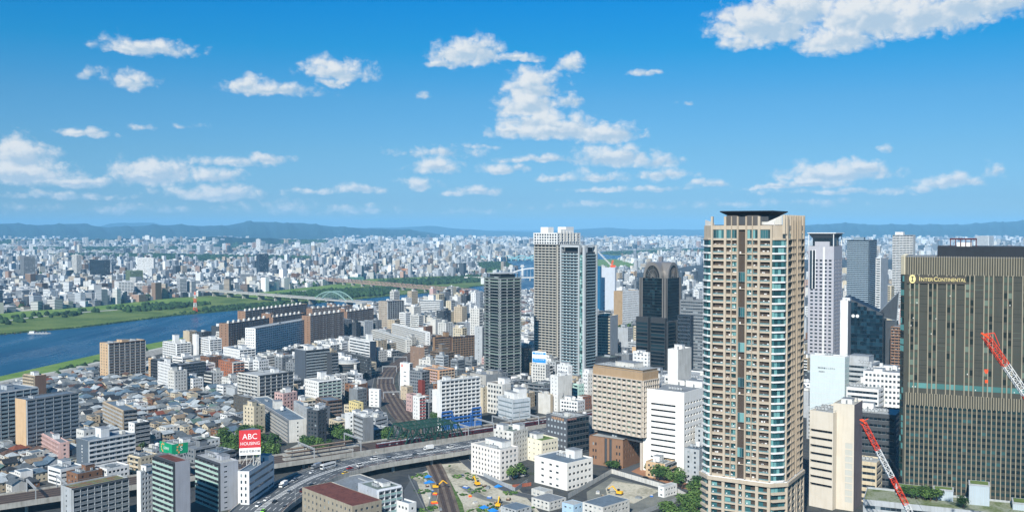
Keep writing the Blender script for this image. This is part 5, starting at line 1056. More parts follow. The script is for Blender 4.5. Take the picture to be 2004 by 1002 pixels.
# ---- bottom centre
T(OFF, 'white six storey office with a pale flat roof beside the viaduct', 'building', (979, 941, 880, 922, 1014, th(47)), mat('pinkish_white', '#dad4cd', dirt=.07), WNS(bay=3.0, ww=1.2, wh=1.5, fh=3.3, sill=1), WNS(bay=3.2, ww=1.8, wh=1.6, fh=3.3), rm=ROOFL, bits=[('s', .0, .2, 16, 8, 3.6), ('b', -.2, .0), ('a', .2, -.3, 4), ('m', 0, .3)])
T(OFF, 'low cream office with a green planted roof', 'building', (1060, 906, 862, 1021, 1092, th(50)), mat('ivory', '#dfd8c3', dirt=.06), WNS(bay=4.5, ww=1, wh=1.1, fh=3.3), WNS(bay=2.8, ww=1.5, wh=1.3, fh=3.3), rm=tone_mat('green_roof', ['3e5230', '5a6f3c', '6c7a4c'], .2, 1.2), bits=[('s', -.1, -.1, 8, 6, 3)])
T(OFF, 'broad white office with blue grey roof at the site corner', 'building', (1110, 960, 906, 1046, 1160, th(47)), mat('chalk_white', '#e4e1da', dirt=.06), WNS(bay=12, ww=2.6, wh=1.3, fh=4, cols=[(.25, 2.4), (.5, 2.4), (.7, 2.4)]), WNS(bay=3.4, ww=2.2, wh=1.5, fh=3.7), rm=ROOFB, bits=[('s', .12, .25, 8, 7, 5), ('a', -.1, .1, 4), ('b', -.15, .15)])
T(OFF, 'dark grey office with orange lettering near its roof', 'building', (1110, 892, 818, 1069, 1152, th(50)), mat('dark_office', '#595c61', dirt=.07, rough=.5), WNS(bay=3.3, ww=1.8, wh=1.5, fh=4.2, rd=.1, g=mat('bright_pane', '#a7b0b4', rough=.15, dirt=0)), CUR(fh=4.2, bay=3.2, sp=1.4, spm=mat('dark_office2', '#3d4044'), g=GLD, mul=DGREY), rm=ROOFL, bits=[('a', -.2, -.2, 5), ('a', .1, .1, 5), ('b', .2, -.2), ('r', 0, 0)])
T(OFF, 'broad white office of black ribbon windows in front of the tan tower', 'building', (1338, 933, 768, 1257, 1400, th(38)), mat('bright_white', '#e9e7e1', dirt=.05), BND(fh=3.95, sill=1.6, wh=1.35, bay=3, mar=7, top=8, g=GLD, rd=.7), WNS(bay=3.9, ww=2.7, wh=1.35, fh=3.95, sill=1.6, rd=.7, top=6, g=GLD), rm=ROOFG, bits=[('s', .22, .25, 12, 8, 4), ('p', -.2, .3, 8, 6, 3), ('a', .1, -.2, 5), ('r', 0, 0)], par=1.2)
T(OFF, 'plain white service tower behind the ribbon window office', 'building', (1326, 905, 684, 1306, 1352, th(40)), WHITE, BLK(), BLK(OFFW), rm=ROOFL, bits=[('s', 0, 0, 6, 4, 3), ('a', .2, 0, 3)])
T(OFF, 'low white rooftop block with exposed pipes behind the ribbon window office', 'building', (1375, 880, 742, 1300, 1420, th(40)), WHITE, BND(), BND(), rm=ROOFL, bits=[('a', -.3, -.3, 6), ('a', .1, -.3, 6), ('b', .2, 0), ('r', 0, 0)])
T(OFF, 'low white building with a dark roof room behind the honeycomb office', 'building', (1268, 800, 690, 1238, 1272, th(45)), WHITE, WNS(bay=4, ww=2, wh=1.2), WSM, rm=ROOFL, bits=[('s', 0, 0, 6, 5, 2)])
T(OFF, 'charcoal box left of the black arched tower', 'building', (1192, 800, 700, 1165, 1216, th(44)), mat('charcoal_box', '#3a3e43'), BLK(), WSM, rm=ROOFGR, bits=[('a', 0, 0, 3)])
T(APT, 'cream block of ribbed balconies right of the portal tower', 'building', (1195, 735, 618, 1168, 1209, th(30)), CREAM, BAL(rail=CREAM, bay=5, fh=3, m=MGREY), BLK(LGREY), rm=ROOFL, bits=[('p', 0, .1, 6, 5, 2)])
T(OFF, 'grey slab block with rows of dark windows left of the tan tower', 'building', (1376, 742, 588, 1330, 1392, th(36)), MGREY, BND(fh=3.4, sill=1.2, wh=1.3, bay=3), BND(), rm=ROOFG, bits=[('p', -.2, 0, 8, 8, 3)])
T(OFF, 'navy glass box beside the black arched tower', 'building', (1350, 742, 617, 1326, 1358, th(36)), mat('navy_box', '#1d2b3b', rough=.3, spec=.5), CUR(g=GLD, spm=mat('navy_box', '#1d2b3b')), BLK(), rm=DGREY)
# the blue tower shows its narrow glass face to the left and a long grey side: the grey side is its front
T(OFF, 'azure and pale grey tower with a construction crane on its roof', 'building', (1203, 640, 524, 1174, 1206, th(36)), mat('cool_white', '#b9bfc6', dirt=.05), WNS(bay=9, ww=1, wh=1, fh=9, cols=[(.28, 3)], top=30), BLK(), rm=ROOFL, parts=False)
T(OFF, 'blue glass stair shaft on the left of the pale grey tower', 'building', (1174, 642, 521, 1165, 1177, th(36)), mat('azure_glass', '#2b6f93', rough=.15, spec=.6, dirt=.02), CUR(fh=4, sp=.6, g=mat('azure_glass2', '#215d80', rough=.15, dirt=0), spm=mat('azure_glass', '#2b6f93')), BLK(), parts=False)
T(OFF, 'tan front block with a blue logo panel on its roof', 'building', (1218, 660, 570, 1201, 1250, th(44)), mat('tan_front', '#a38a69'), BLK(), WNS(bay=3, ww=1.8, wh=1.4, m=WHITE), rm=ROOFL, bits=[('a', 0, 0, 4)], parts=False)
# ---- right hand group
tb = T(OFF, 'beige office of long balcony bands at the foot of the hotel', 'building', (1629, 998, 808, 1583, 1670, th(44)), mat('sand_beige', '#cbc3b4', dirt=.05), BND(fh=4.3, sill=2.2, wh=1.6, bay=3, mar=.5, rd=1.2, top=10, g=GLD, z0=10), BLK(), rm=ROOFL, bits=[('a', -.2, -.2, 4), ('a', -.2, .1, 4), ('r', 0, 0)])
T('stair_tower', 'tall plain beige lift tower with a lattice window strip', 'tower', (1670, 1000, 792, 1629, 1686, th(33)), mat('sand_beige', '#cbc3b4', dirt=.05), WNS(bay=9, ww=4, wh=3.4, fh=4, cols=[(.76, 4.0)], top=22, z0=4, g=mat('lattice_pane', '#b8b9b2', dirt=.02), rd=.1), BLK(mat('mauve_grey', '#7d7478')), rm=ROOFL, bits=[('s', 0, 0, 6, 6, 2.5), ('b', .2, .2)])
T(OFF, 'dark glass office in the shadow of the hotel tower', 'building', (1752, 960, 812, 1672, 1765, th(30)), DGREY, BND(fh=4, g=GLD), BND(), rm=ROOFL, bits=[('a', -.2, -.2, 6), ('a', .1, 0, 5), ('s', -.3, .2, 7, 6, 4)])
T(OFF, 'low cream office with striped floors behind the near crane', 'building', (1715, 985, 905, 1668, 1726, th(32)), CREAM, BND(fh=4), BND(fh=4), rm=ROOFL, bits=[('a', 0, 0, 4)])
T(OFF, 'glass hall with a white lettered wall panel', 'building', (1652, 880, 698, 1584, 1660, th(36)), mat('white_panel', '#d9dcda', dirt=.04), CUR(fh=4, sp=.2, bay=2.2, g=mat('milk_glass', '#c3cfd0', rough=.2, dirt=.03), mul=None, top=.5), CUR(fh=4, sp=.3, bay=1.6, g=mat('aqua_glass', '#7fa8a8', rough=.15, dirt=.03), mul=FRAME, spm=FRAME), rm=ROOFL, bits=[('a', 0, .2, 3), ('r', 0, 0)])
T(OFF, 'white rooftop station block with an arched skylight', 'building', (1704, 880, 712, 1655, 1720, th(36)), LGREY, BND(), BND(), rm=ROOFL, bits=[('p', -.1, .1, 14, 12, 5), ('a', .2, -.2, 5)])
T(OFF, 'long white building with a grid of small windows beside the hotel', 'building', (1763, 900, 730, 1688, 1775, th(30)), WHITE, WNS(bay=2.6, ww=1.6, wh=1.8, fh=3.6), WSM, rm=ROOFG, bits=[('a', -.2, 0, 6), ('s', .1, .2, 9, 6, 3), ('t', .2, .1)])
T(OFF, 'white stepped roof building with a raking white stair', 'building', (1718, 905, 762, 1655, 1750, th(34)), WHITE, BND(fh=3.6, sill=.9, wh=1.8), BND(), rm=ROOFL, bits=[('s', .25, 0, 6, 7, 12), ('t', .25, 0), ('a', -.2, -.3, 5), ('p', -.2, .2, 9, 7, 4), ('r', 0, 0)])
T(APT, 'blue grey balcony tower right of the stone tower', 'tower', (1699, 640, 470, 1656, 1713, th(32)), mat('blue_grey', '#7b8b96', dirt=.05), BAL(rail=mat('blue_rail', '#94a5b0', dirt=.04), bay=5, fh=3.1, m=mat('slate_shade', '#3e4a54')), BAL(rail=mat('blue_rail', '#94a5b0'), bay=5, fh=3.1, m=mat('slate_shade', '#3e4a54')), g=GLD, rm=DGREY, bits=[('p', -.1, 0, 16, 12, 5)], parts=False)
T(APT, 'distant white lattice tower between the blue grey tower and the hotel', 'tower', (1786, 620, 460, 1745, 1790, th(34)), OFFW, BAL(rail=WHITE, bay=6, fh=3.1, m=MGREY, finm=OFFW), BLK(), rm=ROOFL, bits=[('s', -.2, 0, 14, 12, 6)], parts=False)
T(OFF, 'white and grey fin building left of the black wedge', 'building', (1658, 760, 588, 1643, 1664, th(32)), WHITE, BLK(), BLK(MGREY), rm=ROOFL, bits=[('p', .1, .1, 7, 6, 3)])
T(APT, 'brown brick apartment tower squeezed between wedge and hotel', 'building', (1766, 760, 640, 1742, 1774, th(30)), mat('clay_brown', '#8b6c55'), BAL(rail=mat('clay_brown', '#8b6c55'), bay=4, fh=2.9), BLK(), parts=False)
T(APT, 'distant pair of white tower blocks behind the hotel roof', 'tower', (1934, 510, 462, 1908, 1944, th(40)), WHITE, BAL(bay=5, fh=3), BAL(bay=5, fh=3), parts=False)
T(APT, 'cream mid rise tower behind the blue grey tower', 'building', (1742, 640, 560, 1720, 1748, th(35)), CREAM, BAL(rail=CREAM, bay=4), BAL(), parts=False)
T(APT, 'white stacked apartment between the blue grey tower and the lattice tower', 'building', (1722, 690, 505, 1712, 1736, th(35)), WHITE, BAL(bay=4), BLK(LGREY), parts=False)
# bottom edge
T(OFF, 'small glass fronted apartment with grey frame at the bottom edge', 'building', (738, 1030, 958, 701, 786, th(50)), mat('slate_white', '#aeb3ba'), WNS(bay=12, ww=1, wh=1, fh=3.2, cols=[(.5, 1)]), BAL(rail=mat('clear_rail', '#86a39f', rough=.3), bay=4, fh=3.2, m=mat('frame_white', '#cfd2d6'), finm=mat('frame_white', '#cfd2d6')), rm=ROOFGR, bits=[('s', 0, .1, 9, 5, 2), ('a', .1, -.2, 3)])
T(OFF, 'brick warehouse with a rusty brown roof at the bottom edge', 'building', (690, 1060, 990, 592, 690, th(48, dp=18)), mat('pale_tan', '#9a917f'), WNS(bay=4, ww=1.4, wh=1.6), WSM, rm=RUST, par=.1)
T('depot', 'low depot with a pale edged grey roof inside the highway bend', 'building', (716, 982, 968, 640, 772, th(50, dp=24)), OFFW, WNS(bay=5, ww=2.4, wh=1.4), BLK(LGREY), rm=ROOFG, par=.4, bits=[('a', .2, .2, 4), ('d', 0, 0)])
T(OFF, 'low white building with a blue grey roof at the bottom centre', 'building', (800, 1030, 985, 770, 815, th(44)), WHITE, WSM, WSM, rm=ROOFB)
# ---- across the river
for a in (('grey tower slab across the river', (47, 560, 502, 21, 70, th(60)), MGREY), ('slim white tower with a red top across the river', (150, 540, 499, 141, 160, th(45)), OFFW), ('dark slender tower with a pale flank across the river', (508, 548, 497, 502, 526, th(50)), mat('ink_blue', '#2f3c49')), ('very slender white chimney tower across the river', (509, 500, 468, 501, 510, th(40)), WHITE),
          ('broad white slab with a blank front across the river', (300, 545, 505, 268, 304, th(30)), WHITE), ('dark glass block with a sloping top across the river', (205, 552, 509, 176, 216, th(40)), DGREY), ('green ended dark office across the river', (255, 566, 530, 246, 280, th(55)), mat('olive_end', '#6a7a5b')), ('white twin slab near the far levee', (232, 587, 552, 224, 262, th(60)), WHITE),
          ('white slab right of the twin slab near the far levee', (266, 583, 554, 263, 285, th(60)), WHITE), ('grey blue slab near the motorway bridge end', (352, 580, 545, 346, 366, th(50)), LGREY), ('long white hall with blue trim at the bridge end', (386, 573, 556, 383, 435, th(55)), WHITE), ('brown block behind the far levee', (70, 570, 552, 63, 95, th(55)), DBROWN),
          ('white banded office at the far levee', (45, 592, 566, 32, 70, th(55)), WHITE), ('grey curved tower block beyond the motorway bridge', (470, 562, 536, 470, 498, th(60)), LGREY), ('dark red sign block beyond the motorway bridge', (455, 565, 543, 442, 468, th(60)), DGREY), ('dark brown block with cream floors on the far bank', (185, 580, 556, 180, 212, th(50)), DBROWN),
          ('tall white tower far on the plain', (744, 486, 463, 740, 748, th(45)), OFFW), ('bluish block on the plain right of the slender dark tower', (632, 520, 504, 620, 646, th(50)), mat('faded_blue', '#7d8d99')), ('brown apartment on the plain behind the far riverbank', (580, 553, 535, 570, 588, th(50)), BROWN), ('orange roofed hall by the truss bridge', (800, 536, 527, 786, 826, th(60)), ORANGE),
          ('low green roofed depot by the truss bridge', (690, 551, 543, 682, 712, th(60)), mat('depot_green', '#5f8f7c'))):
    T('distant_building', a[0], 'building', a[1], a[2], WNS(bay=3.6, ww=2.6, wh=1.6, fh=3.5) if a[2] is not DGREY else CUR(g=GLD), BND(fh=3.5) if a[2] is not WHITE else BAL(bay=6, fh=3.2), parts=False, bits=[('s', 0, 0)])
# ================================================================ roads and railways (plan lines)
def V2(p): return Vector((p[0], p[1]))
RA = V2(gp(0, 979, 7)); RB = V2(gp(1068, 823, 7)); rdir = (RB - RA).normalized(); rnor = Vector((-rdir.y, rdir.x))
RAIL = [RA + rdir * s for s in np.arange(-60, (RB - RA).length + 260, 12)]
ROADPX = [(455, 1075, 1.5), (500, 1006, 3), (553, 966, 4.2), (615, 932, 5.4), (690, 909, 6), (780, 893, 6.2), (880, 878, 6.2), (980, 861, 6.2), (1075, 845, 6.2), (1180, 827, 6)]
_rp = [V2(gp(x, y, z)) for x, y, z in ROADPX]; ROAD = catmull(_rp, 5); rz_ = np.linspace(0, len(_rp) - 1, len(ROAD)); ROADZ = list(np.interp(rz_, range(len(_rp)), [p[2] for p in ROADPX])); ROADN = offs(ROAD)
JRPX = [(905, 648), (845, 668), (805, 695), (775, 716), (758, 735), (755, 755), (765, 778), (782, 806), (806, 838), (826, 872), (846, 905), (862, 940), (880, 1000), (890, 1050)]
JR = catmull([V2(gp(*p)) for p in JRPX], 8); JRN = offs(JR)
def dist_path(x, y, path):
    P = np.array([(p.x, p.y) for p in path]); d = np.full(np.shape(x), 1e9)
    for a, b in zip(P[:-1], P[1:]):
        ab = b - a; L = ab @ ab
        if L == 0: continue
        t = np.clip(((x - a[0]) * ab[0] + (y - a[1]) * ab[1]) / L, 0, 1); d = np.minimum(d, np.hypot(x - a[0] - t * ab[0], y - a[1] - t * ab[1]))
    return d
# ground tracks
mb = MB()
w_of = [9.2 - 3.6 * min(1, max(0, (860 - p.y) / 120)) for p in JR]
for i in range(len(JR) - 1):
    a, b, na, nb_ = JR[i], JR[i + 1], JRN[i], JRN[i + 1]; l = a + na * w_of[i]; r = a - na * w_of[i]; l2 = b + nb_ * w_of[i + 1]; r2 = b - nb_ * w_of[i + 1]
    q = [(l.x, l.y, .25), (r.x, r.y, .25), (r2.x, r2.y, .25), (l2.x, l2.y, .25)]
    if area([(v[0], v[1]) for v in q]) < 0: q = q[::-1]
    mb.face(q, BALL, .5)
tb_ = tag(mb.build('railway_track_bed'), kind='structure')
SLEEP = mat('sleeper_brown', '#4a3f38', dirt=.25, streak=False)
mb = MB()
for off in (-6.9, -2.3, 2.3, 6.9):
    for i in range(len(JR) - 1):
        if abs(off) > w_of[i] - 1.6: continue
        q = [JR[i] + JRN[i] * (off - 1.3), JR[i] + JRN[i] * (off + 1.3), JR[i + 1] + JRN[i + 1] * (off + 1.3), JR[i + 1] + JRN[i + 1] * (off - 1.3)]; q = q if area([(p.x, p.y) for p in q]) > 0 else q[::-1]; mb.face([(p.x, p.y, .33) for p in q], SLEEP, .5)
mb.build('sleepers', tb_)
RAILM = mat('rail_steel', '#5b4a40', rough=.5, dirt=.2); mb = MB()
for off in (-6.9, -2.3, 2.3, 6.9):
    for e in (-.72, .72):
        for i in range(len(JR) - 1):
            if abs(off) > w_of[i] - 1.6: continue
            p = JR[i] + JRN[i] * (off + e); q = JR[i + 1] + JRN[i + 1] * (off + e); d = JRN[i] * .14
            mb.face([(p.x - d.x, p.y - d.y, .42), (p.x + d.x, p.y + d.y, .42), (q.x + d.x, q.y + d.y, .42), (q.x - d.x, q.y - d.y, .42)], RAILM, .5)
mb.build('rails', tb_)
# elevated railway
root = empty('railway_viaduct', (RAIL[0].x, RAIL[0].y, 0), 0, 'concrete railway viaduct running across the picture beside the highway', 'viaduct')
def loc_path(path, root): return [p - Vector((root.location.x, root.location.y)) for p in path]
LP = loc_path(RAIL, root); LN = offs(LP); HWR = 13.0
mb = MB(); ribbon(mb, LP, LN, HWR, -HWR, 6.8, 6.8, BALL); ribbon(mb, LP, LN, -HWR, -HWR, 7.9, 4.9, CONC); ribbon(mb, LP, LN, HWR, HWR, 4.9, 7.9, CONC); ribbon(mb, LP, LN, HWR - .4, HWR - .4, 7.9, 6.8, CONC); ribbon(mb, LP, LN, HWR, HWR - .4, 7.9, 7.9, CONC); ribbon(mb, LP, LN, -HWR + .4, -HWR + .4, 6.8, 7.9, CONC); ribbon(mb, LP, LN, -HWR + .4, -HWR, 7.9, 7.9, CONC); mb.build('deck', root)
mb = MB()
for o in (-10, -5.4, -.5, 4.2, 9):
    ribbon(mb, LP, LN, o + 1.5, o - 1.5, 6.83, 6.83, mat('sleeper_brown', '#55463c', dirt=.25, streak=False))
    for e in (-.72, .72): ribbon(mb, LP, LN, o + e + .13, o + e - .13, 6.98, 6.98, RAILM)
mb.build('rails', root)
mb = MB(); mb.box(-.7, -.7, 0, .7, .7, 5.0, CONC); pm_ = mb.mesh('pier')
for i in range(2, len(LP) - 1, 2):
    for o in (-9, 9): c = LP[i] + LN[i] * o; link('pier', pm_, root, (c.x, c.y, 0))
# highway
hw = empty('highway_bridge', (ROAD[0].x, ROAD[0].y, 0), 0, 'grey multi lane highway curving up onto a low bridge beside the railway viaduct', 'highway'); hw['kind'] = 'structure'; del hw['category']
HP = loc_path(ROAD, hw); HN = ROADN; HW_ = 15.0
mb = MB(); ribbon(mb, HP, HN, HW_, -HW_, 0, 0, ASPH, ROADZ); mb.build('road', hw)
mb = MB()
for o in (HW_, -HW_): s = 1 if o > 0 else -1; ribbon(mb, HP, HN, o, o, -1.9 if s > 0 else 1.0, 1.0 if s > 0 else -1.9, CONC, ROADZ); ribbon(mb, HP, HN, o - s * .45, o - s * .45, 1.0 if s > 0 else 0, 0 if s > 0 else 1.0, CONC, ROADZ); ribbon(mb, HP, HN, max(o, o - s * .45), min(o, o - s * .45), 1.0, 1.0, CONC, ROADZ)
mb.build('parapet', hw)
LINE = mat('road_paint', '#d9dad6', dirt=.12, streak=False); ORL = mat('road_paint_orange', '#c07a3c', dirt=.2, streak=False); mb = MB()
def dash(o, w, on, offl, m=LINE, s0=0, s1=1):
    n = len(HP); i = int(s0 * n)
    while i < min(n - on - 1, int(s1 * n)):
        ribbon(mb, HP[i:i + on + 1], HN[i:i + on + 1], o + w / 2, o - w / 2, .02, .02, m, ROADZ[i:i + on + 1]); i += on + offl
for o in (-14.6, 14.6, 1.6, -1.6): dash(o, .3, 1, 0)
for o in (-11.2, -7.9, -4.8, 4.8, 7.9, 11.2): dash(o, .3, 1, 1)
for i in range(0, len(HP) - 1):      # hatched median
    if i * 5 > 260: break
    for j in range(2):
        a = HP[i].lerp(HP[i + 1], j / 2); n = HN[i]; d = (HP[i + 1] - HP[i]).normalized(); z = ROADZ[i] + (ROADZ[i + 1] - ROADZ[i]) * (j * .5 + .2) + .03
        q = [a + n * 1.5, a - n * 1.5 + d * .9, a - n * 1.5 + d * 2.0, a + n * 1.5 + d * 1.1]; mb.face([(p.x, p.y, z) for p in q][::-1] if area([(p.x, p.y) for p in q]) < 0 else [(p.x, p.y, z) for p in q], LINE, .5)
for i in range(len(HP) - 40, len(HP) - 4, 3):
    for o in (-9.5, -6.3, 6.3, 9.5):
        c = HP[i] + HN[i] * o; d = (HP[i + 1] - HP[i]).normalized(); n = HN[i]; q = [c - d * 2 - n * .4, c + d * 2 - n * .2, c + d * 2 + n * .2, c - d * 2 + n * .4]; q = q if area([(p.x, p.y) for p in q]) > 0 else q[::-1]; mb.face([(p.x, p.y, ROADZ[i] + .03) for p in q], LINE, .5)
mb.build('lane_marking', hw)
mb = MB(); mb.box(-.9, -.9, 0, .9, .9, 5.2, CONC); pm_ = mb.mesh('pier')
for i in range(30, len(HP) - 1, 6):
    for o in (-11, 0, 11): c = HP[i] + HN[i] * o; link('pier', pm_, hw, (c.x, c.y, 0))
mb = MB()
for i in range(0, len(HP) - 1):
    z = ROADZ[i]
    for o in (HW_ - .2, -HW_ + .2):
        c = HP[i] + HN[i] * o; mb.box(c.x - .06, c.y - .06, z + 1, c.x + .06, c.y + .06, z + 2.1, mat('rusty_rail', '#9a7a6a', dirt=.2)); 
        if o < 0: e = HP[i + 1] + HN[i + 1] * o; mb.beam((c.x, c.y, z + 2.05), (e.x, e.y, ROADZ[i + 1] + 2.05), .09, MC['rusty_rail']); mb.beam((c.x, c.y, z + 1.5), (e.x, e.y, ROADZ[i + 1] + 1.5), .07, MC['rusty_rail'])
mb.build('railing', hw)
# patches of the building ground at the bottom
SITE = [gp(*p) for p in ((800, 915), (925, 895), (960, 915), (1030, 925), (1130, 975), (1040, 1100), (800, 1100))]
sheet('site_ground', [(802, 935), (862, 908), (905, 905), (960, 935), (1010, 950), (1060, 1006), (1030, 1060), (850, 1060), (830, 990)], .06, DIRT)
sheet('gravel_yard', [(828, 925), (862, 915), (880, 950), (868, 985), (846, 990), (834, 960)], .10, PATHM)
sheet('weedy_strip', [(868, 935), (878, 935), (905, 985), (915, 1030), (900, 1030), (888, 985)], .12, GRASS)
sheet('weedy_verge', [(922, 905), (945, 910), (985, 940), (960, 938), (935, 925)], .12, GRASS)
sheet('excavation', [(1148, 962), (1196, 933), (1312, 962), (1330, 980), (1238, 1012), (1150, 985)], .14, GRAVEL)
sheet('pale_excavation_floor', [(1185, 955), (1200, 940), (1262, 950), (1290, 960), (1240, 985), (1190, 975)], .18, DIRT)
sheet('street', [(1190, 928), (1225, 905), (1270, 912), (1450, 965), (1420, 985), (1290, 945)], .10, ASPH)
sheet('brick_pavement', [(1235, 922), (1262, 908), (1275, 925), (1380, 955), (1360, 962), (1262, 932)], .14, mat('brick_paving', '#9a6f52', streak=False, dirt=.15))
sheet('park_clearing', [(555, 882), (585, 868), (628, 870), (612, 888), (570, 893)], .12, PATHM)
sheet('side_road', [(790, 960), (805, 935), (815, 940), (850, 1040), (800, 1040)], .09, ASPH)
for nm_, pts_, w_, m_, z_ in (('site_road', [(905, 898), (925, 915), (955, 938), (1000, 962), (1050, 975)], 3.2, ASPH, .2), ('site_track', [(818, 925), (836, 934), (850, 955), (846, 985), (834, 1010)], 2.0, GRAVEL, .22), ('site_track', [(905, 950), (940, 972), (990, 985), (1040, 1000)], 2.6, GRAVEL, .24), ('lane_beside_tracks', [(745, 700), (728, 735), (722, 770), (740, 805), (775, 850)], 3.4, ASPH, .16), ('lane_beside_tracks', [(800, 712), (785, 735), (792, 775), (815, 810), (838, 850)], 2.6, ASPH, .18)):
    q_ = catmull([V2(gp(*p)) for p in pts_], 5); mb = MB(); n_ = offs(q_); ribbon(mb, q_, n_, w_, -w_, z_, z_, m_); ribbon(mb, q_, n_, w_ + .3, w_, z_ + .12, z_ + .12, CONC); ribbon(mb, q_, n_, -w_, -w_ - .3, z_ + .12, z_ + .12, CONC); tag(mb.build(nm_), kind='structure')
# ================================================================ the rest of the town
NEARLINE = [(-330, 866), (-150, 812), (0, 766), (120, 742), (285, 702), (447, 667), (560, 644), (740, 620), (860, 600), (960, 590), (1048, 583), (1110, 561), (1165, 537), (1258, 534), (1400, 514), (1560, 508), (2400, 507)]
BEYOND = [gp(*p) for p in NEARLINE] + [(30000, 60000), (-30000, 60000), (-30000, 400)]
WET = [RIVER, FARG, PENIN, RIGHTG, NEARG, ISL] + FLATS
def clearof(x, y, pad):
    """True where no hand placed building, road, track, water or site is nearer than pad metres"""
    ok = np.ones(x.shape, bool)
    for hx, hy, w, d, t, h, l, n in HERO:
        c, s = math.cos(t), math.sin(t); dx, dy = x - hx, y - hy; a = dx * c - dy * s; b = dx * s + dy * c
        ok &= ~((np.abs(a) < w / 2 + pad) & (np.abs(b) < d / 2 + pad))
    ok &= dist_path(x, y, RAIL) > 13 + pad; ok &= dist_path(x, y, ROAD) > 17 + pad; ok &= dist_path(x, y, JR) > 10 + pad
    return ok
HZ = [gp(*p) for p in ((-40, 800), (0, 772), (60, 752), (120, 744), (190, 724), (300, 702), (304, 742), (350, 778), (412, 765), (470, 800), (500, 815), (495, 850), (468, 872), (420, 885), (380, 880), (280, 900), (160, 925), (60, 955), (-60, 990))]
PARK = [gp(*p) for p in ((425, 868), (500, 850), (560, 862), (610, 866), (690, 872), (700, 884), (640, 890), (500, 905), (430, 892))]
CAPX = [(-400, 780), (0, 748), (150, 738), (196, 724), (290, 700), (400, 690), (430, 688), (445, 686), (500, 694), (560, 684), (610, 673), (660, 663), (731, 655), (800, 662), (850, 692), (930, 703), (945, 728), (1045, 742), (1165, 738), (1205, 668), (1250, 715), (1400, 735), (1580, 690), (1660, 702), (1760, 702), (2400, 560)]
OPEN = [gp(*p) for p in ((480, 880), (700, 872), (760, 868), (790, 880), (925, 893), (1000, 905), (1050, 905), (1170, 885), (1300, 935), (1380, 950), (1380, 1010), (1040, 1250), (480, 1250))]
OLDOPEN = [gp(*p) for p in ((780, 880), (925, 893), (1000, 905), (1050, 905), (1170, 885), (1300, 935), (1380, 950), (1380, 1010), (1040, 1150), (700, 1150), (560, 1010), (800, 985))]
RIGHTFRONT = [gp(*p) for p in ((1400, 905), (1580, 870), (1770, 890), (2100, 905), (2200, 1200), (1300, 1200))]
CLEARS = [gp(*p) for p in ((930, 545), (1050, 545), (1050, 572), (960, 590))]
rn = np.random.default_rng(11)
# a coarse screen buffer, filled from near to far, tells which buildings the view shows
BUF = np.zeros((501, 1002), bool)
def rect_of(x, y, w, d, t, z0, h):
    c, s = math.cos(t), math.sin(t); px = []; py = []
    for a, b in ((-w / 2, -d / 2), (w / 2, -d / 2), (w / 2, d / 2), (-w / 2, d / 2)):
        X, Y = x + a * c + b * s, y - a * s + b * c
        for z in (z0, z0 + h): p = proj(X, Y, z); px.append(p[0]); py.append(p[1])
    return min(px), max(px), min(py), max(py)
def grid(th_, cell, x0, x1, y0, y1, jit):
    n = int(max(x1 - x0, y1 - y0) / cell) + 2; i, j = np.meshgrid(np.arange(-n, n), np.arange(-n, n)); a = i.ravel() * cell + rn.uniform(-jit, jit, i.size); b = j.ravel() * cell + rn.uniform(-jit, jit, i.size)
    c, s = math.cos(th_), math.sin(th_); cx, cy = (x0 + x1) / 2, (y0 + y1) / 2; x = cx + a * c + b * s; y = cy - a * s + b * c
    k = (x > x0) & (x < x1) & (y > y0) & (y < y1); return x[k], y[k]
JS = np.array([proj(p.x + n_.x * o_, p.y + n_.y * o_) for p, n_ in zip(JR, JRN) for o_ in (-9, 0, 9)]); JS = JS[(JS[:, 1] < 850) & (JS[:, 1] > 672)]
cand = []   # kind, x, y, w, d, th, h
tH = rad(41)
hx_, hy_ = grid(tH, 9.6, -560, -90, 580, 1150, 1.6)
k = inpoly(hx_, hy_, HZ) & ~inpoly(hx_, hy_, PARK) & clearof(hx_, hy_, 4.5) & (rn.random(hx_.size) > .08); hx_, hy_ = hx_[k], hy_[k]
for x, y in zip(hx_, hy_):
    w, d = rn.uniform(6, 9.5), rn.uniform(6.5, 11); cand.append(['house', x, y, w, d, tH + (math.pi / 2 if rn.random() < .4 else 0) + rn.uniform(-.06, .06), rn.choice([3.4, 5.6, 5.9, 6.2])])
tB = rad(36)
bx_, by_ = grid(tB, 21.5, -700, 1500, 600, 2900, 2.5)
k = ~inpoly(bx_, by_, BEYOND) & ~inpoly(bx_, by_, OPEN) & ~inpoly(bx_, by_, RIGHTFRONT) & ~inpoly(bx_, by_, PARK) & ~inpoly(bx_, by_, HZ) & ~inpoly(bx_, by_, CLEARS) & (np.abs(bx_) < by_ * .6 + 30) & clearof(bx_, by_, 7) & (rn.random(bx_.size) > .07)
for w_ in WET: k &= ~inpoly(bx_, by_, w_)
bx_, by_ = bx_[k], by_[k]
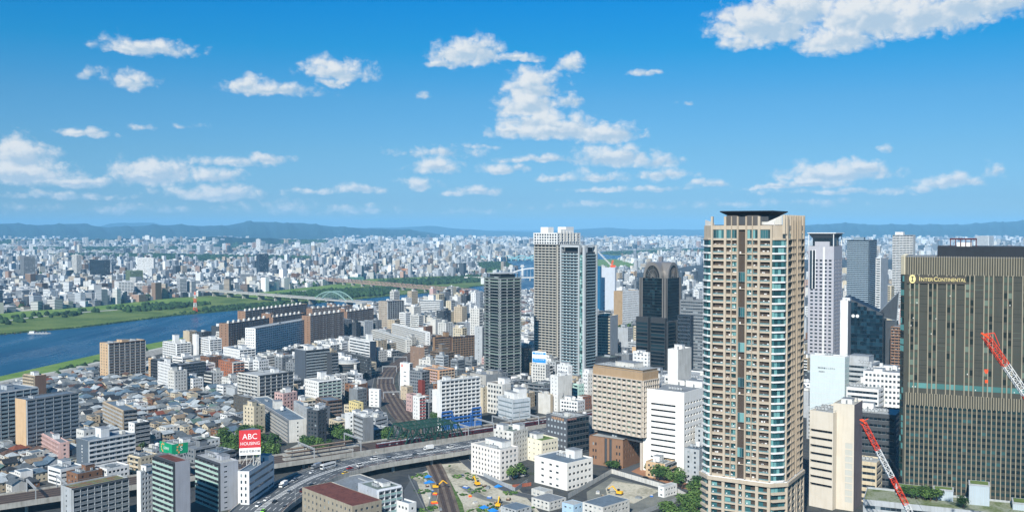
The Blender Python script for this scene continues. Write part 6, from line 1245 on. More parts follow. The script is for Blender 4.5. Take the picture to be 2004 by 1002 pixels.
for x, y in zip(bx_, by_):
    px = 1002 + F * x / y; r = rn.random()
    if px < 470 and y < 720: h = rn.uniform(6, 12)
    elif y < 1000: h = rn.uniform(7, 17) if r < .65 else rn.uniform(17, 29)
    elif y < 1600: h = rn.uniform(7, 16) if r < .55 else rn.uniform(16, 36)
    else: h = rn.uniform(8, 20) if r < .6 else rn.uniform(20, 44)
    if px < 760 and y > 1000: h = min(h, 24)
    if 940 < px < 1060 and y > 1250: h = min(h, 12)
    if px > 1580 and y > 1000: h *= 1.2
    row = proj(x, y)[1]; cr_ = np.interp(px, [c_[0] for c_ in CAPX], [c_[1] for c_ in CAPX])
    if row > cr_: h = min(h, zat(cr_ + rn.uniform(0, 14), y))
    if 840 < px < 1075 and row > 812 and y > 700: continue
    if h < 5.5:
        if row - cr_ < 6: continue
        h = 6
    w_b, d_b = rn.uniform(9, 17.5), rn.uniform(9, 17.5); bad = False
    for hh_ in (h, 7):
        a_, b_, e_, f_ = rect_of(x, y, w_b, d_b, tB, 0, hh_); h = hh_; bad = bool(((JS[:, 0] > a_ - 3) & (JS[:, 0] < b_ + 3) & (JS[:, 1] > e_) & (JS[:, 1] < f_)).any())
        if not bad: break
    if bad: continue
    cand.append(['block', x, y, w_b, d_b, tB + rn.uniform(-.05, .05), h])
items = [('hero', *h[:2], h[2], h[3], h[4], h[5]) for h in HERO] + [tuple(c) for c in cand]
items.sort(key=lambda c: c[2])
vis = []
for c in items:
    kind, x, y, w, d, t, h = c; a, b, e, f = rect_of(x, y, w, d, t, 0, h)
    i0, i1, j0, j1 = [int(max(0, min(m_, v / 2))) for v, m_ in ((a, 1001), (b, 1001), (e, 500), (f, 500))]
    sub = BUF[j0:j1 + 1, i0:i1 + 1]; free = int((~sub).sum()) if b > 0 and a < 2004 and e < 1002 else 0
    if kind != 'hero': vis.append((free, c))
    ins = max(0, int((i1 - i0) * .06)); BUF[j0:j1 + 1, i0 + ins:i1 + 1 - ins] = True
vis = [v for v in vis if v[0] > 0]; vis.sort(key=lambda v: -v[0])
HOUSES = [v[1] for v in vis if v[1][0] == 'house']; BLOCKS = [v[1] for v in vis if v[1][0] == 'block']
# ---- how a thing is told from its neighbours
SHORT = [(h[0], h[1], h[6].split(' with ')[0].split(',')[0]) for h in HERO if h[1] < 2600 and len(h[6].split(',')[0].split(' with ')[0].split()) <= 9]
USED = {}
def place_label(look, x, y, extra=(), group=None):
    px = F * x / y; best = []
    for hx, hy, s in SHORT:
        if any(s_ in s for s_ in ('house ',)): continue
        best.append((math.hypot(hx - x, hy - y), hx, hy, s))
    best.sort()
    for q in [look] + [look + ' ' + e for e in extra]:
        for dist, hx, hy, s in best[:7]:
            dp_ = F * hx / hy - px
            rel = ('behind' if y > hy else 'in front of') if abs(dp_) < 22 else ('left of' if dp_ > 0 else 'right of')
            for adv in ('', 'just ', 'well '):
                if adv == 'just ' and dist > 45 or adv == 'well ' and dist < 60: continue
                l = f'{q} {adv}{rel} the {s}'
                if len(l.split()) <= 16 and l not in USED: USED[l] = 1; return l, None
    l = f'{look} in the dense district near the {best[0][3]}'; l = ' '.join(l.split()[:16]); USED[l] = USED.get(l, 0) + 1
    return l, True
# ---- houses
def house_mesh(w, d, h, wm, form):
    mb = MB(); mb_r = MB(); e = .6; rise = w * .30 if form != 'flat' else 0
    fo = faces_of(w, d)
    for k in 'FRLB':
        P, L, rz = fo[k]; facade(mb, P, L, h, WNS(bay=2.8, ww=1.3, wh=1.1, fh=2.8, top=.2, rd=.12) if k in 'FR' else BLK(), wm, GL, None, None)
    return mb
ROOFC = [('slate grey', '#5d6468'), ('dark grey', '#43474a'), ('weathered grey', '#7c807f'), ('brown tiled', '#5f4a3f'), ('blue grey', '#5f7280'), ('rust red', '#7f4a38'), ('pale metal', '#a9b0b2'), ('dull green', '#5b7268'), ('charcoal', '#35383b'), ('sandy brown', '#8a7a66')]
WALLC = [('white', OFFW), ('cream', CREAM), ('beige', BEIGE), ('light grey', LGREY), ('white', WHITE), ('grey', MGREY), ('brown', BROWN)]
def tile_mat(name, c):
    m = mat('tiles_' + name.replace(' ', '_'), c, rough=.6, dirt=.22, streak=False, scale=.5); t = m.node_tree; b = t.nodes['Principled BSDF']
    w = N(t, 'ShaderNodeTexWave'); w.inputs['Scale'].default_value = 1.6; tc = N(t, 'ShaderNodeTexCoord'); t.links.new(tc.outputs['Object'], w.inputs['Vector'])
    bm = N(t, 'ShaderNodeBump'); bm.inputs['Strength'].default_value = .5; bm.inputs['Distance'].default_value = .15; t.links.new(w.outputs[1], bm.inputs['Height']); t.links.new(bm.outputs[0], b.inputs['Normal']); return m
def roof_mb(mb, w, d, h, form, m, wm, tr=lambda p: p):
    e = .55; x, y = w / 2 + e, d / 2 + e; rise = min(w, d) * .33
    def fc(pts, mm): mb.face([tr(p) for p in pts], mm)
    if form == 'gable':
        fc([(-x, -y, h), (0, -y, h + rise), (0, y, h + rise), (-x, y, h)][::-1], m); fc([(x, -y, h), (x, y, h), (0, y, h + rise), (0, -y, h + rise)], m)
        fc([(-w / 2, -d / 2 - .01, h), (w / 2, -d / 2 - .01, h), (0, -d / 2 - .01, h + rise * .9)], wm); fc([(w / 2, d / 2 + .01, h), (-w / 2, d / 2 + .01, h), (0, d / 2 + .01, h + rise * .9)], wm)
    elif form == 'hip':
        r = max(.3, d / 2 - w * .45); A, B = (0, -r, h + rise), (0, r, h + rise)
        fc([(-x, y, h), (-x, -y, h), A, B], m); fc([(x, -y, h), (x, y, h), B, A], m); fc([(-x, -y, h), (x, -y, h), A], m); fc([(x, y, h), (-x, y, h), B], m)
    elif form == 'shed':
        z = h + w * .16; fc([(-x, -y, h + .1), (x, -y, z), (x, y, z), (-x, y, h + .1)], m); fc([(w / 2, -d / 2, h), (w / 2, d / 2, h), (w / 2, d / 2, z), (w / 2, -d / 2, z)], wm); fc([(-w / 2, -d / 2, h), (w / 2, -d / 2, h), (w / 2, -d / 2, z)], wm)
    else:
        fc([(-w / 2, -d / 2, h - .5), (w / 2, -d / 2, h - .5), (w / 2, d / 2, h - .5), (-w / 2, d / 2, h - .5)], m)
    return mb
TILES = [(n, tile_mat(n, c)) for n, c in ROOFC]
PROTO = {}
def house(c, i):
    _, x, y, w, d, t, h = c; rr = random.Random(int(x * 31 + y * 17))
    w = [6.4, 7.6, 8.8][rr.randrange(3)]; d = [7.2, 8.8, 10.2][rr.randrange(3)]; form = rr.choices(['gable', 'hip', 'shed', 'flat'], [5, 3, 1.2, 1.3])[0]; wi = rr.choices(range(7), [5, 3, 3, 3, 4, 2, 1.3])[0]; ti = rr.choices(range(10), [6, 4, 7, 2.2, 6, .6, 7, .8, 3, 1.5])[0]
    h = [3.3, 5.7, 6.0][min(2, int(rr.random() * 3.4) if rr.random() < .9 else 2)]
    if form == 'flat': h += 2.6
    kw = (w, d, h, wi, form); kr = (w, d, h, ti, wi, form)
    if kw not in PROTO: PROTO[kw] = house_mesh(w, d, h, WALLC[wi][1], form).mesh('house')
    if kr not in PROTO: PROTO[kr] = roof_mb(MB(), w, d, h, form, TILES[ti][1], WALLC[wi][1]).mesh('roof')
    o = link('house', PROTO[kw], None, (x, y, 0), -t); link('roof', PROTO[kr], o)
    look = f"{'single storey' if h < 4 else 'small' if w * d < 62 else 'wide'} {WALLC[wi][0]} house under a {TILES[ti][0]} {form} roof" if form != 'flat' else f"{'small' if w * d < 62 else 'wide'} flat roofed {WALLC[wi][0]} house with a {TILES[ti][0]} roof"
    l, dup = place_label(look, x, y); tag(o, l, 'house', 'low houses packed between the apartment blocks')
for i, c in enumerate(HOUSES[:295]): house(c, i)
if HOUSES[295:]:
    mb = MB()
    for c in HOUSES[295:]:
        _, x, y, w, d, t, h = c; cs, sn = math.cos(t), math.sin(t); tr = lambda p: (x + p[0] * cs + p[1] * sn, y - p[0] * sn + p[1] * cs, p[2]); wm = R_.choice(WALLC)[1]
        P = [(-w / 2, -d / 2), (w / 2, -d / 2), (w / 2, d / 2), (-w / 2, d / 2)]; h = min(h, 6)
        for a in range(4): p, q = P[a], P[(a + 1) % 4]; mb.face([tr((*p, 0)), tr((*q, 0)), tr((*q, h)), tr((*p, h))], wm)
        roof_mb(mb, w, d, h, R_.choice(['gable', 'hip', 'gable']), R_.choice(TILES)[1], wm, tr)
    tag(mb.build('packed_houses'), 'roofs of the remaining packed low houses between the apartment blocks', 'houses', None, 'stuff')
# ---- mid rise blocks
BW = [('white', WHITE, 9), ('off white', OFFW, 6), ('light grey', LGREY, 6), ('cream', CREAM, 2), ('beige', BEIGE, 2), ('mid grey', MGREY, 5.5), ('tan', TAN, 1), ('brown', BROWN, 1.2), ('dark grey', DGREY, 3), ('pink', PINK, .8), ('mint', MINT, .4), ('red brown', mat('red_brick', '#a0674a'), .5)]
NUMW = {1: 'one', 2: 'two', 3: 'three', 4: 'four', 5: 'five', 6: 'six', 7: 'seven', 8: 'eight', 9: 'nine', 10: 'ten', 11: 'eleven', 12: 'twelve', 13: 'thirteen', 14: 'fourteen', 15: 'fifteen'}
def block(c):
    _, x, y, w, d, t, h = c; rr = random.Random(int(x * 13 + y * 29)); wn, wm, _w = rr.choices(BW, [b[2] for b in BW])[0]
    fl = max(2, round(h / 3)); h = fl * 3 + 1.2; st = rr.choice(['balconies', 'balconies', 'windows', 'windows', 'ribbon windows', 'blank walls'])
    bal = BAL(rail=rr.choice([wm, wm, WHITE, MGREY]), bay=rr.choice([4, 5, 6]), fh=3, m=rr.choice([wm, MGREY, DGREY])); win = WNS(bay=rr.choice([2.8, 3.4, 4.4]), ww=rr.choice([1.3, 1.8]), wh=1.4, fh=3); bnd = BND(fh=3, sill=1, wh=1.2)
    Fs, Rs = {'balconies': (win, bal) if rr.random() < .6 else (bal, win), 'windows': (win, win), 'ribbon windows': (bnd, bnd), 'blank walls': (BLK(), win)}[st]
    rn_, rm = rr.choice([('pale', ROOFL), ('grey', ROOFG), ('blue grey', ROOFB), ('greenish', ROOFGR), ('pale', ROOFL)])
    bits = [(k,) for k in rr.choices(['s', 'a', 'b', 't', 'm', 'p', 'd'], [2.5, 5, 3, 2, 2, 2.5, 3], k=rr.randrange(2, 5))]
    what = {'s': 'a white stair house', 'a': 'air conditioners', 'b': 'a square tank', 't': 'a round tank', 'm': 'a mast', 'p': 'a roof room', 'd': 'pipes'}[bits[0][0]]
    l, dup = place_label(f"{NUMW.get(fl, 'many')} storey {wn} block with {st}", x, y, (f"and {what} on top",))
    tower_of('city_block', l, 'building', dict(x=x, y=y, w=w, d=d, th=t, h=h), wm, Fs, Rs, g=GL, rm=rm, bits=bits, parts=False, group='mid rise blocks filling the town', keep=False)
NB = 285
for c in BLOCKS[:NB]: block(c)
# ---- everything farther: one mass of plain blocks
BX = [[], [], [], [], [], [], []]   # x y w d th z h
def addbox(*a):
    for l, v in zip(BX, a): l.append(np.broadcast_to(np.asarray(v, float), np.shape(a[0])).copy())
rest = BLOCKS[NB:]
if rest: A = np.array([r[1:] for r in rest]); addbox(A[:, 0], A[:, 1], A[:, 2], A[:, 3], A[:, 4], 0, A[:, 5])
def far_city(y0, y1, cell, seed, hfun, density, wide):
    t0 = rad(seed * 7 % 40 + 15); X = .62 * y1; x, y = grid(t0, cell, -X, X, y0, y1, cell * .22)
    k = (np.abs(x) < y * .56 + 60) & inpoly(x, y, BEYOND) & (rn.random(x.size) < density)
    for w_ in WET + [LAWN, LAWN2, LAWN3]: k &= ~inpoly(x, y, w_)
    x, y = x[k], y[k]
    # streets and green gaps from two slow waves
    g = np.sin(x * .0061 + 1.3 * np.sin(y * .0043)) * np.sin(y * .0052 + .7 * np.sin(x * .0037)); k = g < .82; x, y, g = x[k], y[k], g[k]
    ok = np.ones(x.shape, bool)
    for hx, hy, w, d, t, h, l, n in HERO:
        if hy > 1500: ok &= np.hypot(x - hx, y - hy) > max(w, d) * .62 + cell * .4
    for br in BRIDGES: ok &= dist_path(x, y, br) > 16
    x, y = x[ok], y[ok]; px = 1002 + F * x / y
    fo_ = (px < 640) & (y > 4600) & (np.sin(x * .0023 + 2 * np.sin(y * .0011)) + np.sin(y * .0031 + x * .0009) > np.interp(y, [4600, 6500, 9500], [1.2, .1, -.3])); x, y, px = x[~fo_], y[~fo_], px[~fo_]
    h = hfun(x, y, px, rn.random(x.size)); w = rn.uniform(.42, .92, x.size) * wide * (1 + .5 * (h > 16)); d = rn.uniform(.42, .92, x.size) * wide * (1 + .35 * (h > 16))
    big = rn.random(x.size) < .05; w = np.where(big, w * 2.4, w); d = np.where(big, d * 1.8, d); h = np.where(big, np.minimum(h, 13), h)
    z = np.where((px < 640) & (y > 8000) & (y < 9500), 44 * np.sin(np.clip((y - 8000) / 1500, 0, 1) * 1.57) ** 1.25 - 3, 0)
    addbox(x, y, w, d, t0 + rn.uniform(-.1, .1, x.size) + (rn.random(x.size) < .3) * 1.2, z, h)
BRIDGES = [[V2(gp(300, 570)), V2(gp(740, 604))], [V2(gp(630, 555)), V2(gp(930, 581))]]
def h_near(x, y, px, r):
    base = np.where(r < .55, 6 + 6 * rn.random(x.size), np.where(r < .90, 11 + 13 * rn.random(x.size), 22 + 16 * rn.random(x.size)))
    dense = (px < 560) & (y < 3600); base = np.where(dense & (r > .35), base * 1.08, base)
    return np.where((px > 560) & (y < 3000), np.minimum(base, 18), base)
def h_mid(x, y, px, r): return np.where(r < .72, 6 + 5 * rn.random(x.size), np.where(r < .96, 11 + 13 * rn.random(x.size), 24 + 22 * rn.random(x.size)))
def h_far(x, y, px, r): return np.where(r < .74, 7 + 6 * rn.random(x.size), np.where(r < .97, 13 + 17 * rn.random(x.size), 32 + 32 * rn.random(x.size)))
far_city(1480, 3000, 17, 2, h_near, .90, 16.5)
far_city(3000, 5600, 17.5, 3, h_mid, .88, 15.5)
far_city(5600, 9000, 29, 5, h_far, .84, 26)
far_city(9000, 15500, 50, 6, h_far, .78, 42)
x, y, w, d, t, z, h = [np.concatenate(l) for l in BX]; n = x.size; print('far blocks', n)
c, s = np.cos(t), np.sin(t); co = []
for a, b in ((-.5, -.5), (.5, -.5), (.5, .5), (-.5, .5)): co.append(np.stack([x + a * w * c + b * d * s, y - a * w * s + b * d * c], 1))
V = np.zeros((n, 8, 3), np.float32)
for i in range(4): V[:, i, :2] = co[i]; V[:, i, 2] = z; V[:, i + 4, :2] = co[i]; V[:, i + 4, 2] = z + h
# stair houses on half of the roofs
fq = np.array([(0, 1, 5, 4), (1, 2, 6, 5), (2, 3, 7, 6), (3, 0, 4, 7), (4, 5, 6, 7)])
pm = rn.random(n) < .55; xs, ys = x[pm] + rn.uniform(-.2, .2, pm.sum()) * w[pm], y[pm] + rn.uniform(-.2, .2, pm.sum()) * d[pm]; ws, ds = w[pm] * rn.uniform(.2, .45, pm.sum()), d[pm] * rn.uniform(.2, .45, pm.sum()); cs_, ss_ = c[pm], s[pm]; z2 = (z + h)[pm]; h2 = rn.uniform(2, 4, pm.sum()); m2 = pm.sum()
V2_ = np.zeros((m2, 8, 3), np.float32)
for i, (a, b) in enumerate(((-.5, -.5), (.5, -.5), (.5, .5), (-.5, .5))): V2_[:, i, 0] = V2_[:, i + 4, 0] = xs + a * ws * cs_ + b * ds * ss_; V2_[:, i, 1] = V2_[:, i + 4, 1] = ys - a * ws * ss_ + b * ds * cs_; V2_[:, i, 2] = z2; V2_[:, i + 4, 2] = z2 + h2
VV = np.concatenate([V, V2_]); nn_ = n + m2; WW = np.concatenate([w, ws]); DD = np.concatenate([d, ds]); HH = np.concatenate([h, h2])
quads = (np.arange(nn_)[:, None, None] * 8 + fq[None]).reshape(-1)
me = bpy.data.meshes.new('far_city'); me.vertices.add(nn_ * 8); me.vertices.foreach_set('co', VV.reshape(-1)); me.loops.add(quads.size); me.loops.foreach_set('vertex_index', quads.astype(np.int32)); me.polygons.add(nn_ * 5); me.polygons.foreach_set('loop_start', np.arange(0, quads.size, 4, dtype=np.int32)); me.polygons.foreach_set('loop_total', np.full(nn_ * 5, 4, np.int32))
uv = np.zeros((nn_, 5, 4, 2), np.float32); off = rn.integers(0, 50, nn_)[:, None]
for f in range(4): L = WW if f in (0, 2) else DD; uv[:, f, 1, 0] = uv[:, f, 2, 0] = L; uv[:, f, 2, 1] = uv[:, f, 3, 1] = HH
uv[:, 4, 1, 0] = uv[:, 4, 2, 0] = WW; uv[:, 4, 2, 1] = uv[:, 4, 3, 1] = DD
me.polygons.foreach_set('use_smooth', np.zeros(nn_ * 5, bool))
ul = me.uv_layers.new(name='metres'); ul.data.foreach_set('uv', uv.reshape(-1))
rv = rn.random(n); rv2 = np.concatenate([rv, rv[pm] * .45]); at = me.attributes.new('rnd', 'FLOAT', 'FACE'); at.data.foreach_set('value', np.repeat(rv2, 5).astype(np.float32)); me.update(calc_edges=True)
def farmat():
    m, t, b = newmat('far_block'); at = N(t, 'ShaderNodeAttribute', attribute_name='rnd'); uvn = N(t, 'ShaderNodeUVMap', uv_map='metres'); sp = N(t, 'ShaderNodeSeparateXYZ'); t.links.new(uvn.outputs[0], sp.inputs[0]); ge = N(t, 'ShaderNodeNewGeometry'); sn = N(t, 'ShaderNodeSeparateXYZ'); t.links.new(ge.outputs['Normal'], sn.inputs[0])
    def ramp(v, cols):
        cr = N(t, 'ShaderNodeValToRGB'); e = cr.color_ramp; e.interpolation = 'CONSTANT'; e.elements[0].color = (*srgb(cols[0][1]), 1); e.elements[1].position = cols[1][0]; e.elements[1].color = (*srgb(cols[1][1]), 1)
        for p, c_ in cols[2:]: x_ = e.elements.new(p); x_.color = (*srgb(c_), 1)
        t.links.new(v, cr.inputs[0]); return cr.outputs[0]
    wall = ramp(at.outputs['Fac'], [(0, 'dedfdc'), (.17, 'cbcac4'), (.33, 'b4b9bc'), (.47, 'c9c3b4'), (.56, '95999c'), (.67, 'aa9d8a'), (.74, '70757a'), (.83, '7d6a5b'), (.89, '474c52'), (.95, 'a58a79')])
    f2 = mth(t, 'FRACT', mth(t, 'MULTIPLY', at.outputs['Fac'], 37.7)); f3 = mth(t, 'FRACT', mth(t, 'MULTIPLY', at.outputs['Fac'], 91.3))
    roof = ramp(f2, [(0, 'a7aaa8'), (.22, '7d858a'), (.44, '8f9697'), (.56, 'c9cac6'), (.70, '5e6d78'), (.78, '6f7a70'), (.85, '55504b'), (.92, '6b4a3c')])
    per = mth(t, 'MULTIPLY_ADD', f3, 2.0, 2.6); u = mth(t, 'FRACT', mth(t, 'DIVIDE', sp.outputs[0], per)); v = mth(t, 'FRACT', mth(t, 'DIVIDE', sp.outputs[1], 3.1))
    rib = mth(t, 'GREATER_THAN', f2, .55); um = mth(t, 'MAXIMUM', mth(t, 'MULTIPLY', mth(t, 'GREATER_THAN', u, .25), mth(t, 'LESS_THAN', u, .8)), rib); vm = mth(t, 'MULTIPLY', mth(t, 'GREATER_THAN', v, .32), mth(t, 'LESS_THAN', v, .78)); wmask = mth(t, 'MULTIPLY', mth(t, 'MULTIPLY', um, vm), mth(t, 'LESS_THAN', mth(t, 'FRACT', mth(t, 'MULTIPLY', at.outputs['Fac'], 13.1)), .86))
    wc = mixc(t, mth(t, 'MULTIPLY', wmask, .88), wall, srgb('#39444c')); isr = mth(t, 'GREATER_THAN', sn.outputs[2], .5); t.links.new(mixc(t, isr, wc, roof), b.inputs['Base Color']); b.inputs['Roughness'].default_value = .75; b.inputs['Specular IOR Level'].default_value = .3
    return m
me.materials.append(farmat()); tag(link('far_city', me), 'pale mass of city blocks covering the plain towards the mountains', 'city', None, 'stuff')
# ---- trees of the plain and the river banks, one mass of leafy clumps
def clumps(name, P, mats, label):
    """P: rows of x, y, z, radius, height"""
    base = np.array([(math.cos(a) * r, math.sin(a) * r, zz) for zz, r, ph in ((0, .7, 0), (.45, 1, .5), (.85, .6, 0)) for a in (np.linspace(0, 2 * math.pi, 7)[:-1] + ph)] + [(0, 0, 1.08)]); k = len(base); n = len(P)
    V = np.repeat(base[None], n, 0) * np.stack([P[:, 3], P[:, 3], P[:, 4]], 1)[:, None]; V *= 1 + rn.uniform(-.3, .3, V.shape); V += P[:, None, :3]
    fs = []
    for r in range(2):
        for i in range(6): j = (i + 1) % 6; fs += [(r * 6 + i, r * 6 + j, r * 6 + 6 + j), (r * 6 + i, r * 6 + 6 + j, r * 6 + 6 + i)]
    for i in range(6): fs.append((12 + i, 12 + (i + 1) % 6, 18))
    fs = np.array(fs); q = (np.arange(n)[:, None, None] * k + fs[None]).reshape(-1)
    me = bpy.data.meshes.new(name); me.vertices.add(n * k); me.vertices.foreach_set('co', V.astype(np.float32).reshape(-1)); me.loops.add(q.size); me.loops.foreach_set('vertex_index', q.astype(np.int32)); m = n * len(fs); me.polygons.add(m); me.polygons.foreach_set('loop_start', np.arange(0, q.size, 3, dtype=np.int32)); me.polygons.foreach_set('loop_total', np.full(m, 3, np.int32))
    at = me.attributes.new('rnd', 'FLOAT', 'FACE'); at.data.foreach_set('value', np.repeat(rn.random(n), len(fs)).astype(np.float32)); me.update(calc_edges=True); me.materials.append(mats); return tag(link(name, me), label, 'trees', None, 'stuff')
def leafmat(name, cols):
    m, t, b = newmat(name); at = N(t, 'ShaderNodeAttribute', attribute_name='rnd'); ge = N(t, 'ShaderNodeNewGeometry'); oi = N(t, 'ShaderNodeObjectInfo'); n = N(t, 'ShaderNodeTexNoise'); n.inputs['Scale'].default_value = .7; n.inputs['Detail'].default_value = 5; t.links.new(ge.outputs['Position'], n.inputs['Vector'])
    f = mth(t, 'ADD', mth(t, 'MULTIPLY', mth(t, 'FRACT', mth(t, 'ADD', at.outputs['Fac'], oi.outputs['Random'])), .6), mth(t, 'MULTIPLY', n.outputs[0], .5)); cr = N(t, 'ShaderNodeValToRGB'); e = cr.color_ramp; e.elements[0].position = .15; e.elements[0].color = (*srgb(cols[0]), 1); e.elements[1].position = .9; e.elements[1].color = (*srgb(cols[2]), 1); x_ = e.elements.new(.5); x_.color = (*srgb(cols[1]), 1); t.links.new(f, cr.inputs[0]); t.links.new(cr.outputs[0], b.inputs['Base Color']); b.inputs['Roughness'].default_value = .8; b.inputs['Specular IOR Level'].default_value = .2
    bm = N(t, 'ShaderNodeBump'); bm.inputs['Strength'].default_value = 1; bm.inputs['Distance'].default_value = 1.0; t.links.new(n.outputs[0], bm.inputs['Height']); t.links.new(bm.outputs[0], b.inputs['Normal']); return m
LEAF = leafmat('leaf_green', ['22361c', '3c5a2b', '667f40']); LEAFD = leafmat('leaf_dark', ['1a2b1c', '284028', '3a5530'])
pts = []
xg = rn.uniform(-1, 1, 60000); yg = rn.uniform(1500, 9000, 60000); xg = xg * yg * .56
g = np.sin(xg * .0061 + 1.3 * np.sin(yg * .0043)) * np.sin(yg * .0052 + .7 * np.sin(xg * .0037)); kk = inpoly(xg, yg, BEYOND) & ((g > .72) | (rn.random(xg.size) < .05))
for w_ in WET: kk &= ~inpoly(xg, yg, w_)
pts.append(np.stack([xg[kk], yg[kk], 0 * xg[kk], rn.uniform(3.5, 8, kk.sum()), rn.uniform(6, 13, kk.sum())], 1))
xg = rn.uniform(-1, .02, 26000) ; yg = rn.uniform(4600, 9500, 26000); xg = xg * yg * .56; pxg = 1002 + F * xg / yg; kk = (pxg < 640) & (np.sin(xg * .0023 + 2 * np.sin(yg * .0011)) + np.sin(yg * .0031 + xg * .0009) > np.interp(yg, [4600, 6500, 9500], [1.2, .1, -.3])); zg = np.where((yg > 8000), 44 * np.sin(np.clip((yg - 8000) / 1500, 0, 1) * 1.57) ** 1.25 - 3, 0)
pts.append(np.stack([xg[kk], yg[kk], zg[kk], rn.uniform(12, 30, kk.sum()), rn.uniform(8, 16, kk.sum())], 1))
def woods(pix, n, r0, r1, h0, h1):
    P = [gp(*p) for p in pix]; xs_, ys_ = [p[0] for p in P], [p[1] for p in P]; X, Y = rn.uniform(min(xs_), max(xs_), n), rn.uniform(min(ys_), max(ys_), n); k = inpoly(X, Y, P); pts.append(np.stack([X[k], Y[k], 0 * X[k] + .3, rn.uniform(r0, r1, k.sum()), rn.uniform(h0, h1, k.sum())], 1))
for a in (([(520, 583), (640, 571), (780, 566), (775, 576), (690, 583), (600, 588)], 1800, 4, 8, 5, 10), ([(400, 605), (560, 592), (548, 598), (440, 608), (400, 612)], 900, 3, 6, 3, 6), ([(740, 553), (850, 549), (949, 543), (949, 552), (880, 556), (800, 560)], 1500, 5, 9, 6, 12), ([(926, 517), (990, 517), (1012, 529), (985, 531), (950, 530)], 1100, 6, 11, 7, 13),
          ([(250, 606), (340, 598), (420, 596), (330, 606), (250, 612)], 500, 3, 6, 4, 8), ([(0, 626), (120, 612), (250, 600), (350, 594), (380, 600), (260, 608), (120, 622), (0, 638)], 220, 4, 7, 5, 9), ([(1165, 496), (1300, 488), (1380, 489), (1290, 495), (1200, 499)], 700, 6, 14, 6, 12), ([(1165, 527), (1255, 527), (1257, 531), (1165, 533)], 400, 4, 8, 5, 10),
          ([(340, 617), (540, 600), (690, 586), (700, 584), (600, 591), (340, 613)], 700, 2, 5, 2, 4), ([(100, 735), (285, 690), (290, 694), (100, 741)], 120, 3, 5, 4, 7)): woods(*a)
SG = [gp(*p) for p in ((805, 930), (862, 905), (960, 932), (1050, 985), (1040, 1050), (830, 1050))]; X_, Y_ = rn.uniform(-70, 20, 2600), rn.uniform(520, 690, 2600); k_ = inpoly(X_, Y_, SG) & (np.sin(X_ * .21 + 2 * np.sin(Y_ * .13)) + np.sin(Y_ * .17) > .9) & (dist_path(X_, Y_, JR) > 7) & (dist_path(X_, Y_, ROAD) > 18)
clumps('site_weeds', np.stack([X_[k_], Y_[k_], 0 * X_[k_] + .1, rn.uniform(.5, 1.5, k_.sum()), rn.uniform(.3, 1.1, k_.sum())], 1), LEAF, 'weeds growing in patches on the bare building ground')
e_ = [Vector(gp(*p)) for p in FARW]
for a, b in zip(e_, e_[1:]):
    k_ = int((b - a).length * .8); t_ = rn.random(k_); pts.append(np.stack([a.x + (b.x - a.x) * t_ + rn.uniform(-4, 4, k_), a.y + (b.y - a.y) * t_ + rn.uniform(0, 9, k_), 0 * t_ + .2, rn.uniform(1.2, 3, k_), rn.uniform(.8, 2.2, k_)], 1))
clumps('river_woods', np.concatenate(pts), LEAFD, 'dark green trees scattered along the river banks and through the plain')
# ================================================================ bridges, trains, vehicles, cranes, signs, trees
def plan(px, py, z=0): p = gp(px, py, z); return Vector((p[0], p[1], z))
def lattice(mb, p, q, w, seg, ch, br, m, m2=None, up=(0, 0, 1)):
    """square lattice boom from p to q"""
    p, q = Vector(p), Vector(q); d = (q - p); L = d.length; d.normalize(); u = Vector(up); a = d.cross(u)
    a = (a if a.length > .05 else d.cross(Vector((1, 0, 0)))).normalized() * w / 2; b = a.cross(d).normalized() * w / 2; n = max(1, int(L / seg)); C = [a + b, -a + b, -a - b, a - b]
    for i in range(n):
        s, e = p + d * L * i / n, p + d * L * (i + 1) / n
        for k in range(4): mb.beam(s + C[k], e + C[k], ch, m); mb.beam(s + C[k], e + C[(k + 1) % 4], br, m2 or m); mb.beam(e + C[k], e + C[(k + 1) % 4], br, m2 or m)
def along(A, B): d = B - A; return d.length, math.atan2(d.y, d.x)
# motorway bridge with the green arch
A, B = plan(305, 570), plan(752, 607); L, an = along(A, B); br = empty('road_bridge', A, an, 'long pale road bridge over the river with a pale green steel arch', 'bridge')
mb = MB(); mb.box(-60, -11, 11.2, L + 60, 11, 13.4, CONC, top=ASPH); mb.box(-60, -11.3, 13.4, L + 60, -10.9, 14.4, OFFW); mb.box(-60, 10.9, 13.4, L + 60, 11.3, 14.4, OFFW); mb.build('deck', br)
for i in range(int(L / 62)):
    mb = MB(); x = 30 + i * 62; mb.box(x - 1.6, -8, -2, x + 1.6, 8, 9.5, CONC); mb.box(x - 2, -11, 9.5, x + 2, 11, 11.2, CONC); mb.build('pier', br)
ARCHG = mat('pale_green_steel', '#8fada4', rough=.5, dirt=.05); q0, q1 = plan(627, 596), plan(690, 601); s0 = (q0 - A).length; s1 = (q1 - A).length
mb = MB()
for y in (-9, 9):
    pr = None
    for i in range(21):
        t = i / 20; p = Vector((s0 + (s1 - s0) * t, y, 13.4 + 17 * 4 * t * (1 - t))); b = Vector((p.x, y, 13.4))
        if pr: mb.beam(pr, p, 1.5, ARCHG)
        if 0 < i < 20: mb.beam(b, p, .35, ARCHG)
        pr = p
for i in range(3, 18): t = i / 20; z = 13.4 + 17 * 4 * t * (1 - t); x = s0 + (s1 - s0) * t; mb.beam((x, -9, z), (x, 9, z), .6, ARCHG)
mb.build('arch', br)
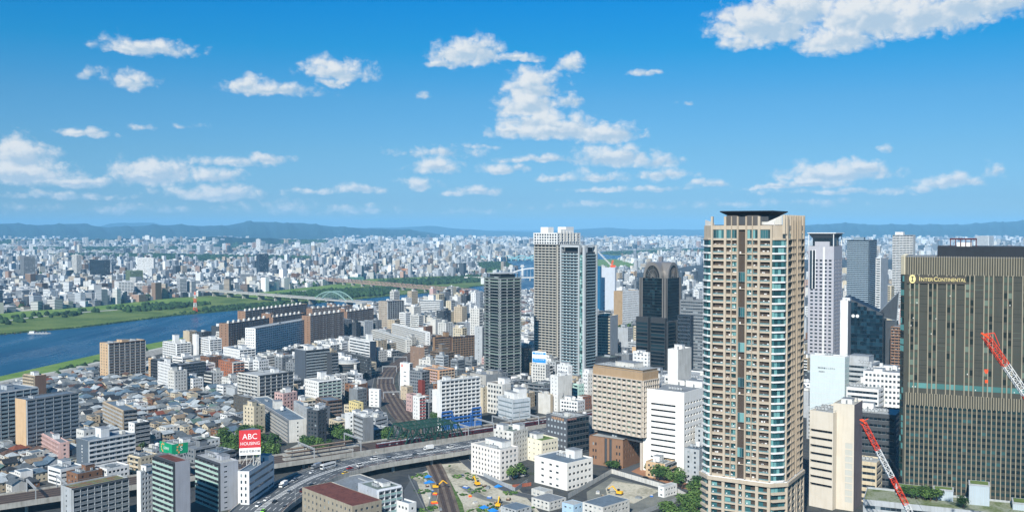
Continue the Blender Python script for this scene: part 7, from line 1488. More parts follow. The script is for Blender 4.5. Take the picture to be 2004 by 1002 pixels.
# brown railway truss bridge
A, B = plan(622, 553.5), plan(930, 580.5); L, an = along(A, B); br = empty('truss_bridge', A, an, 'long pinkish brown truss railway bridge farther up the river', 'bridge'); TRB = mat('truss_brown', '#a88d80', dirt=.1)
mb = MB(); mb.box(0, -5, 8, L, 5, 9.2, TRB); mb.build('deck', br); n = 15
for i in range(n + 1): mb = MB(); x = L * i / n; mb.box(x - 1.5, -5, -2, x + 1.5, 5, 8, CONC); mb.build('pier', br)
for i in range(n):
    mb = MB(); x0 = L * i / n; l = L / n
    for y in (-5, 5):
        k = 8
        for j in range(k):
            xa, xb = x0 + l * j / k, x0 + l * (j + 1) / k; za = 9.2 if j == 0 else 17; zb_ = 9.2 if j == k - 1 else 17
            mb.beam((xa, y, za), (xb, y, zb_), .8, TRB); mb.beam((xa, y, 9.2) if j % 2 else (xa, y, za), (xb, y, zb_) if j % 2 else (xb, y, 9.2), .5, TRB); mb.beam((xb, y, 9.2), (xb, y, zb_), .4, TRB)
            if j < k - 1: mb.beam((xb, -5, 17), (xb, 5, 17), .4, TRB)
    mb.build('truss_span', br)
# far bridges
A, B = plan(905, 549), plan(1170, 549.5); L, an = along(A, B); br = empty('arch_bridge', A, an, 'white bowstring arch bridge between the slab tower and the pale tower', 'bridge'); mb = MB(); mb.box(0, -6, 8, L, 6, 11, OFFW); mb.build('deck', br)
sa, sb = (plan(985, 549) - A).length, (plan(1105, 549) - A).length; mb = MB(); pr = None
for i in range(19):
    t = i / 18; p = Vector((sa + (sb - sa) * t, 0, 11 + 27 * 4 * t * (1 - t)))
    if pr: mb.beam(pr, p, 3, WHITE)
    if 0 < i < 18: mb.beam((p.x, 0, 11), p, .5, WHITE)
    pr = p
mb.build('arch', br)
for i in range(9): mb = MB(); x = L * (i + .5) / 9; mb.box(x - 2, -5, -2, x + 2, 5, 8, CONC); mb.build('pier', br)
for px_, r_ in ((1000, 545), (1022, 545)): 
    c = plan(px_, r_ - 5); t_ = empty('bridge_pylon', (*c[:2], 0), 0, 'white pylon with a flared head beside the bowstring bridge, ' + ('left one' if px_ < 1010 else 'right one'), 'pylon'); mb = MB(); mb.box(-3, -3, 0, 3, 3, 30, OFFW); mb.build('shaft', t_); mb = MB(); mb.box(-7, -4, 30, 7, 4, 33, OFFW); mb.box(-5, -4, 33, 5, 4, 37, OFFW); mb.build('head', t_)
for (xa, ya, xb, yb_, z, col, lbl, arches) in ((925, 511, 1060, 509.5, 12, mat('cyan_bridge', '#7fb7bd', dirt=.05), 'pale cyan arched bridge far up the river', 5), (1150, 496, 1385, 488, 14, OFFW, 'white cable stayed bridge far beyond the arched tower', 0), (1165, 478, 1390, 478.5, 16, OFFW, 'farthest white arch bridge near the mountains', 3)):
    A, B = plan(xa, ya), plan(xb, yb_); L, an = along(A, B); br = empty('distant_bridge', A, an, lbl, 'bridge'); mb = MB(); mb.box(0, -7, z - 4, L, 7, z, col); mb.build('deck', br)
    for i in range(10): mb = MB(); x = L * (i + .5) / 10; mb.box(x - 2.5, -6, -2, x + 2.5, 6, z - 4, col); mb.build('pier', br)
    for a in range(arches):
        mb = MB(); pr = None
        for i in range(13):
            t = i / 12; p = Vector((L * (a + t) / arches, 0, z + L / arches * .16 * 4 * t * (1 - t)))
            if pr: mb.beam(pr, p, 4, col)
            pr = p
        mb.build('arch', br)
    if not arches:
        for fx in (.17, .62, .8): mb = MB(); x = L * fx; mb.box(x - 4, -6, z, x + 4, -2, z + 55, WHITE); mb.box(x - 4, 2, z, x + 4, 6, z + 55, WHITE); mb.build('pylon', br)
# pylon mast and barge on the river
c = plan(382, 611); t_ = empty('lattice_mast', (*c[:2], 0), 0, 'red and white lattice mast on the far riverbank', 'mast')
zs = [0, 9, 18, 26, 33, 39]; ws = [6.5, 5.2, 4, 3, 2.2, 1.4]
for i in range(5):
    mb = MB(); m = ORNG if i % 2 == 0 else WHITE
    for k in range(4):
        sx, sy = ((1, 1), (1, -1), (-1, -1), (-1, 1))[k]; tx, ty = ((1, 1), (1, -1), (-1, -1), (-1, 1))[(k + 1) % 4]; w0, w1 = ws[i] / 2, ws[i + 1] / 2
        mb.beam((sx * w0, sy * w0, zs[i]), (sx * w1, sy * w1, zs[i + 1]), .5, m); mb.beam((sx * w0, sy * w0, zs[i]), (tx * w1, ty * w1, zs[i + 1]), .3, m); mb.beam((sx * w1, sy * w1, zs[i + 1]), (tx * w1, ty * w1, zs[i + 1]), .3, m)
    if i in (2, 3): mb.beam((-7 + i, 0, zs[i + 1]), (7 - i, 0, zs[i + 1]), .5, m)
    mb.build('mast_section', t_)
c = plan(77, 653, .3); t_ = empty('barge', c, .12, 'low grey barge lying on the river near the left bank', 'barge'); mb = MB(); mb.prism([(-16, -3), (13, -3), (17, 0), (13, 3), (-16, 3)], -.3, 1.4, LGREY); mb.build('hull', t_)
mb = MB(); mb.box(-14, -2.4, 1.4, -7, 2.4, 3.8, WHITE); mb.build('cabin', t_)
for i in range(4): mb = MB(); mb.box(-5 + i * 4.6, -2, 1.4, -2 + i * 4.6, 2, 2.6, MGREY); mb.build('cargo', t_)
for i in range(7):
    c = plan(10 + i * 15 + (i % 2) * 4, 656 - i * 1.6, .3); mb = MB(); mb.cyl(0, 0, -1, 3.4, .5, DBROWN, 7); o = mb.build('mooring_pile', None, c); tag(o, 'dark wooden mooring pile standing in the river beside the grassy bank', 'pile', 'mooring piles in the river')
# green truss over the tracks
a0 = RA + rdir * ((V2(gp(770, 864, 7)) - RA).dot(rdir)); a1 = RA + rdir * ((V2(gp(884, 848, 7)) - RA).dot(rdir)); A = Vector((a0.x, a0.y, 0)); L = (a1 - a0).length; an = math.atan2(rdir.y, rdir.x)
gt = empty('truss_bridge', A, an, 'dark green steel truss bridge carrying the viaduct tracks over the curving railway', 'bridge')
for y in (-12.6, 0, 12.6):
    mb = MB(); k = 10; hh = 11.0
    for j in range(k):
        xa, xb = L * j / k, L * (j + 1) / k; za = 7.2 if j == 0 else 7 + hh; zb_ = 7.2 if j == k - 1 else 7 + hh
        mb.beam((xa, y, za), (xb, y, zb_), .75, DGREEN); mb.beam((xa, y, 7.4), (xb, y, 7.4), .7, DGREEN)
        mb.beam((xa, y, 7.4 if j % 2 else za), (xb, y, zb_ if j % 2 else 7.4), .5, DGREEN); mb.beam((xb, y, 7.4), (xb, y, zb_), .4, DGREEN)
    mb.build('side_truss', gt)
mb = MB(); k = 10
for j in range(1, k):
    x = L * j / k; mb.beam((x, -12.6, 18), (x, 12.6, 18), .5, DGREEN)
    if j < k - 1:
        for ya, yb_ in ((-12.6, 0), (0, -12.6), (0, 12.6), (12.6, 0)): mb.beam((x, ya, 18), (x + L / k, yb_, 18), .35, DGREEN)
mb.build('top_bracing', gt)
# catenary portals
def portal(p, nrm, z0, half, hgt, lbl):
    o = empty('catenary_portal', (p.x, p.y, z0), math.atan2(nrm.y, nrm.x), lbl, 'gantry', 'steel catenary portals over the railways')
    for s in (-1, 1): mb = MB(); mb.beam((s * half, 0, 0), (s * half, 0, hgt), .45, LGREY); mb.build('post', o)
    mb = MB(); lattice(mb, (-half, 0, hgt - .4), (half, 0, hgt - .4), .8, 1.6, .16, .1, LGREY); mb.build('beam', o)
k_ = 0
for px_ in (60, 118, 600, 692, 905, 955, 990, 1045):
    k = (V2(gp(px_, 900 - (px_ - 540) * .138 if px_ > 300 else 979 - px_ * .17, 7)) - RA).dot(rdir); p = RA + rdir * k; n = {60: 'far left at the frame edge', 118: 'beside the planted roof slab', 560: 'right of the red billboard', 600: 'above the canopies', 650: 'at the platform end', 692: 'tallest, at the park', 745: 'left of the green truss', 905: 'right of the green truss', 955: 'below the pale metal office', 990: 'below the cream office', 1045: 'next to the dark grey office'}[px_]
    portal(p, rnor, 6.8, 12.4, 9.5 if px_ == 692 else 7.4, f'grey catenary portal spanning the viaduct, {n}')
for i, f in enumerate((.12, .2, .28, .36, .44, .52, .60)):
    j = int(f * len(JR)); portal(JR[j], JRN[j], .2, w_of[j] * .85, 7, f'grey catenary portal over the curving ground tracks, number {NUMW[i + 1]} from the far end')
# platform canopies of the station on the viaduct
for o_, a_, b_, nm in ((7.2, 556, 705, 'rear'), (-2.9, 540, 668, 'middle')):
    k0 = (V2(gp(a_, 893, 7)) - RA).dot(rdir); k1 = (V2(gp(b_, 872, 7)) - RA).dot(rdir); c = RA + rdir * k0 + rnor * o_; t_ = empty('platform_canopy', (c.x, c.y, 6.8), an, f'long dark roofed station platform on the viaduct, {nm} one', 'platform', 'station platforms on the viaduct')
    Lc = k1 - k0; mb = MB(); mb.box(0, -2.2, 0, Lc, 2.2, 1.1, CONC); mb.build('platform', t_); mb = MB(); mb.box(2, -2.7, 4.4, Lc - 6, 2.7, 4.6, DBROWN); mb.box(2, -.25, 4.6, Lc - 6, .25, 4.8, BEIGE); mb.build('roof', t_); mb = MB()
    for x in np.arange(6, Lc - 8, 9): mb.box(x - .15, -.15, 1.1, x + .15, .15, 4.4, LGREY)
    mb.build('posts', t_)
# maroon train
def train(k0, off, n, lbl, grp):
    for i in range(n):
        c = RA + rdir * (k0 + i * 19.4) + rnor * off; t_ = empty('train_car', (c.x, c.y, 7.0), an, None, 'train car', grp)
        mb = MB(); prof = [(-1.4, .5), (1.4, .5), (1.45, 2.9), (1.15, 3.6), (-1.15, 3.6), (-1.45, 2.9)]; X0, X1 = 0, 18.7
        for a in range(6): (y0, z0), (y1, z1) = prof[a], prof[(a + 1) % 6]; mb.face([(X1, y0, z0), (X1, y1, z1), (X0, y1, z1), (X0, y0, z0)], MAROON if a in (1, 5, 0) else LGREY if a == 3 else MAROON, .5)
        mb.face([(X0, y, z) for y, z in prof][::-1], MAROON, .5); mb.face([(X1, y, z) for y, z in prof], MAROON, .5); mb.build('body', t_)
        for s in (-1, 1):
            wnd = MB()
            for j in range(9):
                a, b = 1.0 + j * 1.95, 1.0 + j * 1.95 + 1.35; q = [(a, s * 1.47, 1.7), (b, s * 1.47, 1.7), (b, s * 1.47, 2.7), (a, s * 1.47, 2.7)]; wnd.face(q if s < 0 else q[::-1], GL)
            wnd.build('windows', t_)
        mb = MB(); mb.box(4, -.8, 3.6, 7.5, .8, 4.0, LGREY); mb.box(11, -.8, 3.6, 14.5, .8, 4.0, LGREY); mb.build('roof_unit', t_)
        mb = MB(); mb.box(2, -1, 0, 5, 1, .5, DGREY); mb.box(13.5, -1, 0, 16.5, 1, .5, DGREY); mb.build('bogie', t_)
        t_['label'] = f'maroon train car, {("front", "second", "third", "fourth", "fifth", "sixth", "seventh", "last")[i]} of {lbl}'
ktr = (V2(gp(742, 880, 7)) - RA).dot(rdir); train(ktr, -10.0, 2, 'two left of the green truss', 'train cars on the viaduct')
ktr = (V2(gp(884, 858, 7)) - RA).dot(rdir); train(ktr, -10.0, 8, 'eight right of the green truss', 'train cars on the viaduct')
# ---- vehicles
TYRE = mat('tyre', '#1c1c1c', dirt=0); LAMP = mat('lamp_glass', '#dfe3e0', rough=.2, dirt=0); CG = mat('car_glass', '#141c22', rough=.1, spec=.7, dirt=0)
def vmesh(kind, m):
    b = MB(); g = MB(); parts = []
    if kind in ('car', 'van', 'taxi'):
        L, w, hb, hr = (4.5, 1.78, .85, 1.45) if kind != 'van' else (4.7, 1.8, 1.05, 1.95); c = [(-L / 2, -L / 2 + .15, L / 2 - .1, L / 2)]
        prof = [(-L / 2, .3), (L / 2, .3), (L / 2, hb - .15), (L / 2 - .9, hb), (-L / 2 + .1, hb + .02), (-L / 2, hb - .1)]
        roof = [(L / 2 - 1.0, hb), (L / 2 - 1.75, hr), (-L / 2 + (.95 if kind != 'van' else .2), hr), (-L / 2 + .15, hb)]
        for P, W, mm in ((prof, w, m), (roof, w * .86, None)):
            k = len(P)
            if mm: 
                for i in range(k): (x0, z0), (x1, z1) = P[i], P[(i + 1) % k]; b.face([(x0, -W / 2, z0), (x0, W / 2, z0), (x1, W / 2, z1), (x1, -W / 2, z1)][::-1] if False else [(x1, -W / 2, z1), (x1, W / 2, z1), (x0, W / 2, z0), (x0, -W / 2, z0)], mm, .5)
                b.face([(x, -W / 2, z) for x, z in P], mm, .5); b.face([(x, W / 2, z) for x, z in P][::-1], mm, .5)
            else:
                (ax, az), (bx_, bz), (cx, cz), (dx, dz) = P; s = W / 2; t = s * .88
                g.face([(ax, -s, az), (ax, s, az), (bx_, t, bz), (bx_, -t, bz)], CG, .5); g.face([(dx, s, dz), (dx, -s, dz), (cx, -t, cz), (cx, t, cz)], CG, .5); g.face([(dx, -s, dz), (ax, -s, az), (bx_, -t, bz), (cx, -t, cz)], CG, .5); g.face([(ax, s, az), (dx, s, dz), (cx, t, cz), (bx_, t, bz)], CG, .5); b.face([(cx, -t, cz + .01), (bx_, -t, bz + .01), (bx_, t, bz + .01), (cx, t, cz + .01)], m, .5)
        wheels = [(x, y) for x in (-L * .31, L * .31) for y in (-w / 2 + .08, w / 2 - .08)]; lamps = [(L / 2, y) for y in (-w / 2 + .3, w / 2 - .3)]; r = .32
    elif kind == 'truck':
        L, w = 7.2, 2.2; b.box(L / 2 - 1.9, -w / 2, .5, L / 2, w / 2, 2.4, m); g.box(L / 2 - .9, -w / 2 - .02, 1.45, L / 2 + .03, w / 2 + .02, 2.15, CG); b.box(-L / 2, -w / 2, .5, L / 2 - 1.95, w / 2, .8, DGREY); b.box(-L / 2, -w / 2 - .05, .8, L / 2 - 2.1, w / 2 + .05, 3.2, m); wheels = [(x, y) for x in (-L * .3, L * .34) for y in (-w / 2 + .1, w / 2 - .1)]; lamps = [(L / 2 + .01, y) for y in (-w / 2 + .3, w / 2 - .3)]; r = .45
    else:
        L, w = 11.6, 2.5; b.box(-L / 2, -w / 2, .45, L / 2, w / 2, 3.3, m); b.box(-L / 2 + 1, -w / 2 + .3, 3.3, L / 2 - 1.5, w / 2 - .3, 3.5, LGREY); b.box(-L / 2 + .05, -w / 2 - .01, .9, L / 2 - .3, w / 2 + .01, 1.15, mat('bus_stripe', '#6b7787', dirt=0))
        g.box(-L / 2 + .6, -w / 2 - .02, 1.7, L / 2 - 1.1, w / 2 + .02, 2.6, CG); g.box(L / 2 - .1, -w / 2 + .1, 1.3, L / 2 + .03, w / 2 - .1, 2.8, CG); wheels = [(x, y) for x in (-L * .28, L * .3) for y in (-w / 2 + .12, w / 2 - .12)]; lamps = [(L / 2 + .01, y) for y in (-w / 2 + .3, w / 2 - .3)]; r = .5
    wm = MB(); rm_ = MB(); n = 10
    for i in range(n): a0, a1 = 2 * math.pi * i / n, 2 * math.pi * (i + 1) / n; wm.face([(r * math.cos(a0), -.12, r * math.sin(a0)), (r * math.cos(a1), -.12, r * math.sin(a1)), (r * math.cos(a1), .12, r * math.sin(a1)), (r * math.cos(a0), .12, r * math.sin(a0))][::-1], TYRE, .5)
    for s in (-1, 1): ring = [(r * math.cos(2 * math.pi * i / n), s * .12, r * math.sin(2 * math.pi * i / n)) for i in range(n)]; wm.face(ring if s < 0 else ring[::-1], TYRE, .5); q = [(r * .55 * math.cos(2 * math.pi * i / n), s * .13, r * .55 * math.sin(2 * math.pi * i / n)) for i in range(n)]; rm_.face(q if s < 0 else q[::-1], STEEL, .5)
    lm = MB(); lm.box(-.03, -.2, .55, .02, .2, .75, LAMP)
    return b.mesh('body'), g.mesh('windows'), wm.mesh('wheel'), lm.mesh('headlight'), wheels, lamps, r, rm_.mesh('rim')
CARC = {'white': WHITE, 'black': mat('black_car', '#17191c', rough=.3, spec=.6, dirt=0), 'silver': mat('silver_car', '#a9adb0', rough=.3, metal=.5, dirt=0), 'red': mat('red_car', '#9c1d20', rough=.3, spec=.6, dirt=0), 'yellow': mat('yellow_car', '#e6c21f', rough=.35, dirt=0), 'grey': mat('grey_car', '#5b5f63', rough=.35, dirt=0), 'maroon': mat('maroon_car', '#4d1519', rough=.3, dirt=0), 'lime': mat('lime_car', '#7fc63a', rough=.4, dirt=0), 'blue': mat('blue_car', '#27477c', rough=.35, dirt=0)}
VM = {}
def vehicle(kind, colr, x, y, z, rz, lbl, grp='vehicles on the highway'):
    if (kind, colr) not in VM: VM[kind, colr] = vmesh(kind, CARC[colr])
    b, g, wm, lm, wh, la, r, ri = VM[kind, colr]
    nm = {'car': 'passenger_car', 'van': 'minivan', 'taxi': 'taxi', 'truck': 'box_truck', 'bus': 'coach'}[kind]; o = empty(nm, (x, y, z + .02), rz, lbl, {'car': 'car', 'van': 'van', 'taxi': 'taxi', 'truck': 'truck', 'bus': 'bus'}[kind], grp)
    link('body', b, o); link('windows', g, o)
    for a in wh: link('rim', ri, link('wheel', wm, o, (a[0], a[1], r)))
    for a in la: link('headlight', lm, o, (a[0], a[1], 0))
def on_road(px, py, kind, colr, lbl, back=None):
    z = 6.0; 
    for _ in range(3): p = V2(gp(px, py, z)); i = min(range(len(ROAD)), key=lambda j: (ROAD[j] - p).length); z = ROADZ[i]
    d = (ROAD[min(i + 1, len(ROAD) - 1)] - ROAD[max(i - 1, 0)]).normalized(); o = (p - ROAD[i]).dot(ROADN[i]); lanes = [-12.8, -9.6, -6.4, -3.2, 3.2, 6.4, 9.6, 12.8]; l = min(lanes, key=lambda v: abs(v - o)); c = ROAD[i] + ROADN[i] * l + d * ((p - ROAD[i]).dot(d))
    vehicle(kind, colr, c.x, c.y, z, math.atan2(d.y, d.x) + (math.pi if l > 0 else 0), lbl)
for a in ((643, 916, 'bus', 'white', 'white coach with dark windows in the middle of the highway bend'), (621, 916, 'truck', 'silver', 'grey box truck just behind the white coach'), (609, 925, 'car', 'white', 'white car following the grey box truck'), (578, 940, 'car', 'silver', 'silver car alone at the edge of the billboard shadow'), (558, 952, 'truck', 'white', 'white box truck on the highway below the billboard building'), (559, 963, 'car', 'silver', 'silver car beside the white box truck'), (611, 950, 'car', 'black', 'black car on the inner lanes below the bus'), (588, 961, 'van', 'maroon', 'dark maroon minivan on the inner lane of the highway bend'),
          (527, 979, 'car', 'white', 'white car beside a black one at the lower highway'), (536, 982, 'car', 'black', 'black car beside a white one at the lower highway'), (553, 992, 'car', 'grey', 'grey car leaving the lower highway at the bottom edge'), (507, 990, 'van', 'white', 'white minivan at the lowest visible piece of highway'), (505, 1000, 'car', 'lime', 'lime green car at the bottom edge of the highway'), (674, 926, 'taxi', 'yellow', 'yellow taxi on the highway bend'), (685, 917, 'car', 'red', 'red car near the yellow taxi'), (705, 912, 'van', 'white', 'white minivan between the red car and a black one'), (713, 919, 'car', 'black', 'black car next to the white minivan near the bridge joint'),
          (733, 899, 'van', 'white', 'white minivan on the bridge, left of a pair'), (761, 898, 'van', 'silver', 'silver minivan on the bridge, right of a pair'), (804, 900, 'car', 'black', 'black car by the bridge railing'), (787, 906, 'car', 'silver', 'silver car by the bridge railing behind the black one'), (882, 876, 'van', 'white', 'white minivan alone on the straight bridge'), (812, 890, 'car', 'grey', 'grey car on the straight bridge ahead of the black one'), (935, 866, 'car', 'white', 'white car behind the six storey office on the highway'), (1015, 850, 'car', 'blue', 'blue car near the dark grey office on the highway'), (840, 880, 'truck', 'white', 'small white truck on the far lanes of the bridge'), (664, 905, 'car', 'grey', 'grey car on the far lanes above the coach')): on_road(*a)
k_ = 0
for px_, py_, colr, rz_, lbl in ((1210, 914, 'black', .4, 'black car parked at the brick podium'), (1204, 919, 'silver', .4, 'silver car parked at the brick podium'), (1222, 908, 'white', .4, 'white car parked under the podium arcade'), (1262, 936, 'black', 2.5, 'black car on the street below the ribbon window office'), (1022, 932, 'white', .7, 'white car parked behind the six storey office'), (905, 932, 'silver', 1.9, 'silver car parked beside the single track'), (770, 772, 'white', 1.7, 'white car on the lane by the curving tracks'), (988, 818, 'white', .3, 'white car in the parking lot before the stepped office'), (1000, 823, 'silver', .3, 'silver car in the parking lot before the stepped office'), (1012, 820, 'blue', .3, 'blue car in the parking lot before the stepped office'), (690, 768, 'white', .6, 'white car parked below the white ribbon window building'), (700, 772, 'grey', .6, 'grey car parked below the white ribbon window building')):
    p = gp(px_, py_); vehicle('car', colr, p[0], p[1], .14, rz_, lbl, 'parked and street cars')
# ---- street lights on the highway
for i in range(6, len(ROAD) - 2, 9):
    for s in (1, -1):
        if (i // 9 + s) % 2: continue
        c = ROAD[i] + ROADN[i] * s * 15.2; u = ROADN[i] * -s; o = empty('street_lamp', (c.x, c.y, ROADZ[i]), 0, None, 'lamp', 'tall street lamps along the highway'); mb = MB(); mb.cyl(0, 0, 0, 8.6, .12, LGREY, 6, .08); mb.beam((0, 0, 8.5), (u.x * 2, u.y * 2, 9.1), .1, LGREY); mb.build('pole', o); mb = MB(); mb.box(u.x * 2.3 - .4, u.y * 2.3 - .25, 9.0, u.x * 2.3 + .4, u.y * 2.3 + .25, 9.2, OFFW); mb.build('lamp_head', o)
        l, _d = place_label(f'slender grey lamp post on the {"rail" if s > 0 else "outer"} side of the highway', c.x, c.y); o['label'] = l
# ---- rooftop signs
def sign_frame(mb, p0, p1, z0, z1, dep, m=LGREY):
    a, b = Vector(p0), Vector(p1); d = (b - a).normalized(); n = Vector((-d.y, d.x)) * dep
    for i in range(4):
        t = a.lerp(b, (i + .1) / 3.2); mb.beam((t.x, t.y, z0), (t.x, t.y, z1), .3, m); q = t + n; mb.beam((q.x, q.y, z0), (t.x, t.y, z1), .25, m); mb.beam((q.x, q.y, z0), (t.x, t.y, z0 + .2), .2, m)
        if i < 3: u = a.lerp(b, (i + 1.1) / 3.2); mb.beam((t.x, t.y, z0), (u.x, u.y, z0 + (z1 - z0) * .9), .2, m)
SIGNRED = mat('sign_red', '#cf3b40', dirt=.04, rough=.5); INK = mat('sign_ink', '#4a4f52', dirt=0); WH2 = mat('sign_white', '#efefec', dirt=.02)
def sign_abc():
    Y = 574.0; xL, xR = kx(468, 860) * Y, kx(510, 860) * (Y + 3); A = Vector((xL, Y)); B = Vector((xR, Y + 3)); d = B - A; L = d.length; an_ = math.atan2(d.y, d.x); z0, zm, z1 = zat(891, Y), zat(877, Y), zat(842, Y)
    o = empty('billboard', (A.x, A.y, 0), an_, 'red and white rooftop billboard with two lines of white capital letters', 'billboard'); b = MB(); b.prism([(0, 0), (L, 0), (L * .62, 7)], zm, z1, SIGNRED, top=ROOFB); b.build('red_panel', o); b = MB(); b.prism([(0, 0), (L, 0), (L * .62, 7)], z0, zm - .003, WH2); b.build('white_panel', o)
    fr = MB(); zr = zat(916, Y) + .4; sign_frame(fr, (0, .3), (L, .3), zr, z0, 4.5, OFFW); sign_frame(fr, (L, .5), (L * .62, 7), zr, z0, 2, OFFW); fr.build('frame', o)
    R90 = (rad(90), 0, 0); text('lettering', 'ABC', 4.6, o, (L / 2, -.06, zm + (z1 - zm) * .62), R90, WH2, .03, 'CENTER', .95); text('lettering', 'HOUSING', 2.6, o, (L / 2 + .1, -.06, zm + (z1 - zm) * .24), R90, WH2, .03, 'CENTER', .95); text('lettering', '総合住宅展示場', 1.75, o, (L / 2, -.06, (z0 + zm) / 2), R90, INK, .03, 'CENTER', .92)
sign_abc()
def sign_green():
    Y = 596.0; C = Vector((kx(336.5, 880) * Y, Y)); z0, z1 = zat(890, Y), zat(870, Y); t = rad(44); u = Vector((-math.cos(t), math.sin(t))); v = Vector((math.sin(t), math.cos(t)))
    w = abs((kx(312.5, 880) * C.y - C.x) / (u.x - kx(312.5, 880) * u.y)); d = abs((kx(368, 880) * C.y - C.x) / (v.x - kx(368, 880) * v.y)); o = empty('billboard', (C.x, C.y, 0), -t, 'green two sided rooftop billboard with a white S and orange dots', 'billboard')
    b = MB(); b.box(-w, 0, z0, 0, .5, z1, GREENP); b.box(-.5, .5, z0, 0, d, z1, GREENP); b.build('panel', o); fr = MB(); zr = zat(908, Y)
    for x, y in ((-w + .5, .8), (-w * .5, .8), (-.8, .8), (-.8, d * .5), (-.8, d - .5)): fr.beam((x, y, zr), (x, y, z1 - .3), .25, LGREY); fr.beam((x - (2 if y > 1 else 0), y + (2.5 if y < 1 else 0), zr), (x, y, z0 + 1), .2, LGREY)
    for k in range(4): fr.beam((-w + w * k / 4, .6, z0 + k % 2), (-w + w * (k + 1) / 4, 3, z0 + 1), .15, LGREY); fr.beam((-.6, d * k / 4, z1 - .5), (-3, d * (k + 1) / 4, z1 - 1), .15, LGREY)
    fr.build('frame', o); dots = MB(); zc = (z0 + z1) / 2; OD = mat('sign_orange', '#d89a5a', dirt=0)
    for a in (60, 105, 150, 195, 240): y = d * .52 + math.cos(rad(a)) * d * .2; z = zc + math.sin(rad(a)) * 2.4; dots.face([(.06, y + .65 * math.cos(q), z + .65 * math.sin(q)) for q in np.linspace(0, 2 * math.pi, 12, endpoint=False)], OD, .5)
    for a in (60, 100, 140, 180, 220, 260): x = -w * .72 + math.cos(rad(a)) * w * .13; z = zc + math.sin(rad(a)) * 2.3; dots.face([(x + .6 * math.cos(q), -.06, z + .6 * math.sin(q)) for q in np.linspace(0, 2 * math.pi, 12, endpoint=False)], OD, .5)
    dots.build('emblem', o); text('lettering', 'S', 4.0, o, (.1, d * .57, zc), (rad(90), 0, rad(90)), WH2, .03); text('lettering', 'ＳＲＭＲ', 2.2, o, (-w * .45, -.1, zc - .2), (rad(90), 0, 0), WH2, .03, 'CENTER', .8)
sign_green()
def sign_blue():
    Y = 955.0; A = Vector((kx(1041.5, 700) * Y, Y + 6)); B = Vector((kx(1069, 700) * Y, Y - 2)); A.x = kx(1041.5, 700) * A.y; B.x = kx(1069, 700) * B.y; d = B - A; L = d.length; z0, z1 = zat(711, Y), zat(689, Y); o = empty('billboard', (A.x, A.y, 0), math.atan2(d.y, d.x), 'blue and white rooftop billboard on the slim hotel tower', 'billboard'); SB = mat('sign_blue', '#2a86cc', dirt=.03, rough=.5)
    b = MB(); b.prism([(0, 0), (L, 0), (L * .8, 5), (L * .1, 5)], z0, z1, WH2); b.build('panel', o); b = MB(); h = z1 - z0; b.face([(.4, -.03, z0 + .5), (L - .4, -.03, z0 + .5), (L - .4, -.03, z0 + h * .42), (.4, -.03, z0 + h * .42)], SB, .5); b.face([(.5, -.03, z1 - h * .24), (L - .5, -.03, z1 - h * .24), (L - .5, -.03, z1 - .5), (.5, -.03, z1 - .5)], SB, .5); b.build('blue_band', o); R90 = (rad(90), 0, 0)
    text('lettering', '学生会館', 1.7, o, (L / 2, -.06, z1 - h * .14), R90, WH2, .02, 'CENTER', 1.4); text('lettering', 'カレッジハウス', 1.7, o, (L / 2, -.06, z0 + h * .31), R90, WH2, .02, 'CENTER', .95); text('lettering', 'ロ', 1.8, o, (L * .27, -.06, z0 + h * .6), R90, SIGNRED, .02); text('lettering', '℃', 1.8, o, (L * .74, -.06, z0 + h * .6), R90, SIGNRED, .02); fr = MB(); sign_frame(fr, (.5, .5), (L - .5, .5), z0 - 1.8, z0, 3, DGREY); fr.build('frame', o)
sign_blue()
def wall_text(root_label, s, size, face, u, v, m, sx=1.0, vertical=False):
    r = next(o for o in COL.objects if o.get('label') == root_label); hh = next(h for h in HERO if h[6] == root_label); P, L, rz = faces_of(hh[2], hh[3])[face]
    if vertical:
        for i, ch in enumerate(s): text('lettering', ch, size, r, P(u * L, v * hh[5] - i * size * 1.35, .1), (rad(90), 0, rz), m, .03)
    else: text('lettering', s, size, r, P(u * L, v * hh[5], .12), (rad(90), 0, rz), m, .03, 'CENTER', sx)
ORT = mat('orange_letters', '#d8a574', dirt=0)
wall_text('dark grey office with orange lettering near its roof', '大阪府済生会', 2.2, 'F', .55, .93, ORT); wall_text('dark grey office with orange lettering near its roof', '大阪府済生会', 1.6, 'R', .2, .95, mat('pink_letters', '#b98a80', dirt=0))
wall_text('stepped white apartment block with a column of white lettering on its slate end', '中津第一ビル', 1.5, 'F', .5, .8, WH2, 1, True)
wall_text('glass hall with a white lettered wall panel', '梅田阪急ビルホテル', 1.3, 'F', .48, .86, INK, 1.1); wall_text('glass hall with a white lettered wall panel', '阪急阪神', 1.0, 'F', .34, .82, INK, 1.1)
r = next(o for o in COL.objects if o.get('label') == 'white tower with an orange emblem at its top'); hh = next(h for h in HERO if h[6] == 'white tower with an orange emblem at its top'); P, L, rz = faces_of(hh[2], hh[3])['F']; mb = MB(); mb.face([P(1.5, hh[5] - 4, .06), P(3.9, hh[5] - 4, .06), P(3.9, hh[5] - 1.6, .06), P(1.5, hh[5] - 1.6, .06)], ORNG, .5); mb.face([P(2.2, hh[5] - 3.3, .09), P(3.2, hh[5] - 3.3, .09), P(3.2, hh[5] - 2.3, .09), P(2.2, hh[5] - 2.3, .09)], WHITE, .5); mb.build('emblem', r)
r = next(o for o in COL.objects if o.get('label') == 'white tower with a black crane symbol on its right side'); hh = next(h for h in HERO if h[6] == 'white tower with a black crane symbol on its right side'); P, L, rz = faces_of(hh[2], hh[3])['R']; mb = MB(); a, z = L * .3, hh[5] * .45
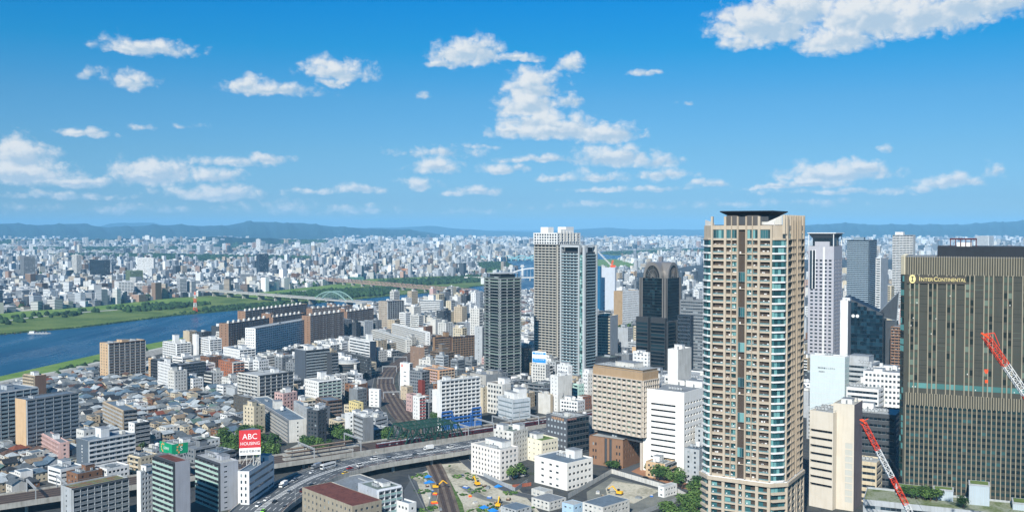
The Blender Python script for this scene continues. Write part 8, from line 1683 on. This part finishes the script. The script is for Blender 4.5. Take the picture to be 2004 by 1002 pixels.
for p, q in (((0, 0), (1.6, 2.2)), ((1.6, 2.2), (1.1, 3.4)), ((0, 0), (1.8, -1.4)), ((.6, .4), (1.9, .5))): mb.beam(P(a + p[0], z + p[1], .08), P(a + q[0], z + q[1], .08), .5, INK, .1)
mb.build('emblem', r)
# blue netting round the lower floors of the white tower
hh = next(h for h in HERO if h[6].startswith('white apartment tower with blue netting')); o = empty('safety_netting', (hh[0], hh[1], 0), -hh[4], 'blue safety netting and scaffold strips round the lower floors of the white tower', 'netting'); fo_ = faces_of(hh[2], hh[3])
for f in range(6):
    P, L, rz = fo_['R']; z = 1 + f * 2.75
    for a, b in ((.0, .26), (.30, .72), (.76, 1.0)):
        if f >= 4 and a == .30: continue
        mb = MB(); p = [(L * a, z), (L * b, z), (L * b, z + (1.3 if f else 2.4)), (L * a, z + (1.3 if f else 2.4))]; mb.face([P(u, v, 2.0) for u, v in p], BLUE, .5); mb.face([P(u, v, 1.95) for u, v in p][::-1], BLUE, .5)
        if f < 5:
            for u in (a, b): mb.beam(P(L * u, z, 1.98), P(L * u, z + 2.7, 1.98), .5, BLUE)
        mb.build('net_strip', o)
# ---- cranes
def jib(mb_, p, q, w, parent, step=13.5, first=REDW):
    p, q = Vector(p), Vector(q); d = q - p; L = d.length; d.normalize(); n = int(L / step + .999)
    for i in range(n):
        m = (REDW, WHITE)[i % 2] if first is REDW else (WHITE, REDW)[i % 2]; mb = MB(); a = p + d * step * i; b = p + d * min(L, step * (i + 1)); lattice(mb, a, b, w, 2.6, .26, .15, m); mb.build('jib_section', parent)
def crane_near():
    Y = 432.0; tip = Vector((kx(1689, 826) * Y, Y, zat(826, Y))); low = Vector((kx(1782, 1004) * Y, Y, zat(1004, Y))); d = low - tip; foot = tip + d * ((tip.z - 3) / (tip.z - low.z)); o = empty('crawler_crane', (foot.x, foot.y, 0), 0, 'red and white lattice crane jib leaning left in front of the beige lift tower', 'crane'); f = foot
    jib(None, tip - f + Vector((0, 0, 0)) + Vector((0, 0, f.z)), Vector((0, 0, 3)), 2.0, o); mb = MB(); t = Vector((tip.x - f.x, tip.y - f.y, tip.z)); mb.beam(t + Vector((-1.4, 0, 1.2)), t + Vector((1.2, 0, -.6)), .5, ORNG); mb.beam(t + Vector((-.3, -.7, .9)), t + Vector((-.3, .7, .9)), .9, ORNG); mb.beam(t + Vector((0, 0, .5)), t + Vector((2.2, 0, 1.6)), .2, ORNG); mb.build('jib_head', o)
    mb = MB(); mb.box(-3, -2.6, .8, 6, 2.6, 3.8, ORNG); mb.build('cab', o); mb = MB(); mb.box(-4, -3.4, 0, 4, -2.2, 1.2, DGREY); mb.box(-4, 2.2, 0, 4, 3.4, 1.2, DGREY); mb.build('track', o); mb = MB(); mb.beam(t + Vector((1, 0, 1.2)), (7, 0, 7), .1, DGREY); mb.beam((5, 0, 3), (7, 0, 7), .3, ORNG); mb.build('stay_cable', o)
crane_near()
def crane_far():
    Y = 372.0; tip = Vector((kx(1928, 656) * Y, Y, zat(656, Y))); low = Vector((kx(2030, 805) * Y, Y, zat(805, Y))); o = empty('tower_crane', (low.x + 1, low.y, 0), 0, 'red and white crane jib in front of the hotel tower with an orange hook flag', 'crane'); b = Vector((low.x + 1, low.y, 0)); jib(None, tip - b, low - b, 2.2, o)
    for i in range(6): mb = MB(); z0, z1 = low.z * i / 6, low.z * (i + 1) / 6; lattice(mb, (0, 0, z0), (0, 0, z1), 2.2, 3, .3, .16, (REDW, WHITE)[i % 2]); mb.build('mast_section', o)
    mb = MB(); mb.box(-2, -2, low.z, 6, 2, low.z + 3, ORNG); mb.build('machine_house', o); t = tip - b; mb = MB(); mb.beam(t + Vector((-1.4, 0, .8)), t + Vector((1.4, 0, -.8)), .7, ORNG); mb.beam(t + Vector((0, 0, .5)), t + Vector((3.4, 0, .9)), .3, REDW); mb.beam(t + Vector((3.4, 0, .9)), t + Vector((5.4, 0, -4.0)), .25, REDW); mb.build('jib_head', o)
    hk = MB(); x = kx(1930.5, 730) * Y - b.x; z = zat(727, Y); hk.beam((t.x, 0, t.z), (x, 0, z), .06, DGREY); hk.beam((x, 0, z), (x, 0, zat(745, Y)), .06, DGREY); hk.face([(x - .8, 0, z + .9), (x + .7, 0, z + .8), (x + .5, 0, z - .5), (x - .1, .1, z - .9), (x - .7, 0, z - .2)], ORNG, .5); hk.box(x - .5, -.2, zat(749, Y), x + .5, .2, zat(743, Y), ORNG); hk.build('hook_block', o)
crane_far()
c = (kx(1197, 520) * 1625, 1625, zat(524, 1625) - 4); o = empty('tower_crane', c, 0, 'small red climbing crane on top of the azure and grey tower', 'crane'); mb = MB(); lattice(mb, (0, 0, 0), (0, 0, 7), 2.4, 3, .5, .3, ORNG); mb.build('mast', o); mb = MB(); lattice(mb, (0, 0, 7), (-22, 0, 30), 1.8, 4, .45, .3, WHITE); mb.build('jib', o); mb = MB(); lattice(mb, (0, 0, 7), (2, 0, 16), 2, 3, .5, .3, ORNG); mb.box(-2, -2, 5, 6, 2, 8, ORNG); mb.build('machine_house', o)
# ---- building site
def excavator(px, py, rz, lbl):
    p = gp(px, py); o = empty('excavator', (*p, .2), rz, lbl, 'excavator', 'yellow excavators on the building site'); mb = MB(); mb.box(-1.9, -1.5, 0, 1.9, -.9, .9, DGREY); mb.box(-1.9, .9, 0, 1.9, 1.5, .9, DGREY); mb.build('track', o); mb = MB(); mb.box(-2, -1.4, .95, 1.4, 1.4, 2.1, YEL); mb.build('body', o); mb = MB(); mb.box(.2, -1.3, 2.1, 1.5, -.2, 3.2, CG); mb.build('cab', o)
    mb = MB(); mb.beam((1.2, .3, 1.8), (4.4, .3, 4.8), .6, YEL); mb.beam((4.4, .3, 4.8), (7.2, .3, 2.6), .45, YEL); mb.build('arm', o); mb = MB(); mb.box(6.6, -.3, 1.4, 7.7, .9, 2.7, DGREY); mb.build('bucket', o)
excavator(1212, 968, 2.6, 'yellow excavator with its arm stretched in the excavated pit'); excavator(853, 956, .2, 'yellow excavator on the gravel yard left of the single track'); excavator(934, 950, 2.0, 'yellow excavator beside the white six storey office'); excavator(975, 992, 1.4, 'yellow excavator near the blue tarpaulin tents')
def fence(pix, hgt, m, lbl, seg=3.0):
    P = [Vector(gp(*p)) for p in pix]; o = empty('hoarding', (P[0].x, P[0].y, 0), 0, lbl, 'fence'); mb = MB()
    for a, b in zip(P, P[1:]):
        n = max(1, int((b - a).length / seg))
        for i in range(n): q0 = a.lerp(b, i / n) - P[0]; q1 = a.lerp(b, (i + .97) / n) - P[0]; mb.beam((q0.x, q0.y, hgt / 2), (q1.x, q1.y, hgt / 2), .08, m, hgt)
    mb.build('panel', o); mb = MB(); mb.box(-.08, -.08, 0, .08, .08, hgt + .2, STEEL); pm_ = mb.mesh('post')
    for a, b in zip(P, P[1:]):
        n = max(1, int((b - a).length / 6))
        for i in range(n): q = a.lerp(b, i / n) - P[0]; link('post', pm_, o, (q.x, q.y, 0))
fence([(1112, 975), (1197, 926), (1320, 962), (1345, 975)], 3, OFFW, 'white hoarding round the excavated pit with the excavator'); fence([(1238, 1014), (1332, 978)], 2.5, LGREY, 'grey fence on the near right side of the pit'); fence([(932, 925), (1008, 962), (1032, 945)], 2.6, LGREY, 'pale site fence in front of the six storey office'); fence([(1002, 955), (1040, 950)], 2.2, mat('rusty_fence', '#9a5a44', dirt=.2), 'rust coloured fence left of the broad white office'); fence([(800, 935), (832, 1000)], 2, MGREY, 'grey fence along the side road by the gravel yard')
for i, (xc, yb, yt, xl, xr, m, rm, lb) in enumerate(((1075, 1000, 982, 1040, 1108, OFFW, ROOFG, 'long white site office with a grey flat roof below the broad white office'), (1122, 1012, 988, 1100, 1142, mat('blue_white', '#a9c4d8', dirt=.08), ROOFL, 'bluish container office beside the pit hoarding'), (1180, 1022, 992, 1140, 1232, OFFW, ROOFB, 'white site office block along the bottom edge below the pit'), (1066, 975, 962, 1040, 1082, OFFW, ROOFL, 'low pale lean-to at the foot of the broad white office'), (1300, 974, 953, 1288, 1325, WHITE, ROOFL, 'white site cabin at the right end of the pit'), (1010, 1015, 998, 980, 1040, LGREY, ROOFB, 'flat grey site shed at the bottom edge beside the tarpaulins'))):
    T('site_office', lb, 'site office', (xc, yb, yt, xl, xr, th(46)), m, WNS(bay=3, ww=1.6, wh=1, fh=3, top=.2), WNS(bay=3, ww=1.6, wh=1, fh=3, top=.2), rm=rm, par=.1, parts=True)
TARP = mat('blue_tarpaulin', '#2b7fc9', rough=.5, dirt=.1)
for i, (px_, py_, w, d, lb) in enumerate(((948, 994, 5, 4, 'blue tarpaulin tent on the bare site, left one'), (965, 1000, 5, 5, 'blue tarpaulin tent at the bottom edge of the site, right one'), (838, 934, 5, 3, 'blue sheet over a heap on the gravel yard, nearest the bridge'), (840, 945, 7, 3, 'long blue sheet over a heap in the middle of the gravel yard'), (975, 953, 5, 3, 'teal sheet on the site beside the hoarding'))):
    p = gp(px_, py_); mb = MB(); mb.face([(-w / 2, -d / 2, .3), (w / 2, -d / 2, .3), (0, 0, 1.9)], TARP, .5); mb.face([(w / 2, -d / 2, .3), (w / 2, d / 2, .3), (0, 0, 1.9)], TARP, .5); mb.face([(w / 2, d / 2, .3), (-w / 2, d / 2, .3), (0, 0, 1.9)], TARP, .5); mb.face([(-w / 2, d / 2, .3), (-w / 2, -d / 2, .3), (0, 0, 1.9)], TARP, .5)
    for sx, sy in ((-1, -1), (1, -1), (1, 1), (-1, 1)): mb.box(sx * w / 2 - .05, sy * d / 2 - .05, 0, sx * w / 2 + .05, sy * d / 2 + .05, .3, STEEL)
    tag(mb.build('tarpaulin', None, (p[0], p[1], .1), .6), lb, 'tarpaulin', 'blue tarpaulins on the building site')
for i, (px_, py_) in enumerate(((940, 948), (948, 952), (955, 955), (846, 962), (852, 968), (985, 996), (970, 985), (862, 998), (912, 955), (920, 972), (930, 985), (995, 978), (1003, 986), (958, 975), (850, 985), (842, 975), (836, 952), (1250, 975), (1275, 972), (1215, 985), (1170, 965), (1180, 972))):
    p = gp(px_, py_); s = .9 + (i % 3) * .5; mb = MB(); mb.box(-s, -s * .6, 0, s, s * .6, .9, (OFFW, DBROWN, STEEL, BLUE, ORNG)[i % 5]); mb.box(-s * .8, -s * .4, .9, s * .8, s * .4, 1.3, (LGREY, BEIGE, MGREY, OFFW, YEL)[i % 5]); l, _d = place_label(f'{("white", "brown", "steel grey", "blue", "orange")[i % 5]} stack of site materials', p[0], p[1]); tag(mb.build('material_stack', None, (*p, .1), i * .7), l, 'material stack', 'stacks of materials on the building site')
# ---- planted roof of the low building before the hotel
def garden():
    t = rad(24); k0 = kx(1770, 700); Y0 = 506.0; A = Vector((k0 * Y0, Y0)); u = Vector((math.cos(t), -math.sin(t))); v = Vector((math.sin(t), math.cos(t))); w, d, h = 102.0, 26.0, 27.0; c = A + u * 34 - v * (d / 2 + 3)
    r = tower_of('podium_building', 'low building with a planted roof terrace at the foot of the hotel', 'building', dict(x=c.x, y=c.y, w=w, d=d, th=t, h=h), LGREY, BND(fh=4), BLK(), rm=tone_mat('terrace_garden', ['4c5c38', '66704a', '8b8f7e', '59663f'], .12, .8), par=1.0)
    P = lambda a, b: (c + u * a + v * b)
    for a, b, ww, dd, hh, lb in ((-15, 7, 9, 6, 5, 'pale ribbed rooftop room with a planted top, middle one before the hotel'), (1, 6, 9, 8, 9.5, 'tallest pale ribbed rooftop room before the hotel'), (-30, 9, 14, 5, 4, 'low glazed rooftop room behind the roof trees'), (24, 5, 17, 9, 3, 'long planted rooftop bed box before the hotel')):
        p = P(a, b); o = empty('rooftop_room', (p.x, p.y, h - 1), -t, lb, 'roof room'); mb = MB(); mb.box(-ww / 2, -dd / 2, 0, ww / 2, dd / 2, hh, mat('pale_ribbed', '#a9b6bd', dirt=.06)); mb.build('wall', o); mb = MB()
        for i in range(int(ww / .8)): x = -ww / 2 + (i + .5) * .8; mb.box(x - .08, -dd / 2 - .12, 0, x + .08, -dd / 2, hh, FRAME)
        mb.build('ribs', o); mb = MB(); mb.box(-ww / 2 - .2, -dd / 2 - .2, hh, ww / 2 + .2, dd / 2 + .2, hh + .6, LGREY); mb.build('cornice', o); mb = MB(); mb.face([(-ww / 2 + .5, -dd / 2 + .5, hh + .61), (ww / 2 - .5, -dd / 2 + .5, hh + .61), (ww / 2 - .5, dd / 2 - .5, hh + .61), (-ww / 2 + .5, dd / 2 - .5, hh + .61)], GRASS, .5); mb.build('planting', o)
    p = P(42, 2); o = empty('glass_lattice', (p.x, p.y, 0), -t, 'tall glass and steel lattice structure in the lower right corner', 'structure'); mb = MB()
    for a in (-6, -2, 2, 6):
        for b in (-3, 3): mb.beam((a, b, h - 1), (a, b, h + 17 - abs(a) * .5), .5, LGREY)
    for z in np.arange(h + 2, h + 16, 3.4):
        for b in (-3, 3): mb.beam((-6, b, z), (6, b, z), .3, LGREY)
        for a in (-6, 6): mb.beam((a, -3, z), (a, 3, z), .3, LGREY)
    mb.build('frame', o); mb = MB()
    for a in (-6, -2, 2):
        for z in np.arange(h + 2, h + 12, 3.4): mb.face([(a + .3, -3.05, z + .2), (a + 3.7, -3.05, z + .2), (a + 3.7, -3.05, z + 3.2), (a + .3, -3.05, z + 3.2)], mat('lattice_glass', '#6e8fa5', rough=.1, spec=.7, dirt=.03))
    mb.build('glass_pane', o); mb = MB(); mb.box(-10.5, -1, h - 1, -8.8, 1, h + 19, NAVY); mb.build('navy_pier', o)
    return P, h
GP, GH = garden()
# ---- trees
def tree_protos(n, seed):
    out = []
    for i in range(n):
        rr = random.Random(seed + i); h = 1.0; tr = MB(); tr.cyl(0, 0, 0, .42, .045, DBROWN, 6, .03)
        for k in range(4): a = k * 1.6 + rr.random(); tr.beam((0, 0, .28 + k * .03), (math.cos(a) * .25, math.sin(a) * .25, .55 + rr.random() * .15), .03, DBROWN)
        cr = MB(); blobs = [(rr.uniform(-.26, .26), rr.uniform(-.26, .26), rr.uniform(.42, .8), rr.uniform(.16, .27)) for _ in range(9)] + [(0, 0, .62, .3)]
        for bx_, by_, bz, br in blobs:
            for _ in range(46):
                a, e = rr.uniform(0, 6.28), rr.uniform(-.7, 1.5); q = br * rr.uniform(.7, 1.08); p = Vector((bx_ + q * math.cos(a) * math.cos(e), by_ + q * math.sin(a) * math.cos(e), bz + q * math.sin(e))); n_ = Vector((math.cos(a) * math.cos(e) + rr.uniform(-.5, .5), math.sin(a) * math.cos(e) + rr.uniform(-.5, .5), math.sin(e) + .4 + rr.uniform(-.5, .5))).normalized(); u = n_.orthogonal().normalized(); w = n_.cross(u); s = rr.uniform(.035, .075); an_ = rr.uniform(0, 6.28); u, w = u * math.cos(an_) + w * math.sin(an_), w * math.cos(an_) - u * math.sin(an_)
                cr.face([tuple(p + u * s), tuple(p + w * s * .8), tuple(p - u * s), tuple(p - w * s * .8)], LEAF, rr.random() * .5)
        out.append((tr.mesh('trunk'), cr.mesh('crown')))
    return out
TP = tree_protos(5, 50); TC = [0]
def tree(x, y, z, h, lbl, grp, wide=1.0):
    i = TC[0] % 5; TC[0] += 1; o = empty('tree', (x, y, z), R_.uniform(0, 6.28), lbl, 'tree', grp); s = h * 1.1
    for nm, me in zip(('trunk', 'crown'), TP[i]): c = link(nm, me, o); c.scale = (s * wide, s * wide, s)
rt = random.Random(4)
for i in range(12): p = GP(-33 + i * 1.5 + rt.uniform(-.4, .4), 2.0 + (i % 2) * 2.4 + rt.uniform(-.6, .6)); l, _d = place_label('round dark tree on the planted roof terrace' if i % 2 else 'small clipped tree on the planted roof terrace', p.x, p.y); tree(p.x, p.y, GH - 1, rt.uniform(4.6, 6.2), l, 'trees on the planted roof', 1.25)
for a in (-6, 31): p = GP(a, -6); l, _d = place_label('broad tree on the planted roof terrace', p.x, p.y); tree(p.x, p.y, GH - 1, 5.5, l, 'trees on the planted roof', 1.3)
def scatter(pix, n, h0, h1, what, grp, pad=2.0):
    P = [gp(*p) for p in pix]; k = 0; tries = 0; xs_, ys_ = [p[0] for p in P], [p[1] for p in P]
    while k < n and tries < n * 30:
        tries += 1; x, y = rt.uniform(min(xs_), max(xs_)), rt.uniform(min(ys_), max(ys_))
        if not inpoly(np.array([x]), np.array([y]), P)[0] or not clearof(np.array([x]), np.array([y]), pad)[0]: continue
        hgt = rt.uniform(h0, h1); l, _d = place_label(f'{"tall" if hgt > (h0 + h1) / 2 else "short"} {what}', x, y); tree(x, y, 0, hgt, l, grp, rt.uniform(.95, 1.3)); k += 1
scatter([(425, 868), (500, 852), (520, 872), (560, 876), (545, 896), (500, 905), (430, 892)], 46, 6, 11, 'dark green park tree', 'trees of the small park')
scatter([(590, 872), (690, 878), (690, 884), (600, 892)], 14, 4, 8, 'bushy park tree', 'trees of the small park'); scatter([(655, 850), (695, 858), (690, 872), (650, 868)], 8, 6, 10, 'round tree near the clearing', 'trees of the small park')
scatter([(735, 862), (775, 850), (800, 870), (760, 880)], 7, 6, 10, 'tree beside the green truss', 'trees beside the tracks', 0); scatter([(848, 820), (870, 826), (866, 842), (850, 838)], 3, 6, 9, 'tree beside the blue netted tower', 'trees beside the tracks', 0)
scatter([(1262, 915), (1300, 925), (1368, 950), (1360, 968), (1280, 945)], 14, 6, 10, 'street tree below the ribbon window office', 'street trees by the white office', .5)
scatter([(1300, 985), (1372, 970), (1372, 1040), (1290, 1040)], 26, 6, 10, 'leafy tree at the foot of the tan tower', 'trees at the foot of the tan tower', .5); scatter([(1185, 905), (1230, 905), (1225, 922), (1190, 922)], 4, 5, 7, 'small tree before the brick podium', 'street trees by the white office', .5)
scatter([(1700, 725), (1760, 722), (1764, 735), (1700, 738)], 8, 10, 15, 'tree in the gap beside the hotel', 'trees beside the hotel', .5); scatter([(1212, 655), (1252, 655), (1250, 680), (1214, 680)], 5, 18, 26, 'tall pointed tree left of the arched tower', 'trees left of the arched tower', 1)
scatter([(1000, 930), (1018, 925), (1018, 950), (1000, 950)], 4, 5, 9, 'tree beside the six storey office', 'street trees by the white office', .5); scatter([(0, 940), (120, 900), (300, 880), (300, 900), (120, 930), (0, 960)], 10, 4, 7, 'garden tree between low houses', 'garden trees among the houses', 1.0); scatter([(790, 650), (835, 640), (840, 648), (800, 660)], 14, 6, 11, 'tree in front of the long low slabs', 'trees by the long low slabs', 1)
# ---- the air: one even box of haze round everything
x0, x1, y0, y1, z0, z1 = -26000, 26000, -300, 34000, -6, 420
mb = MB(); mb.box(x0, y0, z0, x1, y1, z1, WHITE); me = mb.mesh('haze'); me.materials.clear(); m = bpy.data.materials.new('haze_air'); m.use_nodes = True; t = m.node_tree; t.nodes.clear(); pv = N(t, 'ShaderNodeVolumePrincipled'); pv.inputs['Color'].default_value = (.27, .64, .98, 1); pv.inputs['Density'].default_value = 5e-5; pv.inputs['Anisotropy'].default_value = -0.2; ou = N(t, 'ShaderNodeOutputMaterial'); t.links.new(pv.outputs[0], ou.inputs['Volume']); me.materials.append(m); tag(link('haze', me), kind='stuff')
